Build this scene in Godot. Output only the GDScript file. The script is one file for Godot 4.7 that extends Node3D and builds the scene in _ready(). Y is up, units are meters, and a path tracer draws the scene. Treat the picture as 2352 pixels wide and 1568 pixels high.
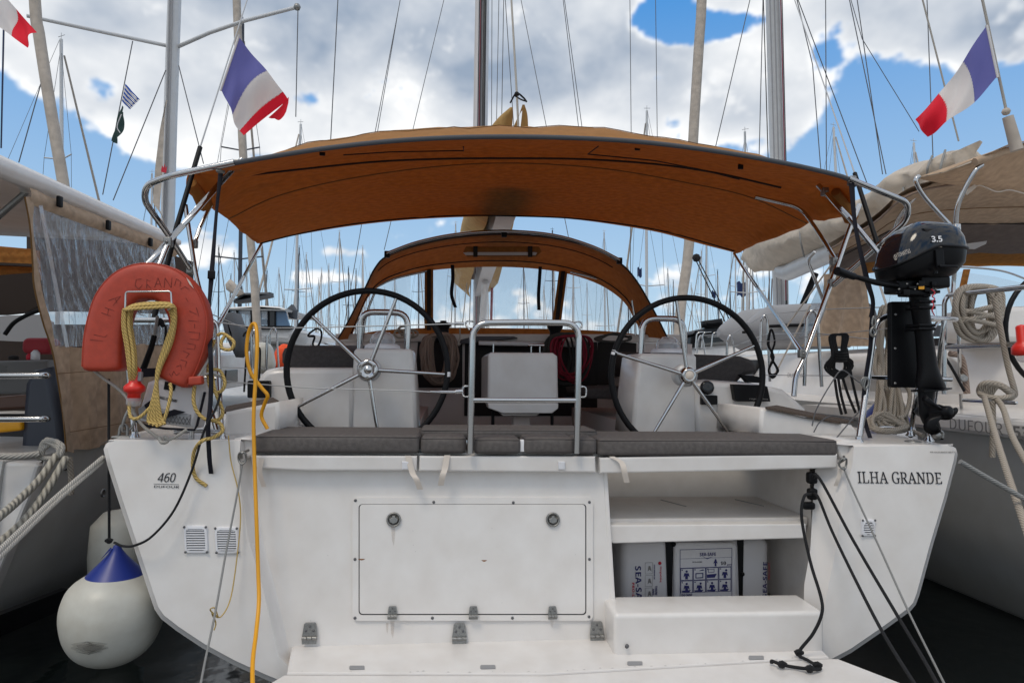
extends Node3D
# A white sailing yacht seen from the quay, stern to, between two neighbours in a full marina.
# Lengths are metres. Pixel readings of the photograph (2352 x 1568) are turned into points on real planes of the boats.

const FOCAL := 1561.6
var cam_pos := Vector3(0, 1.7, 0)
var cam_basis := Basis(Vector3.RIGHT, deg_to_rad(2.6))
var F := Transform3D()      # the frame that points are given in
var BOAT := Transform3D()   # the main yacht: x starboard, y up from the gunwale, z aft from the transom
var DOCK := Transform3D()   # the same without the yacht's small heel; the neighbours lie in it
var M := {}
var rng := RandomNumberGenerator.new()
var names := {}
var cloth := FastNoiseLite.new()


# ---------------------------------------------------------------- points
func ray(u: float, v: float) -> Vector3:
	return cam_basis * Vector3((u - 1176.0) / FOCAL, (784.0 - v) / FOCAL, -1)

func hit(u: float, v: float, n: Vector3, d: float) -> Vector3:
	var inv := F.affine_inverse()
	var o := inv * cam_pos
	var r := inv.basis * ray(u, v)
	return o + r * ((d - n.dot(o)) / n.dot(r))

func ax(u: float, v: float, x: float) -> Vector3: return hit(u, v, Vector3(1, 0, 0), x)
func ay(u: float, v: float, y: float) -> Vector3: return hit(u, v, Vector3(0, 1, 0), y)
func az(u: float, v: float, z: float) -> Vector3: return hit(u, v, Vector3(0, 0, 1), z)
func wing(u: float, v: float, d := 0.0) -> Vector3: return hit(u, v, Vector3(0, 0.14, 1), d)
func far(u: float, v: float, depth: float) -> Vector3:
	return F.affine_inverse() * (cam_pos + ray(u, v) * (depth / -ray(u, v).z))

func azs(list: Array, z: float) -> PackedVector3Array:      # [u, v, u, v, ...] on the plane z
	var out := PackedVector3Array()
	for i in range(0, list.size(), 2): out.append(az(list[i], list[i + 1], z))
	return out

func azz(list: Array) -> PackedVector3Array:                # [u, v, z, ...]
	var out := PackedVector3Array()
	for i in range(0, list.size(), 3): out.append(az(list[i], list[i + 1], list[i + 2]))
	return out

func axs(list: Array, x: float) -> PackedVector3Array:
	var out := PackedVector3Array()
	for i in range(0, list.size(), 2): out.append(ax(list[i], list[i + 1], x))
	return out

func wings(list: Array, d := 0.0) -> PackedVector3Array:
	var out := PackedVector3Array()
	for i in range(0, list.size(), 2): out.append(wing(list[i], list[i + 1], d))
	return out

func fars(list: Array, depth: float) -> PackedVector3Array:
	var out := PackedVector3Array()
	for i in range(0, list.size(), 2): out.append(far(list[i], list[i + 1], depth))
	return out

func vecs(list: Array) -> PackedVector3Array:
	var out := PackedVector3Array()
	for i in range(0, list.size(), 3): out.append(Vector3(list[i], list[i + 1], list[i + 2]))
	return out

func moved(p: PackedVector3Array, by: Vector3) -> PackedVector3Array:
	var out := PackedVector3Array()
	for q in p: out.append(q + by)
	return out

func curve(p: PackedVector3Array, n := 6, closed := false) -> PackedVector3Array:   # a smooth line through points
	var out := PackedVector3Array()
	var c := p.size()
	var last := c if closed else c - 1
	for i in last:
		var a := p[(i - 1 + c) % c] if closed or i > 0 else p[0] * 2.0 - p[1]
		var b := p[i]
		var d := p[(i + 1) % c]
		var e := p[(i + 2) % c] if closed or i < c - 2 else p[c - 1] * 2.0 - p[c - 2]
		for k in n:
			out.append(b.cubic_interpolate(d, a, e, float(k) / n))
	if not closed: out.append(p[c - 1])
	return out

func bend(p: PackedVector3Array, r: float, n := 6) -> PackedVector3Array:           # straight runs with rounded corners
	var out := PackedVector3Array([p[0]])
	for i in range(1, p.size() - 1):
		var a := p[i - 1] - p[i]
		var b := p[i + 1] - p[i]
		var q := minf(r, minf(a.length(), b.length()) * 0.48)
		var s := p[i] + a.normalized() * q
		var e := p[i] + b.normalized() * q
		for k in n + 1:
			var t := float(k) / n
			out.append(s.lerp(p[i], t).lerp(p[i].lerp(e, t), t))
	out.append(p[p.size() - 1])
	return out

func rrect(u0: float, v0: float, u1: float, v1: float, r: float, n := 4) -> Array:  # a rounded rectangle, [u, v, ...]
	var out := []
	for c in [[u1 - r, v0 + r, -90.0], [u1 - r, v1 - r, 0.0], [u0 + r, v1 - r, 90.0], [u0 + r, v0 + r, 180.0]]:
		for k in n + 1:
			var a := deg_to_rad(c[2] + 90.0 * k / n)
			out += [c[0] + r * cos(a), c[1] + r * sin(a)]
	return out


# ---------------------------------------------------------------- shapes
class G:
	var st := SurfaceTool.new()
	var group := 0
	func _init() -> void:
		st.begin(Mesh.PRIMITIVE_TRIANGLES)
	func soft() -> void:
		group += 1
		st.set_smooth_group(group)
	func hard() -> void:
		st.set_smooth_group(-1)
	func v(p: Vector3, uv := Vector2.ZERO) -> void:
		st.set_uv(uv)
		st.add_vertex(p)
	func tri(a: Vector3, b: Vector3, c: Vector3) -> void:
		v(a); v(c); v(b)
	func quad(a: Vector3, b: Vector3, c: Vector3, d: Vector3) -> void:   # counter-clockwise from outside
		v(a, Vector2(0, 1)); v(c, Vector2(1, 0)); v(b, Vector2(1, 1))
		v(a, Vector2(0, 1)); v(d, Vector2(0, 0)); v(c, Vector2(1, 0))
	func grid(rows: Array, closed := false, smooth := true, uvs := Vector2.ONE) -> void:
		if smooth: soft()
		else: hard()
		var n: int = rows[0].size()
		var cols := n if closed else n - 1
		for i in rows.size() - 1:
			for j in cols:
				var k := (j + 1) % n
				var u0 := float(j) / cols * uvs.x
				var u1 := float(j + 1) / cols * uvs.x
				var w0 := float(i) / (rows.size() - 1) * uvs.y
				var w1 := float(i + 1) / (rows.size() - 1) * uvs.y
				var a: Vector3 = rows[i][j]
				var b: Vector3 = rows[i][k]
				var c: Vector3 = rows[i + 1][k]
				var d: Vector3 = rows[i + 1][j]
				v(a, Vector2(u0, w0)); v(b, Vector2(u1, w0)); v(c, Vector2(u1, w1))
				v(a, Vector2(u0, w0)); v(c, Vector2(u1, w1)); v(d, Vector2(u0, w1))
	func fan(p: PackedVector3Array, flip := false) -> void:              # a flat polygon
		hard()
		var n := Vector3.ZERO
		for i in p.size(): n += (p[i] - p[0]).cross(p[(i + 1) % p.size()] - p[0])
		n = n.normalized()
		var x := n.cross(Vector3.UP if absf(n.y) < 0.9 else Vector3.RIGHT).normalized()
		var y := n.cross(x)
		var flat := PackedVector2Array()
		for q in p: flat.append(Vector2(q.dot(x), q.dot(y)))
		var t := Geometry2D.triangulate_polygon(flat)
		for i in range(0, t.size(), 3):
			var a := p[t[i]]
			var b := p[t[i + 1]]
			var c := p[t[i + 2]]
			if ((b - a).cross(c - a).dot(n) > 0.0) == flip:
				var s := b
				b = c
				c = s
			tri(a, b, c)
	func tube(p: PackedVector3Array, r: float, n := 8, r2 := -1.0, caps := true, flat := 1.0, closed := false) -> void:
		soft()
		var last := p.size() - 1
		var t0 := (p[1] - p[0]).normalized()
		var up := t0.cross(Vector3.UP if absf(t0.y) < 0.9 else Vector3.RIGHT).normalized()
		var rings := []
		var along := [0.0]
		for i in p.size():
			var t := (p[mini(i + 1, last)] - p[maxi(i - 1, 0)])
			if closed: t = p[(i + 1) % p.size()] - p[(i - 1 + p.size()) % p.size()]
			t = t.normalized() if t.length() > 1e-7 else t0
			up = (up - t * up.dot(t))
			up = up.normalized() if up.length() > 1e-6 else t.cross(Vector3.FORWARD).normalized()
			var side := t.cross(up)
			var q := r if r2 < 0 else lerpf(r, r2, float(i) / last)
			var ring := PackedVector3Array()
			for k in n:
				var a := TAU * k / n
				ring.append(p[i] + up * cos(a) * q + side * sin(a) * q * flat)
			rings.append(ring)
			if i > 0: along.append(along[i - 1] + p[i].distance_to(p[i - 1]) / (TAU * r))
		if closed:
			rings.append(rings[0])
			along.append(along[last] + 1.0)
		for i in rings.size() - 1:
			for k in n:
				var m := (k + 1) % n
				var a: Vector3 = rings[i][k]
				var b: Vector3 = rings[i][m]
				var c: Vector3 = rings[i + 1][m]
				var d: Vector3 = rings[i + 1][k]
				var u0 := float(k) / n
				var u1 := float(k + 1) / n
				v(a, Vector2(u0, along[i])); v(c, Vector2(u1, along[i + 1])); v(b, Vector2(u1, along[i]))
				v(a, Vector2(u0, along[i])); v(d, Vector2(u0, along[i + 1])); v(c, Vector2(u1, along[i + 1]))
		if caps and not closed:
			hard()
			for k in range(1, n - 1):
				tri(rings[0][0], rings[0][k + 1], rings[0][k])
				tri(rings[last][0], rings[last][k], rings[last][k + 1])
	func inset(p: PackedVector3Array, b: float, n: Vector3) -> PackedVector3Array:
		var out := PackedVector3Array()
		var c := p.size()
		for i in c:
			var e0 := (p[i] - p[(i - 1 + c) % c]).normalized()
			var e1 := (p[(i + 1) % c] - p[i]).normalized()
			var m := (n.cross(e0) + n.cross(e1))
			m = m.normalized() if m.length() > 1e-5 else n.cross(e0)
			out.append(p[i] + m * b / maxf(0.5, m.dot(n.cross(e0))))
		return out
	func prism(p: PackedVector3Array, dir: Vector3, bevel := 0.0, smooth := false) -> void:   # a polygon with depth; its front edge eased
		var n := Vector3.ZERO
		for i in p.size(): n += (p[i] - p[0]).cross(p[(i + 1) % p.size()] - p[0])
		n = n.normalized()
		var q := p
		if n.dot(dir) > 0.0:
			q = p.duplicate()
			q.reverse()
			n = -n
		var back := PackedVector3Array()
		for s in q: back.append(s + dir)
		var rows := []
		var front := q
		if bevel > 0.0:
			front = inset(q, bevel, n)
			var mid := PackedVector3Array()
			var half := inset(q, bevel * 0.3, n)
			for s in half: mid.append(s + dir.normalized() * bevel * 0.3)
			var edge := PackedVector3Array()
			for s in q: edge.append(s + dir.normalized() * bevel)
			rows = [back, edge, mid, front]
		else:
			rows = [back, q]
		fan(front)
		fan(back, true)
		grid(rows, true, smooth)
	func ring_plate(outer: PackedVector3Array, inner: PackedVector3Array, up: Vector3, h: float) -> void:   # a raised frame
		var a := PackedVector3Array()
		var b := PackedVector3Array()
		for s in outer: a.append(s + up * h)
		for s in inner: b.append(s + up * h)
		grid([outer, a, b, inner], true, false)
	func rbox(c: Vector3, h: Vector3, r: float, basis := Basis(), n := 2, puff := 0.0) -> void:      # a box with round edges
		soft()
		r = minf(r, minf(h.x, minf(h.y, h.z)) * 0.98)
		var inner := h - Vector3.ONE * r
		var m := 2 * n + (3 if puff > 0.0 else 0)
		for face in 6:
			var axis := face / 2
			var sgn := 1.0 if face % 2 == 0 else -1.0
			var i1 := (axis + 1) % 3
			var i2 := (axis + 2) % 3
			var pts := []
			for i in m + 2:
				var row := PackedVector3Array()
				for j in m + 2:
					var p := Vector3.ZERO
					p[axis] = sgn * h[axis]
					p[i1] = _pos(i, n, m, h[i1], r)
					p[i2] = _pos(j, n, m, h[i2], r)
					var q := p.clamp(-inner, inner)
					var o := q + (p - q).normalized() * r
					if puff > 0.0:
						o[axis] += sgn * puff * (1.0 - pow(p[i1] / h[i1], 2)) * (1.0 - pow(p[i2] / h[i2], 2))
					row.append(c + basis * o)
				pts.append(row)
			for i in m + 1:
				for j in m + 1:
					var a: Vector3 = pts[i][j]
					var b: Vector3 = pts[i + 1][j]
					var d: Vector3 = pts[i + 1][j + 1]
					var e: Vector3 = pts[i][j + 1]
					if sgn > 0:
						tri(a, b, d); tri(a, d, e)
					else:
						tri(a, d, b); tri(a, e, d)
	func _pos(i: int, n: int, m: int, h: float, r: float) -> float:
		if i <= n: return -h + r * i / n
		if i >= m + 1 - n: return h - r * (m + 1 - i) / n
		return lerpf(-h + r, h - r, float(i - n) / (m + 1 - 2 * n))
	func lathe(profile: Array, c: Vector3, axis := Vector3.UP, n := 20) -> void:                     # [radius, height, ...]
		soft()
		var y := axis.normalized()
		var x := y.cross(Vector3.FORWARD if absf(y.z) < 0.9 else Vector3.RIGHT).normalized()
		var z := y.cross(x)
		var rows := []
		for i in range(0, profile.size(), 2):
			var row := PackedVector3Array()
			for k in n:
				var a := TAU * k / n
				row.append(c + y * profile[i + 1] + (x * cos(a) - z * sin(a)) * maxf(profile[i], 1e-5))
			rows.append(row)
		for i in rows.size() - 1:
			for k in n:
				var m := (k + 1) % n
				var u0 := float(k) / n
				var u1 := float(k + 1) / n
				var w0 := float(i) / (rows.size() - 1)
				var w1 := float(i + 1) / (rows.size() - 1)
				v(rows[i][k], Vector2(u0, w0)); v(rows[i + 1][k], Vector2(u0, w1)); v(rows[i + 1][m], Vector2(u1, w1))
				v(rows[i][k], Vector2(u0, w0)); v(rows[i + 1][m], Vector2(u1, w1)); v(rows[i][m], Vector2(u1, w0))
	func ball(c: Vector3, r: float, n := 12) -> void:
		var p := []
		for i in n / 2 + 1:
			var a := -PI / 2 + PI * i / (n / 2)
			p += [r * cos(a), r * sin(a)]
		lathe(p, c, Vector3.UP, n)
	func done() -> ArrayMesh:
		st.generate_normals()
		return st.commit()


# ---------------------------------------------------------------- nodes
func numbered(called: String) -> String:
	var n: int = names.get(called, -1) + 1
	names[called] = n
	return called if n == 0 else "%s_%03d" % [called, n]

func thing(called: String, label: String, category: String, base := Vector3.ZERO, group := "") -> Node3D:
	var o := Node3D.new()
	o.name = numbered(called)
	o.transform = F * Transform3D(Basis(), base)
	o.set_meta("label", label)
	o.set_meta("category", category)
	o.set_meta("base", base)
	if group: o.set_meta("group", group)
	add_child(o)
	return o

func part(to: Node3D, called: String, g: G, m: Material, label := "") -> MeshInstance3D:
	var o := MeshInstance3D.new()
	o.name = called
	o.mesh = g.done()
	o.material_override = m
	if to.has_meta("base"): o.position = -to.get_meta("base")
	if label: o.set_meta("label", label)
	to.add_child(o, true)
	return o

func one(called: String, label: String, category: String, g: G, m: Material, base := Vector3.ZERO, group := "") -> Node3D:   # a thing of one piece
	var o := MeshInstance3D.new()
	o.name = numbered(called)
	g.st.generate_normals()
	var mesh := g.st.commit()
	if base != Vector3.ZERO:
		var s := SurfaceTool.new()
		s.append_from(mesh, 0, Transform3D(Basis(), -base))
		mesh = s.commit()
	o.mesh = mesh
	o.material_override = m
	o.transform = F * Transform3D(Basis(), base)
	o.set_meta("label", label)
	o.set_meta("category", category)
	if group: o.set_meta("group", group)
	add_child(o)
	return o

func setting(called: String, g: G, m: Material) -> MeshInstance3D:
	var o := MeshInstance3D.new()
	o.name = called
	o.mesh = g.done()
	o.material_override = m
	o.transform = F
	o.set_meta("kind", "structure")
	add_child(o)
	return o

func lettering(to: Node3D, text: String, left: Vector3, right: Vector3, up: Vector3, height: float, m: Material, font := "Droid Serif", italic := 0.0, bold := false) -> void:
	# flat letters from left to right, stretched to that width
	var t := TextMesh.new()
	var f := SystemFont.new()
	f.font_names = PackedStringArray([font])
	if bold: f.font_weight = 700
	t.font = f
	t.text = text
	t.font_size = 64
	t.pixel_size = 0.01
	t.depth = 0.02
	t.curve_step = 2.0
	var o := MeshInstance3D.new()
	o.name = "lettering"
	o.mesh = t
	o.material_override = m
	var box := t.get_aabb()
	var x := (right - left)
	var y := up.normalized()
	var sx := x.length() / box.size.x
	var sy := height / box.size.y
	var xn := x.normalized()
	y = (y - xn * y.dot(xn)).normalized()
	var n := xn.cross(y)
	var base: Vector3 = -to.get_meta("base") if to.has_meta("base") else Vector3.ZERO
	o.transform = Transform3D(Basis(xn * sx, (y + xn * italic) * sy, n * 0.05), base + left - xn * box.position.x * sx - y * box.position.y * sy)
	to.add_child(o, true)

func dup(src: Node3D, called: String, label: String) -> Node3D:
	var o: Node3D = src.duplicate()
	o.name = numbered(called)
	o.set_meta("label", label)
	add_child(o)
	return o


# ---------------------------------------------------------------- materials
func noise_tex(freq: float, low: float, high: float, octaves := 5, seed_ := 1, size := 512, warm := 0.0) -> NoiseTexture2D:
	var n := FastNoiseLite.new()
	n.noise_type = FastNoiseLite.TYPE_SIMPLEX_SMOOTH
	n.frequency = freq
	n.fractal_octaves = octaves
	n.seed = seed_
	var t := NoiseTexture2D.new()
	t.width = size
	t.height = size
	t.seamless = true
	t.noise = n
	var r := Gradient.new()
	r.set_color(0, Color(low, low * (1.0 - warm * 0.5), low * (1.0 - warm)))
	r.set_color(1, Color(high, high, high))
	t.color_ramp = r
	return t

func noise_bump(freq: float, strength: float, seed_ := 3, octaves := 3) -> NoiseTexture2D:
	var n := FastNoiseLite.new()
	n.frequency = freq
	n.fractal_octaves = octaves
	n.seed = seed_
	var t := NoiseTexture2D.new()
	t.width = 512
	t.height = 512
	t.seamless = true
	t.as_normal_map = true
	t.bump_strength = strength
	t.noise = n
	return t

func picture(w: int, h: int, fn: Callable, normal := 0.0) -> ImageTexture:
	var im := Image.create(w, h, false, Image.FORMAT_RGB8)
	for y in h:
		for x in w:
			im.set_pixel(x, y, fn.call(float(x) / w, float(y) / h))
	if normal > 0.0: im.bump_map_to_normal_map(normal)
	return ImageTexture.create_from_image(im)

func mat(called: String, r: float, g: float, b: float, rough: float, metal := 0.0) -> StandardMaterial3D:   # linear base colour
	var m := StandardMaterial3D.new()
	m.albedo_color = Color(r, g, b).linear_to_srgb()
	m.roughness = rough
	m.metallic = metal
	m.cull_mode = BaseMaterial3D.CULL_DISABLED
	M[called] = m
	return m

func over(m: StandardMaterial3D, albedo: Texture2D, scale: float, normal: Texture2D = null, depth := 0.3) -> StandardMaterial3D:
	m.albedo_texture = albedo
	m.uv1_triplanar = true
	m.uv1_scale = Vector3.ONE * scale
	if normal:
		m.normal_enabled = true
		m.normal_texture = normal
		m.normal_scale = depth
	return m

func crumple(p: Vector3, amount: float) -> Vector3:     # cloth is never flat
	return p + Vector3(cloth.get_noise_3dv(p * 1.0 + Vector3(9, 0, 0)), cloth.get_noise_3dv(p), cloth.get_noise_3dv(p + Vector3(0, 5, 3))) * amount

func make_materials() -> void:
	var mottle := noise_tex(0.012, 0.95, 1.0, 5, 4, 512, 0.02)
	var dirt := noise_tex(0.02, 0.8, 1.0, 5, 9)
	var weave := picture(64, 64, func(x, y): return Color.from_hsv(0, 0, 0.5 + 0.25 * sin(x * TAU * 16) * (1 if int(y * 16) % 2 else -1) + 0.2 * sin(y * TAU * 16)), 2.0)
	var folds := noise_bump(0.008, 10.0, 5, 4)
	var strand := picture(32, 32, func(x, y): return Color.from_hsv(0, 0, 0.74 + 0.26 * absf(sin((x * 3.0 + y * 3.0) * PI))))
	var strand_n := picture(32, 32, func(x, y): return Color.from_hsv(0, 0, absf(sin((x * 3.0 + y * 3.0) * PI))), 3.0)
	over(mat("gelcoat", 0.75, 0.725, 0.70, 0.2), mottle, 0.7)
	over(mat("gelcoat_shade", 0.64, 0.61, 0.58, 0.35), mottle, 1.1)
	over(mat("grip", 0.68, 0.67, 0.64, 0.7), mottle, 3.0, noise_bump(0.2, 2.0, 8, 2), 0.3)
	over(mat("old_gelcoat", 0.64, 0.62, 0.59, 0.35), dirt, 0.5)
	over(mat("grey_hull", 0.52, 0.52, 0.5, 0.3), mottle, 0.6)
	mat("steel", 0.5, 0.5, 0.5, 0.14, 1.0)
	over(mat("dull_steel", 0.34, 0.335, 0.32, 0.42, 0.85), dirt, 8.0)
	over(mat("alloy", 0.6, 0.61, 0.62, 0.45, 0.2), mottle, 1.0)
	mat("dark_mast", 0.03, 0.035, 0.05, 0.4)
	mat("wire", 0.12, 0.12, 0.125, 0.5, 0.5)
	mat("pale_wire", 0.4, 0.4, 0.4, 0.5, 0.3)
	over(mat("canvas", 0.56, 0.26, 0.06, 0.92), noise_tex(0.03, 0.82, 1.0, 4, 12), 0.8, weave, 0.25)
	M.canvas.backlight = Color(0.98, 0.66, 0.2).linear_to_srgb()
	M.canvas.backlight_enabled = true
	over(mat("canvas_top", 0.6, 0.31, 0.11, 0.92), noise_tex(0.03, 0.9, 1.0, 4, 13), 0.8)
	M.canvas_top.backlight = Color(0.98, 0.93, 0.78).linear_to_srgb()
	M.canvas_top.backlight_enabled = true
	over(mat("canvas_hood", 0.42, 0.17, 0.035, 0.92), noise_tex(0.03, 0.8, 1.0, 4, 14), 0.8, weave, 0.25)
	M.canvas_hood.backlight = Color(0.3, 0.12, 0.03).linear_to_srgb()
	M.canvas_hood.backlight_enabled = true
	mat("seam", 0.015, 0.012, 0.01, 0.8)
	mat("thread", 0.16, 0.08, 0.02, 0.9)
	over(mat("beige", 0.58, 0.42, 0.29, 0.92), noise_tex(0.02, 0.8, 1.0, 5, 21), 1.0, folds, 0.35)
	M.beige.backlight = Color(0.12, 0.09, 0.06).linear_to_srgb()
	M.beige.backlight_enabled = true
	over(mat("sail_cover", 0.6, 0.52, 0.43, 0.92), noise_tex(0.02, 0.84, 1.0, 5, 22), 0.6, folds, 0.5)
	over(mat("yellow_cover", 0.52, 0.33, 0.12, 0.92), noise_tex(0.02, 0.8, 1.0, 5, 23), 0.9, folds, 0.5)
	over(mat("sailcloth", 0.55, 0.48, 0.41, 0.9), noise_tex(0.02, 0.82, 1.0, 5, 24), 0.5, folds, 0.5)
	over(mat("cushion", 0.125, 0.11, 0.103, 0.75), noise_tex(0.05, 0.8, 1.0, 4, 31), 1.2, noise_bump(0.12, 2.0, 6, 3), 0.25)
	over(mat("cushion_dark", 0.06, 0.052, 0.05, 0.8), noise_tex(0.05, 0.8, 1.0, 4, 32), 1.2)
	mat("black", 0.006, 0.006, 0.007, 0.5)
	M.black.metallic_specular = 0.3
	mat("black_gloss", 0.008, 0.009, 0.012, 0.12)
	over(mat("webbing", 0.01, 0.01, 0.011, 0.85), weave, 20.0)
	mat("rubber", 0.004, 0.004, 0.005, 0.4)
	M.rubber.metallic_specular = 0.3
	mat("interior", 0.012, 0.01, 0.01, 0.8)
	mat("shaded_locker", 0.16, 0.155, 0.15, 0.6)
	mat("bulkhead", 0.62, 0.55, 0.52, 0.5)
	over(mat("teak", 0.13, 0.09, 0.065, 0.75), noise_tex(0.05, 0.55, 1.0, 4, 41), 3.0)
	over(mat("buoy", 0.45, 0.048, 0.02, 0.5), noise_tex(0.02, 0.9, 1.0, 5, 51), 2.0, noise_bump(0.03, 3.0, 9, 4), 0.15)
	mat("marker_pen", 0.12, 0.014, 0.01, 0.8)
	mat("red_plastic", 0.7, 0.025, 0.015, 0.35)
	mat("red_dark", 0.32, 0.02, 0.03, 0.7)
	for r in [["rope_yellow", 0.66, 0.46, 0.15], ["rope_white", 0.5, 0.47, 0.42], ["rope_beige", 0.44, 0.38, 0.31], ["rope_tan", 0.34, 0.25, 0.2], ["rope_black", 0.01, 0.01, 0.012], ["rope_red", 0.3, 0.015, 0.04], ["rope_grey", 0.3, 0.3, 0.29], ["rope_dark", 0.06, 0.06, 0.055], ["rope_twist", 0.46, 0.43, 0.36]]:
		var m := mat(r[0], r[1], r[2], r[3], 0.9)
		m.albedo_texture = strand
		m.normal_enabled = true
		m.normal_texture = strand_n
		m.normal_scale = 0.7
		m.uv1_scale = Vector3(2, 1.6, 1)
	M.rope_yellow.uv1_scale = Vector3(1, 0.9, 1)
	M.rope_twist.uv1_scale = Vector3(1, 0.6, 1)
	mat("hose", 0.75, 0.34, 0.008, 0.4)
	over(mat("fender", 0.56, 0.55, 0.49, 0.42), noise_tex(0.012, 0.92, 1.0, 5, 61, 512, 0.03), 1.6, noise_bump(0.02, 2.0, 19, 4), 0.15)
	mat("fender_blue", 0.008, 0.024, 0.2, 0.38)
	mat("white_plastic", 0.7, 0.7, 0.72, 0.35)
	mat("ink", 0.012, 0.012, 0.018, 0.6)
	mat("faint_ink", 0.2, 0.19, 0.18, 0.6)
	mat("blue_ink", 0.02, 0.02, 0.12, 0.6)
	mat("mid_blue", 0.09, 0.17, 0.28, 0.25)
	mat("red_ink", 0.5, 0.01, 0.03, 0.6)
	mat("paper", 0.62, 0.60, 0.60, 0.6)
	mat("white_ink", 0.8, 0.8, 0.8, 0.6)
	mat("grey_pad", 0.26, 0.26, 0.265, 0.7)
	for c in [["stain", 0.3, 0.17, 0.07, 0.16], ["scuff", 0.1, 0.1, 0.1, 0.3], ["smear", 0.16, 0.15, 0.13, 0.22]]:
		var m := mat(c[0], c[1], c[2], c[3], 0.8)
		m.albedo_color.a = c[4]
		m.transparency = BaseMaterial3D.TRANSPARENCY_ALPHA
	mat("rust", 0.22, 0.08, 0.02, 0.9)
	mat("tape", 0.62, 0.55, 0.48, 0.8)
	mat("grey_boat", 0.3, 0.3, 0.31, 0.6)
	mat("grey_cloth", 0.08, 0.085, 0.095, 0.85)
	mat("orange_cloth", 0.85, 0.09, 0.02, 0.8)
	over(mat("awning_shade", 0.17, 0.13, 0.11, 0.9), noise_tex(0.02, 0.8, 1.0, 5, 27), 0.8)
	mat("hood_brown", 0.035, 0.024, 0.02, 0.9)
	mat("wood", 0.12, 0.06, 0.04, 0.5)
	mat("concrete", 0.34, 0.33, 0.31, 0.9)
	for f in [["flag_blue", 0.125, 0.125, 0.34], ["flag_white", 0.68, 0.63, 0.6], ["flag_red", 0.72, 0.015, 0.035], ["flag_green", 0.02, 0.045, 0.04], ["greek_blue", 0.02, 0.075, 0.33], ["navy", 0.015, 0.03, 0.09]]:
		var m := mat(f[0], f[1], f[2], f[3], 0.9)
		m.backlight_enabled = true
		m.backlight = Color(f[1] * 0.8, f[2] * 0.8, f[3] * 0.8).linear_to_srgb()
	# clear vinyl, pale highlights for its creases, window glass, lamp glass
	for c in [["vinyl", 0.92, 0.94, 0.96, 0.2, 0.05], ["vinyl_creased", 0.34, 0.35, 0.38, 0.42, 0.12], ["crease_glint", 0.75, 0.77, 0.82, 0.4, 0.1], ["pane", 0.25, 0.33, 0.42, 0.45, 0.04], ["lens", 0.7, 0.7, 0.72, 0.35, 0.05]]:
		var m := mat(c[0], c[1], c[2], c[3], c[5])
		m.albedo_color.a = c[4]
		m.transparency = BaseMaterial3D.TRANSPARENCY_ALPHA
	M.vinyl.normal_enabled = true
	M.vinyl.normal_texture = noise_bump(0.01, 4.0, 71, 4)
	M.vinyl.uv1_triplanar = true
	M.vinyl.uv1_scale = Vector3(1.2, 0.25, 1.2)
	M.vinyl.normal_scale = 0.4
	M.vinyl_creased.normal_enabled = true
	M.vinyl_creased.normal_texture = noise_bump(0.012, 14.0, 72, 4)
	M.vinyl_creased.uv1_triplanar = true
	M.vinyl_creased.uv1_scale = Vector3(2.2, 0.5, 2.2)
	M.vinyl_creased.normal_scale = 1.0
	var w := mat("water", 0.004, 0.006, 0.006, 0.08)
	w.normal_enabled = true
	w.normal_texture = noise_bump(0.02, 1.5, 77, 4)
	w.normal_scale = 0.25
	w.uv1_triplanar = true
	w.uv1_world_triplanar = true
	w.uv1_scale = Vector3.ONE * 0.2


# ---------------------------------------------------------------- sky
func sky_panorama() -> ImageTexture:
	# cumulus as a density over azimuth and height, lit from above: bright rims, grey bellies, blue gaps, a pale horizon
	var w := 2048
	var h := 1024
	var im := Image.create(w, h, false, Image.FORMAT_RGBF)
	var n1 := FastNoiseLite.new()
	n1.seed = 11
	n1.noise_type = FastNoiseLite.TYPE_SIMPLEX_SMOOTH
	n1.frequency = 4.6
	n1.fractal_octaves = 6
	n1.fractal_gain = 0.56
	var n2 := FastNoiseLite.new()
	n2.seed = 5
	n2.frequency = 1.6
	n2.fractal_octaves = 3
	# cloud masses and gaps: where (degrees right of the bow axis, degrees up), half sizes, weight
	var blobs := []
	for b in CLOUDS:
		var d := ray(b[0], b[1]).normalized()
		blobs.append([rad_to_deg(atan2(d.x, -d.z)), rad_to_deg(asin(d.y)), b[2] / 27.0, b[3] / 27.0, b[4], b[5]])
	var zen := Vector3(0.07, 0.30, 0.72)
	var low := Vector3(0.62, 0.80, 0.89)
	var y := 0
	while y < h:
		var el := (0.5 - (y + 0.5) / h) * 180.0
		var x := 0
		var fine_row := el > -4.0 and el < 40.0
		var step := 1 if fine_row else 4
		while x < w:
			var az_ := ((x + 0.5) / w) * 360.0
			if az_ > 180.0: az_ -= 360.0
			var fine := fine_row and absf(az_) < 52.0
			var sx := 1 if fine else 4
			var c := _sky_at(az_, el, n1, n2, blobs, zen, low)
			var col := Color(c.x, c.y, c.z)
			if fine:
				im.set_pixel(x, y, col)
			elif not fine_row or y % 4 == 0:
				im.fill_rect(Rect2i(x, y, 4, 4), col)
			x += sx
		y += step
	return ImageTexture.create_from_image(im)

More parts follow.
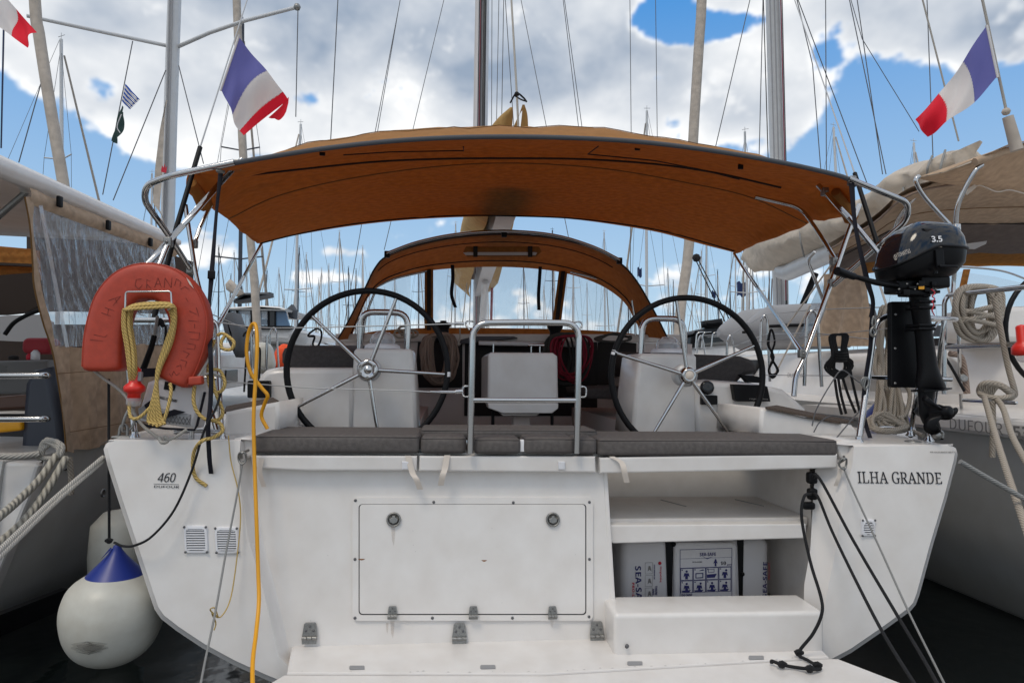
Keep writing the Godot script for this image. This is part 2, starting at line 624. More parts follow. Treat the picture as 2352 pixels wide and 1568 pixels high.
func _sky_at(az_: float, el: float, n1: FastNoiseLite, n2: FastNoiseLite, blobs: Array, zen: Vector3, low: Vector3) -> Vector3:
	var e := deg_to_rad(el)
	var a := deg_to_rad(az_)
	var t := clampf(el / 30.0, 0.0, 1.0)
	var blue := low.lerp(zen, pow(t, 0.8))
	if el < 0.0: return low.lerp(Vector3(0.2, 0.24, 0.27), clampf(-el / 12.0, 0, 1))
	var d := Vector3(sin(a) * cos(e), sin(e) * 1.5, -cos(a) * cos(e))
	var dens := -0.2
	var dark := 0.0
	for b in blobs:
		var dx: float = (az_ - b[0]) / b[2]
		var dy: float = (el - b[1]) / b[3]
		var q := dx * dx + dy * dy
		if q < 6.0:
			var g := exp(-q)
			dens += b[4] * g
			dark += b[5] * g
	var outside := clampf((absf(az_) - 44.0) / 14.0, 0, 1)
	outside = maxf(outside, clampf((el - 34.0) / 8.0, 0, 1))
	var big := n2.get_noise_3dv(d * 1.2)
	dens = lerpf(dens, 0.22 + 0.6 * big, outside)
	dark = lerpf(dark, 0.3, outside)
	dens = clampf(dens, -0.62, 0.6)
	var f := n1.get_noise_3dv(d)
	var puff := 0.32 - absf(n1.get_noise_3dv(d * 2.6 + Vector3(3, 1, 7))) - absf(n1.get_noise_3dv(d * 5.5)) * 0.5
	var k := dens * 0.8 + f * 0.75 + puff * 0.55
	var mid := n2.get_noise_3dv(d * 2.4)
	var mid_up := n2.get_noise_3dv(d * 2.4 + Vector3(-0.06, 0.14, 0))
	var f_up := n1.get_noise_3dv(d + Vector3(-0.012, 0.028, 0))
	var edge := smoothstep(0.0, 0.42, k)
	var cover := smoothstep(-0.06, 0.17, k)
	var belly := clampf(dark * (0.75 + 0.7 * mid), 0, 1)
	var shade := 0.95 + (mid - mid_up) * 0.6 + (f - f_up) * lerpf(1.0, 0.3, edge) + (puff - 0.1) * lerpf(0.4, 0.18, edge) - belly * 0.8 * edge - 0.17 * edge
	shade = clampf(shade, 0.0, 1.0)
	var white := Vector3(0.32, 0.40, 0.52).lerp(Vector3(1.12, 1.12, 1.11), shade)
	cover *= smoothstep(0.0, 7.0, el)
	return blue.lerp(white, cover)

# cloud masses and gaps: where, half sizes, weight, greyness of the belly
const CLOUDS := [
	[640, 70, 330, 130, 1.0, 0.55], [1050, 120, 330, 130, 1.1, 0.75], [1330, 60, 240, 130, 0.9, 0.3], [250, 90, 230, 110, 0.8, 0.1], [330, 280, 170, 90, 0.85, 0.12],
	[40, 255, 120, 90, -1.2, 0.0], [240, 200, 44, 30, -1.3, 0.0], [130, 420, 180, 60, -1.1, 0.0], [700, 262, 360, 70, 0.85, 0.0], [1000, 260, 300, 70, 0.9, 0.05], [480, 320, 110, 50, 0.5, 0.0],
	[1480, 200, 250, 120, 1.05, 0.12], [1690, 230, 130, 80, 0.8, 0.45], [1790, 220, 100, 120, 0.9, 0.0], [1515, 34, 90, 62, -1.9, 0.0], [1650, 60, 130, 28, -1.2, 0.0], [2050, 280, 200, 115, -1.5, 0.0], [1885, 110, 40, 50, -0.9, 0.0],
	[2130, 50, 300, 70, 1.0, 0.4], [2320, 80, 120, 70, 0.9, 0.7], [1900, 20, 130, 46, 0.7, 0.1], [1690, -14, 110, 36, 0.7, 0.0], [100, -60, 300, 120, 0.8, 0.2], [1000, -200, 900, 180, 0.7, 0.5],
	[785, 578, 60, 14, 0.75, 0.0], [740, 636, 70, 14, 0.75, 0.0], [470, 575, 70, 40, 0.6, 0.0], [-160, 120, 160, 100, 0.6, 0.2], [2500, 200, 140, 80, 0.4, 0.2], [1150, 520, 800, 130, -0.5, 0.0], [1180, 760, 900, 26, 0.25, 0.0],
]



func set_view() -> void:
	var cam := Camera3D.new()
	cam.name = "camera"
	cam.position = cam_pos
	cam.basis = cam_basis
	cam.fov = rad_to_deg(2.0 * atan(784.0 / FOCAL))
	cam.near = 0.05
	cam.far = 3000.0
	add_child(cam)
	cam.current = true
	var env := Environment.new()
	env.background_mode = Environment.BG_SKY
	var sm := PanoramaSkyMaterial.new()
	sm.panorama = sky_panorama()
	var sky := Sky.new()
	sky.sky_material = sm
	env.sky = sky
	env.tonemap_mode = Environment.TONE_MAPPER_LINEAR
	env.tonemap_exposure = 1.0
	env.sdfgi_enabled = true
	env.ssao_enabled = true
	env.ssil_enabled = true
	var we := WorldEnvironment.new()
	we.name = "environment"
	we.environment = env
	add_child(we)
	var sun := DirectionalLight3D.new()
	sun.name = "sun"
	sun.light_energy = 0.38
	sun.light_angular_distance = 18.0
	sun.light_color = Color(1.0, 0.95, 0.87)
	sun.shadow_enabled = true
	add_child(sun)
	sun.look_at_from_position(Vector3.ZERO, -Vector3(-0.25, 0.85, 0.42))


# ---------------------------------------------------------------- the main yacht
var yacht: Node3D

const RIM_L := [247, 1012, 237, 1018, 231, 1032, 240, 1070, 262, 1140, 300, 1255, 338, 1370, 349, 1402, 364, 1424, 400, 1452, 460, 1492, 530, 1530, 600, 1562, 680, 1595]
const RIM_R := [2190, 1022, 2201, 1027, 2206, 1042, 2203, 1062, 2180, 1150, 2150, 1250, 2118, 1368, 2109, 1392, 2095, 1408, 2030, 1455, 1960, 1503, 1890, 1540, 1800, 1582, 1740, 1610]

func build_quarter(rim: Array, inner: Array, side: float, called: String) -> void:
	# the quarter of the transom: a flat face, a round rim and the topsides running forward
	var out := wings(rim)
	var n := Vector3(0, 0.14, 1).normalized()
	var g := G.new()
	var faced := PackedVector3Array()
	var mid := PackedVector3Array()
	for i in out.size():
		var t := (out[mini(i + 1, out.size() - 1)] - out[maxi(i - 1, 0)]).normalized()
		var inward := n.cross(t) * -side
		if i == 0: inward = Vector3(-side, 0, 0)
		faced.append(out[i] + inward * 0.028)
		mid.append(out[i] + inward * 0.008)
	var rows := [faced, moved(faced, -n * 0.001), moved(mid, -n * 0.006), moved(out, -n * 0.024), moved(out, -n * 0.05)]
	for s in [[-1.2, 1.03, 0.02], [-3.5, 1.06, 0.05], [-6.0, 1.05, 0.1], [-9.0, 0.85, 0.18], [-11.5, 0.5, 0.27], [-13.2, 0.06, 0.34]]:
		var row := PackedVector3Array()
		for q in out: row.append(Vector3(q.x * s[1], q.y + s[2], s[0]))
		rows.append(row)
	g.grid(rows)
	part(yacht, called, g, M.gelcoat)
	var f := G.new()
	var ring := PackedVector3Array(faced)
	for q in wings(inner): ring.append(q)
	f.fan(ring)
	part(yacht, "quarter_panel", f, M.gelcoat)

func screw(g: G, p: Vector3, n: Vector3, r := 0.007) -> void:
	g.lathe([0, 0.004, r * 0.75, 0.0035, r, 0.0], p, n, 8)

func hinge(u: float, v: float, w: float, d: float, low := false) -> void:
	# two leaves, a knuckle and three screws
	var g := G.new()
	var c := wing(u, v, d)
	var n := Vector3(0, 0.14, 1).normalized()
	var up := Vector3(0, 1, -0.14).normalized()
	var x := Vector3.RIGHT
	var hw := w / 2
	g.prism(PackedVector3Array([c - x * hw, c + x * hw, c + x * hw * 0.8 + up * w * 0.82, c + x * hw * 0.62 + up * w * 0.92, c - x * hw * 0.62 + up * w * 0.92, c - x * hw * 0.8 + up * w * 0.82]), n * -0.006, 0.002)
	var o := part(yacht, "hinge", g, M.dull_steel)
	o.position += n * 0.008
	var k := G.new()
	for i in 3:
		var a := c + x * (-hw + w * (i + 0.06) / 3.0) - up * 0.004 + n * 0.004
		k.tube(PackedVector3Array([a, a + x * w * 0.29]), 0.0085, 8)
	part(o, "knuckle", k, M.dull_steel)
	var b := G.new()
	if low: b.quad(c - x * hw * 0.95 - up * 0.03, c + x * hw * 0.95 - up * 0.03, c + x * hw - up * 0.006, c - x * hw - up * 0.006)
	else: b.prism(PackedVector3Array([c - x * hw * 0.95 - up * w * 0.42, c + x * hw * 0.95 - up * w * 0.42, c + x * hw - up * 0.01, c - x * hw - up * 0.01]), n * -0.004, 0.0015)
	part(o, "lower_leaf", b, M.dull_steel)
	var s := G.new()
	for q in [[-0.5, 0.4], [0.5, 0.4], [0.0, 0.68]]: screw(s, c + x * hw * q[0] + up * w * q[1] + n * 0.001, n, w * 0.085)
	part(o, "screws", s, M.wire)

func latch(u: float, v: float) -> void:
	var c := wing(u, v, -0.062)
	var n := Vector3(0, 0.14, 1).normalized()
	var g := G.new()
	g.lathe([0.034, 0.0, 0.034, 0.006, 0.031, 0.01, 0.027, 0.009, 0.026, 0.003, 0.0, 0.002], c, n, 28)
	var o := part(yacht, "latch", g, M.dull_steel)
	var h := G.new()
	var up := Vector3(0, 1, -0.14).normalized()
	var x := Vector3.RIGHT
	var p := PackedVector3Array()
	for q in [[-0.9, 0.15], [-0.75, -0.5], [0, -0.85], [0.75, -0.5], [0.9, 0.15], [0.35, 0.4], [0.3, 0.75], [-0.3, 0.75], [-0.35, 0.4]]:
		p.append(c + x * q[0] * 0.023 + up * q[1] * 0.023 + n * 0.01)
	p.reverse()
	h.prism(p, n * -0.007, 0.002)
	part(o, "pull_handle", h, M.dull_steel)

func vent(corners: Array, slats: int, round_ := false) -> void:
	# a louvred cover: frame, screws and single slats
	var p := wings(corners)
	var n := Vector3(0, 0.14, 1).normalized()
	var c := (p[0] + p[1] + p[2] + p[3]) / 4.0
	var x := (p[1] - p[0]).normalized()
	var y := (p[0] - p[3]).normalized()
	var w := p[0].distance_to(p[1])
	var h := p[0].distance_to(p[3])
	var outer := PackedVector3Array()
	var inner := PackedVector3Array()
	for i in 32:
		var a := TAU * i / 32
		var k := pow(pow(absf(cos(a)), 9.0) + pow(absf(sin(a)), 9.0), -1.0 / 9.0)
		var e := 2.0 if round_ else 10.0
		var k2 := pow(pow(absf(cos(a)), e) + pow(absf(sin(a)), e), -1.0 / e)
		outer.append(c + x * cos(a) * k * w / 2 + y * sin(a) * k * h / 2)
		inner.append(c + x * cos(a) * k2 * w * 0.385 + y * sin(a) * k2 * h * 0.385)
	var g := G.new()
	g.grid([outer, moved(g.inset(outer, 0.004, n), n * 0.01), moved(inner, n * 0.012), moved(inner, n * 0.001)], true, false)
	var o := part(yacht, "vent_cover", g, M.white_plastic)
	var b := G.new()
	b.fan(moved(inner, n * 0.0015))
	part(o, "duct_opening", b, M.grey_cloth)
	for i in slats:
		var t := (i + 0.5) / slats * 2.0 - 1.0
		var half := w * 0.385
		if round_: half *= sqrt(1.0 - t * t * 0.98)
		var at := c + y * t * h * 0.385
		var sl := G.new()
		var th := h * 0.77 / slats
		sl.grid([PackedVector3Array([at - x * half + n * 0.0035 + y * th * 0.45, at + x * half + n * 0.0035 + y * th * 0.45]), PackedVector3Array([at - x * half + n * 0.012 - y * th * 0.1, at + n * 0.013 - y * th * 0.2, at + x * half + n * 0.012 - y * th * 0.1]).slice(0, 1) + PackedVector3Array([at + x * half + n * 0.012 - y * th * 0.1]), PackedVector3Array([at - x * half + n * 0.010 - y * th * 0.22, at + x * half + n * 0.010 - y * th * 0.22]), PackedVector3Array([at - x * half + n * 0.004 - y * th * 0.2, at + x * half + n * 0.004 - y * th * 0.2])], false, false)
		part(o, "slat", sl, M.white_plastic)
	var s := G.new()
	for q in [[-1, -1], [1, -1], [-1, 1], [1, 1]]: screw(s, c + x * q[0] * w * 0.44 + y * q[1] * h * 0.44 + n * 0.0105, n, 0.006)
	part(o, "screws", s, M.wire)

func build_transom() -> void:
	var n := Vector3(0, 0.14, 1).normalized()
	build_quarter(RIM_L, [700, 1560, 668, 1532, 655, 1522, 640, 1508, 625, 1440, 601, 1343, 571, 1243, 551, 1108, 550, 1050, 552, 1012], -1.0, "topside")
	build_quarter(RIM_R, [1800, 1560, 1895, 1520, 1888, 1495, 1892, 1411, 1904, 1343, 1921, 1260, 1938, 1152, 1957, 1075, 1962, 1026], 1.0, "topside")
	# the recess between the quarters: curved cheeks, the locker panel, the divider
	var g := G.new()
	var le := wings([552, 1012, 551, 1108, 571, 1243, 601, 1343, 625, 1440, 640, 1508, 655, 1522, 700, 1560])
	var li := wings([578, 1020, 582, 1108, 604, 1243, 630, 1343, 652, 1440, 668, 1510, 680, 1530, 720, 1560], -0.08)
	var lm := PackedVector3Array()
	var lm2 := PackedVector3Array()
	for i in le.size():
		lm.append(le[i].lerp(li[i], 0.25) - n * 0.012)
		lm2.append(le[i].lerp(li[i], 0.6) - n * 0.02)
	g.grid([le, lm, lm2, li])
	part(yacht, "recess_cheek", g, M.gelcoat)
	g = G.new()
	var re := wings([1962, 1026, 1957, 1075, 1938, 1152, 1921, 1260, 1904, 1343, 1892, 1411, 1888, 1495, 1895, 1520])
	var ri := PackedVector3Array()
	for q in [[1930, 1030], [1873, 1078], [1868, 1152], [1862, 1260], [1848, 1343], [1846, 1411], [1840, 1495], [1840, 1520]]: ri.append(wing(q[0], q[1], -0.1))
	var rm := PackedVector3Array()
	for i in re.size(): rm.append(re[i].lerp(ri[i], 0.35) - n * 0.012)
	g.grid([ri, rm, re])
	part(yacht, "recess_cheek", g, M.gelcoat)
	g = G.new()
	g.prism(wings([560, 1040, 1384, 1040, 1386, 1085, 1407, 1475, 1407, 1520, 640, 1520, 630, 1400], -0.08), n * -0.05)
	part(yacht, "locker_panel", g, M.gelcoat)
	g = G.new()   # the divider's edge, facing the opening
	g.prism(wings([1385, 1050, 1396, 1085, 1420, 1475, 1420, 1500, 1407, 1500, 1386, 1085], -0.078), n * -0.7, 0.006)
	part(yacht, "divider", g, M.gelcoat)
	# the locker door with its frame
	g = G.new()
	g.ring_plate(wings(rrect(810, 1143, 1361, 1424, 12), -0.08), wings(rrect(824, 1157, 1346, 1411, 8), -0.08), n, 0.012)
	var fr := part(yacht, "door_frame", g, M.gelcoat)
	var s := G.new()
	for q in [[816, 1149], [996, 1153], [1179, 1154], [1354, 1153], [815, 1284], [1354, 1284], [815, 1419], [993, 1419], [1177, 1419], [1353, 1416]]: screw(s, wing(q[0], q[1], -0.068), n, 0.0075)
	part(fr, "screws", s, M.wire)
	g = G.new()
	g.fan(wings(rrect(822, 1155, 1348, 1413, 8), -0.077))
	part(fr, "shadow_gap", g, M.grey_cloth)
	g = G.new()
	g.prism(wings(rrect(825.4, 1158.4, 1344.7, 1409.7, 7.5), -0.066), n * -0.008, 0.002)
	var door := part(yacht, "locker_door", g, M.gelcoat)
	for q in [[830, 1284, 9], [1112, 1287, 7]]:
		g = G.new()
		g.fan(wings([q[0] - q[2], q[1] - 1, q[0] + q[2], q[1] - 1, q[0] + q[2] * 0.5, q[1] + 1.5, q[0], q[1] + 2.5, q[0] - q[2] * 0.5, q[1] + 1.5], -0.0655))
		part(door, "rust_mark", g, M.rust)
	latch(904, 1193)
	latch(1270, 1193)
	for u in [901, 1087, 1269]: hinge(u, 1412, 0.044, -0.058)
	for q in [[711, 1462], [1055, 1463], [1371, 1458]]: hinge(q[0], q[1], 0.068, -0.07, true)
	vent([421, 1206, 477, 1206, 480, 1271, 424, 1271], 9)
	vent([492, 1209, 548, 1209, 551, 1272, 495, 1272], 9)
	vent([1978, 1192, 2010, 1192, 2009, 1232, 1977, 1232], 6, true)
	# stern lettering
	lettering(yacht, "460", wing(361, 1107, 0.003), wing(401, 1107, 0.003), Vector3(0, 1, -0.14), 0.041, M.ink, "Droid Sans", 0.14)
	lettering(yacht, "DUFOUR", wing(353, 1119.5, 0.003), wing(410, 1121, 0.003), Vector3(0, 1, -0.14), 0.0105, M.ink, "Droid Sans")
	g = G.new()
	g.fan(wings([352, 1110.4, 410, 1112, 410, 1113, 352, 1111.4], 0.002))
	part(yacht, "underline", g, M.ink)
	lettering(yacht, "ILHA GRANDE", wing(1972, 1109, 0.003), wing(2165, 1111, 0.003), Vector3(0, 1, -0.14), 0.058, M.ink, "Droid Serif")
	lettering(yacht, "FR-DUF46021J617", wing(2138, 1040, 0.003), wing(2194, 1040, 0.003), Vector3(0, 1, -0.14), 0.008, M.faint_ink, "Droid Sans")
	# rust runs and scuffs
	for q in [[901, 1426, 5, 40], [889, 1430, 3, 26], [903, 1208, 5, 46], [1375, 1462, 5, 14], [1268, 1424, 4, 18], [1055, 1470, 6, 4]]:
		g = G.new()
		g.fan(wings([q[0] - q[2], q[1], q[0] + q[2], q[1], q[0] + q[2] * 0.7, q[1] + q[3] * 0.6, q[0] + q[2] * 0.2, q[1] + q[3], q[0] - q[2] * 0.6, q[1] + q[3] * 0.7], -0.0645 if q[1] < 1300 else (-0.066 if q[1] < 1425 else -0.0785)))
		part(yacht, "rust_run", g, M.stain)
	rng.seed = 77
	g = G.new()
	for i in 26:
		var u := rng.randf_range(690, 1880)
		var v := 1543.5 - maxf(0.0, (u - 1250.0) * 0.054) + rng.randf_range(-3, 0)
		var w := rng.randf_range(1.0, 5.0)
		g.fan(PackedVector3Array([ay(u - w, v, -0.9035), ay(u, v - rng.randf_range(0.6, 1.6), -0.9035), ay(u + w, v, -0.9035), ay(u, v + 0.8, -0.9035)]))
	for i in 10:
		var u := rng.randf_range(700, 1350)
		var v := rng.randf_range(1100, 1460)
		g.fan(wings([u, v, u + 1.5, v + 0.5, u + 1, v + 1.6, u - 0.6, v + 1.2], -0.064 if v > 1165 and v < 1400 and u > 830 and u < 1340 else -0.0785))
	part(yacht, "scuff_marks", g, M.scuff).set_meta("kind", "stuff")
	# the stowage behind the divider: roof, walls, floor, shelf
	var y0 := -0.905
	g = G.new()
	var bx0 := az(1398, 1100, -0.1).x
	var bx1 := az(1850, 1100, -0.1).x + 0.03
	g.quad(Vector3(bx0, y0, -0.75), Vector3(bx1, y0, -0.75), Vector3(bx1, 0.0, -0.75), Vector3(bx0, 0.0, -0.75))
	g.quad(Vector3(bx1, y0, -0.75), Vector3(bx1, y0, -0.06), Vector3(bx1, 0.0, -0.12), Vector3(bx1, 0.0, -0.75))
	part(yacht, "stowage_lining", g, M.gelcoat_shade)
	g = G.new()
	for q in [[1500, 1128], [1645, 1126]]:
		var a := ay(q[0], q[1], -0.255)
	g.rbox(Vector3((bx0 + bx1) / 2, -0.40, -0.42), Vector3((bx1 - bx0) / 2 - 0.004, 0.022, 0.30), 0.008)
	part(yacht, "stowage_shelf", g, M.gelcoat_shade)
	g = G.new()
	g.prism(azs([1398, 1210, 1404, 1206, 1852, 1203, 1853, 1236, 1408, 1248, 1400, 1240], -0.045), Vector3(0, 0, -0.3), 0.006)
	part(yacht, "shelf_edge", g, M.gelcoat)
	for q in [[1494, 1122], [1648, 1120]]:
		g = G.new()
		var a := ay(q[0] - 16, q[1], -0.372)
		g.tube(PackedVector3Array([Vector3(a.x, -0.377, -0.62), Vector3(a.x + 0.08, -0.377, -0.42)]), 0.003, 6)
		part(yacht, "shelf_joint", g, M.grey_pad)
	# the fixed part of the bathing platform, its lip, pads and the moulded step
	g = G.new()
	var pf := PackedVector3Array()
	for q in [[660, 1472], [1420, 1466], [1850, 1466], [1912, 1500], [1905, 1512]]: pf.append(ay(q[0], q[1], y0))
	g.prism(PackedVector3Array([ay(672, 1469, y0), ay(658, 1545, y0), ay(1250, 1547, y0), ay(1905, 1508, y0), ay(1890, 1492, y0), ay(1885, 1462, y0)]), Vector3(0, -0.07, 0), 0.008)
	part(yacht, "platform_root", g, M.gelcoat)
	g = G.new()
	g.prism(PackedVector3Array([ay(652, 1549.5, y0), ay(600, 1580, y0), ay(2150, 1600, y0), ay(2050, 1560, y0), ay(1925, 1512, y0), ay(1900, 1512, y0), ay(1250, 1551, y0)]), Vector3(0, -0.08, 0), 0.006)
	part(yacht, "bathing_platform", g, M.gelcoat)
	for q in [[820, 1532], [1121, 1530.5], [1459, 1522], [1738, 1509]]:
		g = G.new()
		g.prism(PackedVector3Array([ay(q[0] - 16, q[1] - 4, y0 + 0.003), ay(q[0] + 15, q[1] - 4, y0 + 0.003), ay(q[0] + 17, q[1] - 2, y0 + 0.003), ay(q[0] + 17, q[1] + 4, y0 + 0.003), ay(q[0] - 15, q[1] + 5, y0 + 0.003), ay(q[0] - 18, q[1] + 3, y0 + 0.003), ay(q[0] - 18, q[1] - 2, y0 + 0.003)]), Vector3(0, -0.002, 0))
		part(yacht, "grey_pad", g, M.grey_pad)
	var b0 := ay(1452, 1502, y0)
	var b1 := ay(1886, 1494, y0)
	var top := az(1455, 1410, b0.z).y
	g = G.new()
	g.rbox(Vector3((b0.x + b1.x) / 2 - 0.03, (y0 + top) / 2 - 0.02, b0.z - 0.115), Vector3((b1.x - b0.x) / 2 + 0.05, (top - y0) / 2 + 0.02, 0.125), 0.02, Basis(Vector3.UP, -0.02), 3)
	part(yacht, "moulded_step", g, M.gelcoat)
	g = G.new()
	g.lathe([0.0, 0.012, 0.008, 0.012, 0.009, 0.0], az(1441, 1483, b0.z + 0.01), Vector3(-0.6, 0, 1), 10)
	part(yacht, "drain_plug", g, M.wire)
	# seat fronts, three hinged lids on the transom edge
	for q in [[575, 1046, 958, 1047, 957, 1081, 700, 1081, 578, 1075], [963, 1047, 1368, 1048, 1369, 1085, 962, 1082], [1377, 1051, 1925, 1042, 1924, 1075, 1660, 1082, 1379, 1087]]:
		g = G.new()
		g.prism(azs(q, 0.0), Vector3(0, 0, -0.62), 0.008)
		part(yacht, "helm_seat_lid", g, M.gelcoat)
	for q in [930, 1290]:
		g = G.new()
		g.prism(azs([q - 7, 1060, q + 8, 1060, q + 8, 1078, q - 7, 1078], 0.012), Vector3(0, 0, -0.012), 0.003)
		part(yacht, "lid_catch", g, M.white_plastic)
	for q in [[1027.0, 1045, 1022, 1075, 1012, 1115, 6], [937.0, 1046, 947, 1085, 965, 1124, 9], [1405.0, 1048, 1428, 1062, 1440, 1108, 7]]:
		g = G.new()
		var a := azz([q[0], q[1], 0.005, q[2], q[3], 0.02, (q[2] + q[4]) / 2, (q[3] + q[5]) / 2 - 4, 0.035, q[4], q[5], 0.02])
		var l := PackedVector3Array()
		var r := PackedVector3Array()
		for t in curve(a, 4):
			l.append(t - Vector3(0.014, 0, 0))
			r.append(t + Vector3(0.014, 0, 0))
		g.grid([l, r])
		part(yacht, "cushion_tie", g, M.tape)
	for q in [[600.0, 1052, 596, 1085, 606, 1118], [1932.0, 1075, 1926, 1100, 1920, 1116]]:
		g = G.new()
		var l := PackedVector3Array()
		var r := PackedVector3Array()
		for t in curve(azz([q[0], q[1], 0.01, q[2], q[3], 0.02, q[4], q[5], 0.015]), 4):
			l.append(t - Vector3(0.011, 0, 0))
			r.append(t + Vector3(0.011, 0, 0))
		g.grid([l, r])
		part(yacht, "cushion_tie", g, M.tape)
	# pad eyes with the lines' shackles
	for q in [[557, 1050], [1936, 1063]]:
		g = G.new()
		var c := az(q[0], q[1], 0.03)
		g.tube(curve(PackedVector3Array([c + Vector3(-0.018, -0.01, 0), c + Vector3(-0.012, 0.02, 0.012), c + Vector3(0.012, 0.022, 0.012), c + Vector3(0.016, -0.012, 0.004), c + Vector3(0, -0.03, 0.01)]), 4, true), 0.005, 6, -1.0, false, 1.0, true)
		g.tube(curve(PackedVector3Array([c + Vector3(0.02, 0.03, -0.02), c + Vector3(0.0, 0.02, 0.015), c + Vector3(-0.01, -0.005, -0.02)]), 5), 0.006, 6)
		part(yacht, "pad_eye", g, M.dull_steel)
	for q in [[1865, 1097, 12, 14], [1866, 1134, 11, 14], [1857, 1161, 15, 9]]:
		g = G.new()
		var c := wing(q[0], q[1], -0.06)
		g.rbox(c, Vector3(q[2], q[3], 10) * 0.00205, 0.012)
		part(yacht, "deck_socket", g, M.black)

func build_deck() -> void:
	var g := G.new()
	# after deck quarters and side decks
	for side in [-1.0, 1.0]:
		g = G.new()
		var x0 := -2.12 if side < 0 else 2.075
		var rows := []
		var e := wings([247, 1012, 400, 1012, 552, 1012]) if side < 0 else wings([2190, 1022, 2076, 1024, 1962, 1026])
		rows.append(e)
		rows.append(PackedVector3Array([e[0] + Vector3(0.006, 0.005, -0.008), e[1] + Vector3(0, 0.005, -0.008), e[2] + Vector3(0, 0.005, -0.008)]))
		for s in [[-0.04, 1.0, 0.002], [-1.2, 1.03, 0.03], [-3.5, 1.06, 0.06], [-6.0, 1.05, 0.1], [-9.0, 0.85, 0.19], [-11.5, 0.5, 0.28], [-13.2, 0.06, 0.35]]:
			rows.append(PackedVector3Array([Vector3(x0 * s[1] * 0.998, s[2] - 0.004, s[0]), Vector3(x0 * s[1] * 0.985, s[2] + 0.008, s[0]), Vector3(side * minf(1.36, absf(x0) * s[1] * 0.7), s[2] + 0.012, s[0])]))
		g.grid(rows)
		part(yacht, "side_deck", g, M.gelcoat)
	g = G.new()   # the coachroof
	var rows := []
	for s in [[-3.6, 1.35, 0.30], [-5.0, 1.3, 0.40], [-7.5, 1.15, 0.45], [-9.5, 0.8, 0.40], [-11.0, 0.3, 0.3]]:
		var row := PackedVector3Array()
		for k in 13:
			var a := PI * k / 12.0
			var e := 0.4
			row.append(Vector3(-signf(cos(a)) * pow(absf(cos(a)), e) * s[1], 0.05 + pow(sin(a), 0.6) * s[2], s[0]))
		rows.append(row)
	g.grid(rows)
	part(yacht, "coachroof", g, M.gelcoat)
	# coamings with the moulded consoles that carry the wheels' instruments
	g = G.new()
	g.prism(azs([536, 978, 575, 918, 598, 862, 612, 850, 640, 846, 812, 846, 812, 1000, 536, 1000], -0.95), Vector3(-0.12, 0.02, -0.75), 0.03, true)
	var cl := part(yacht, "coaming", g, M.gelcoat)
	g = G.new()
	g.prism(azs([1598, 880, 1640, 876, 1752, 884, 1800, 895, 1852, 938, 1862, 1000, 1598, 1000], -0.95), Vector3(0.12, 0.03, -0.75), 0.03, true)
	var cr := part(yacht, "coaming", g, M.gelcoat)
	g = G.new()   # long coaming tops forward to the sprayhood
	g.prism(PackedVector3Array([Vector3(-1.95, 0.0, -1.5), Vector3(-1.3, 0.0, -1.5), Vector3(-1.25, 0.26, -1.5), Vector3(-1.5, 0.30, -1.5), Vector3(-1.75, 0.22, -1.5)]), Vector3(0.2, 0.08, -2.6), 0.03)
	part(yacht, "coaming_top", g, M.gelcoat)
	g = G.new()
	g.prism(PackedVector3Array([Vector3(1.95, 0.0, -1.5), Vector3(1.75, 0.22, -1.5), Vector3(1.5, 0.30, -1.5), Vector3(1.25, 0.26, -1.5), Vector3(1.3, 0.0, -1.5)]), Vector3(-0.2, 0.08, -2.6), 0.03)
	part(yacht, "coaming_top", g, M.gelcoat)
	# quarter mouldings outboard of the seats, with teak steps
	g = G.new()
	g.prism(azs([512, 1004, 516, 946, 640, 922, 640, 1004], -0.30), Vector3(0, 0, -0.6), 0.02, true)
	part(yacht, "quarter_moulding", g, M.gelcoat)
	g = G.new()
	g.prism(azs([1745, 1002, 1748, 940, 1758, 936, 1850, 958, 1960, 976, 1982, 1004], -0.34), Vector3(0, 0, -0.6), 0.02, true)
	part(yacht, "quarter_moulding", g, M.gelcoat)
	for row in [[512, 946, 640, 920, 626, 912, 520, 932], [1758, 934, 1930, 968, 1960, 966, 1785, 930]]:
		for k in 6:
			g = G.new()
			var a := az(row[0], row[1], -0.32).lerp(az(row[6], row[7], -0.62), k / 6.0 + 0.01)
			var b := az(row[2], row[3], -0.32).lerp(az(row[4], row[5], -0.62), k / 6.0 + 0.01)
			var c := az(row[2], row[3], -0.32).lerp(az(row[4], row[5], -0.62), (k + 0.86) / 6.0)
			var d := az(row[0], row[1], -0.32).lerp(az(row[6], row[7], -0.62), (k + 0.86) / 6.0)
			g.prism(PackedVector3Array([a, b, c, d]), Vector3(0, -0.012, 0))
			part(yacht, "teak_plank", g, M.teak)
	g = G.new()
	g.prism(azs([1922, 1014, 1980, 1010, 1980, 1040, 1958, 1066, 1930, 1050], -0.035), Vector3(0, 0, -0.4), 0.012, true)
	part(yacht, "quarter_cap", g, M.gelcoat)
	g = G.new()
	g.prism(azs([536, 1006, 584, 1004, 584, 1046, 553, 1060, 536, 1040], -0.035), Vector3(0, 0, -0.4), 0.012, true)
	part(yacht, "quarter_cap", g, M.gelcoat)
	# instruments
	g = G.new()
	g.prism(azs(rrect(567, 874, 618, 914, 4), -0.90), Vector3(0, 0, -0.05), 0.004)
	part(cl, "plotter_cover", g, M.black)
	g = G.new()
	g.prism(azs([1684, 882, 1756, 884, 1764, 888, 1771, 922, 1696, 922, 1690, 918], -0.89), Vector3(0, 0, -0.05), 0.004)
	part(cr, "plotter_cover", g, M.black)
	g = G.new()
	g.prism(azs([1702, 860, 1742, 864, 1758, 876, 1758, 880, 1718, 878], -1.2), Vector3(0, 0, -0.05), 0.004)
	part(cr, "remote_display", g, M.black)
	lettering(cr, "raymarine", az(1722, 918, -0.885), az(1765, 919, -0.885), Vector3.UP, 0.012, M.faint_ink, "Droid Sans", 0.0, true)
	g = G.new()
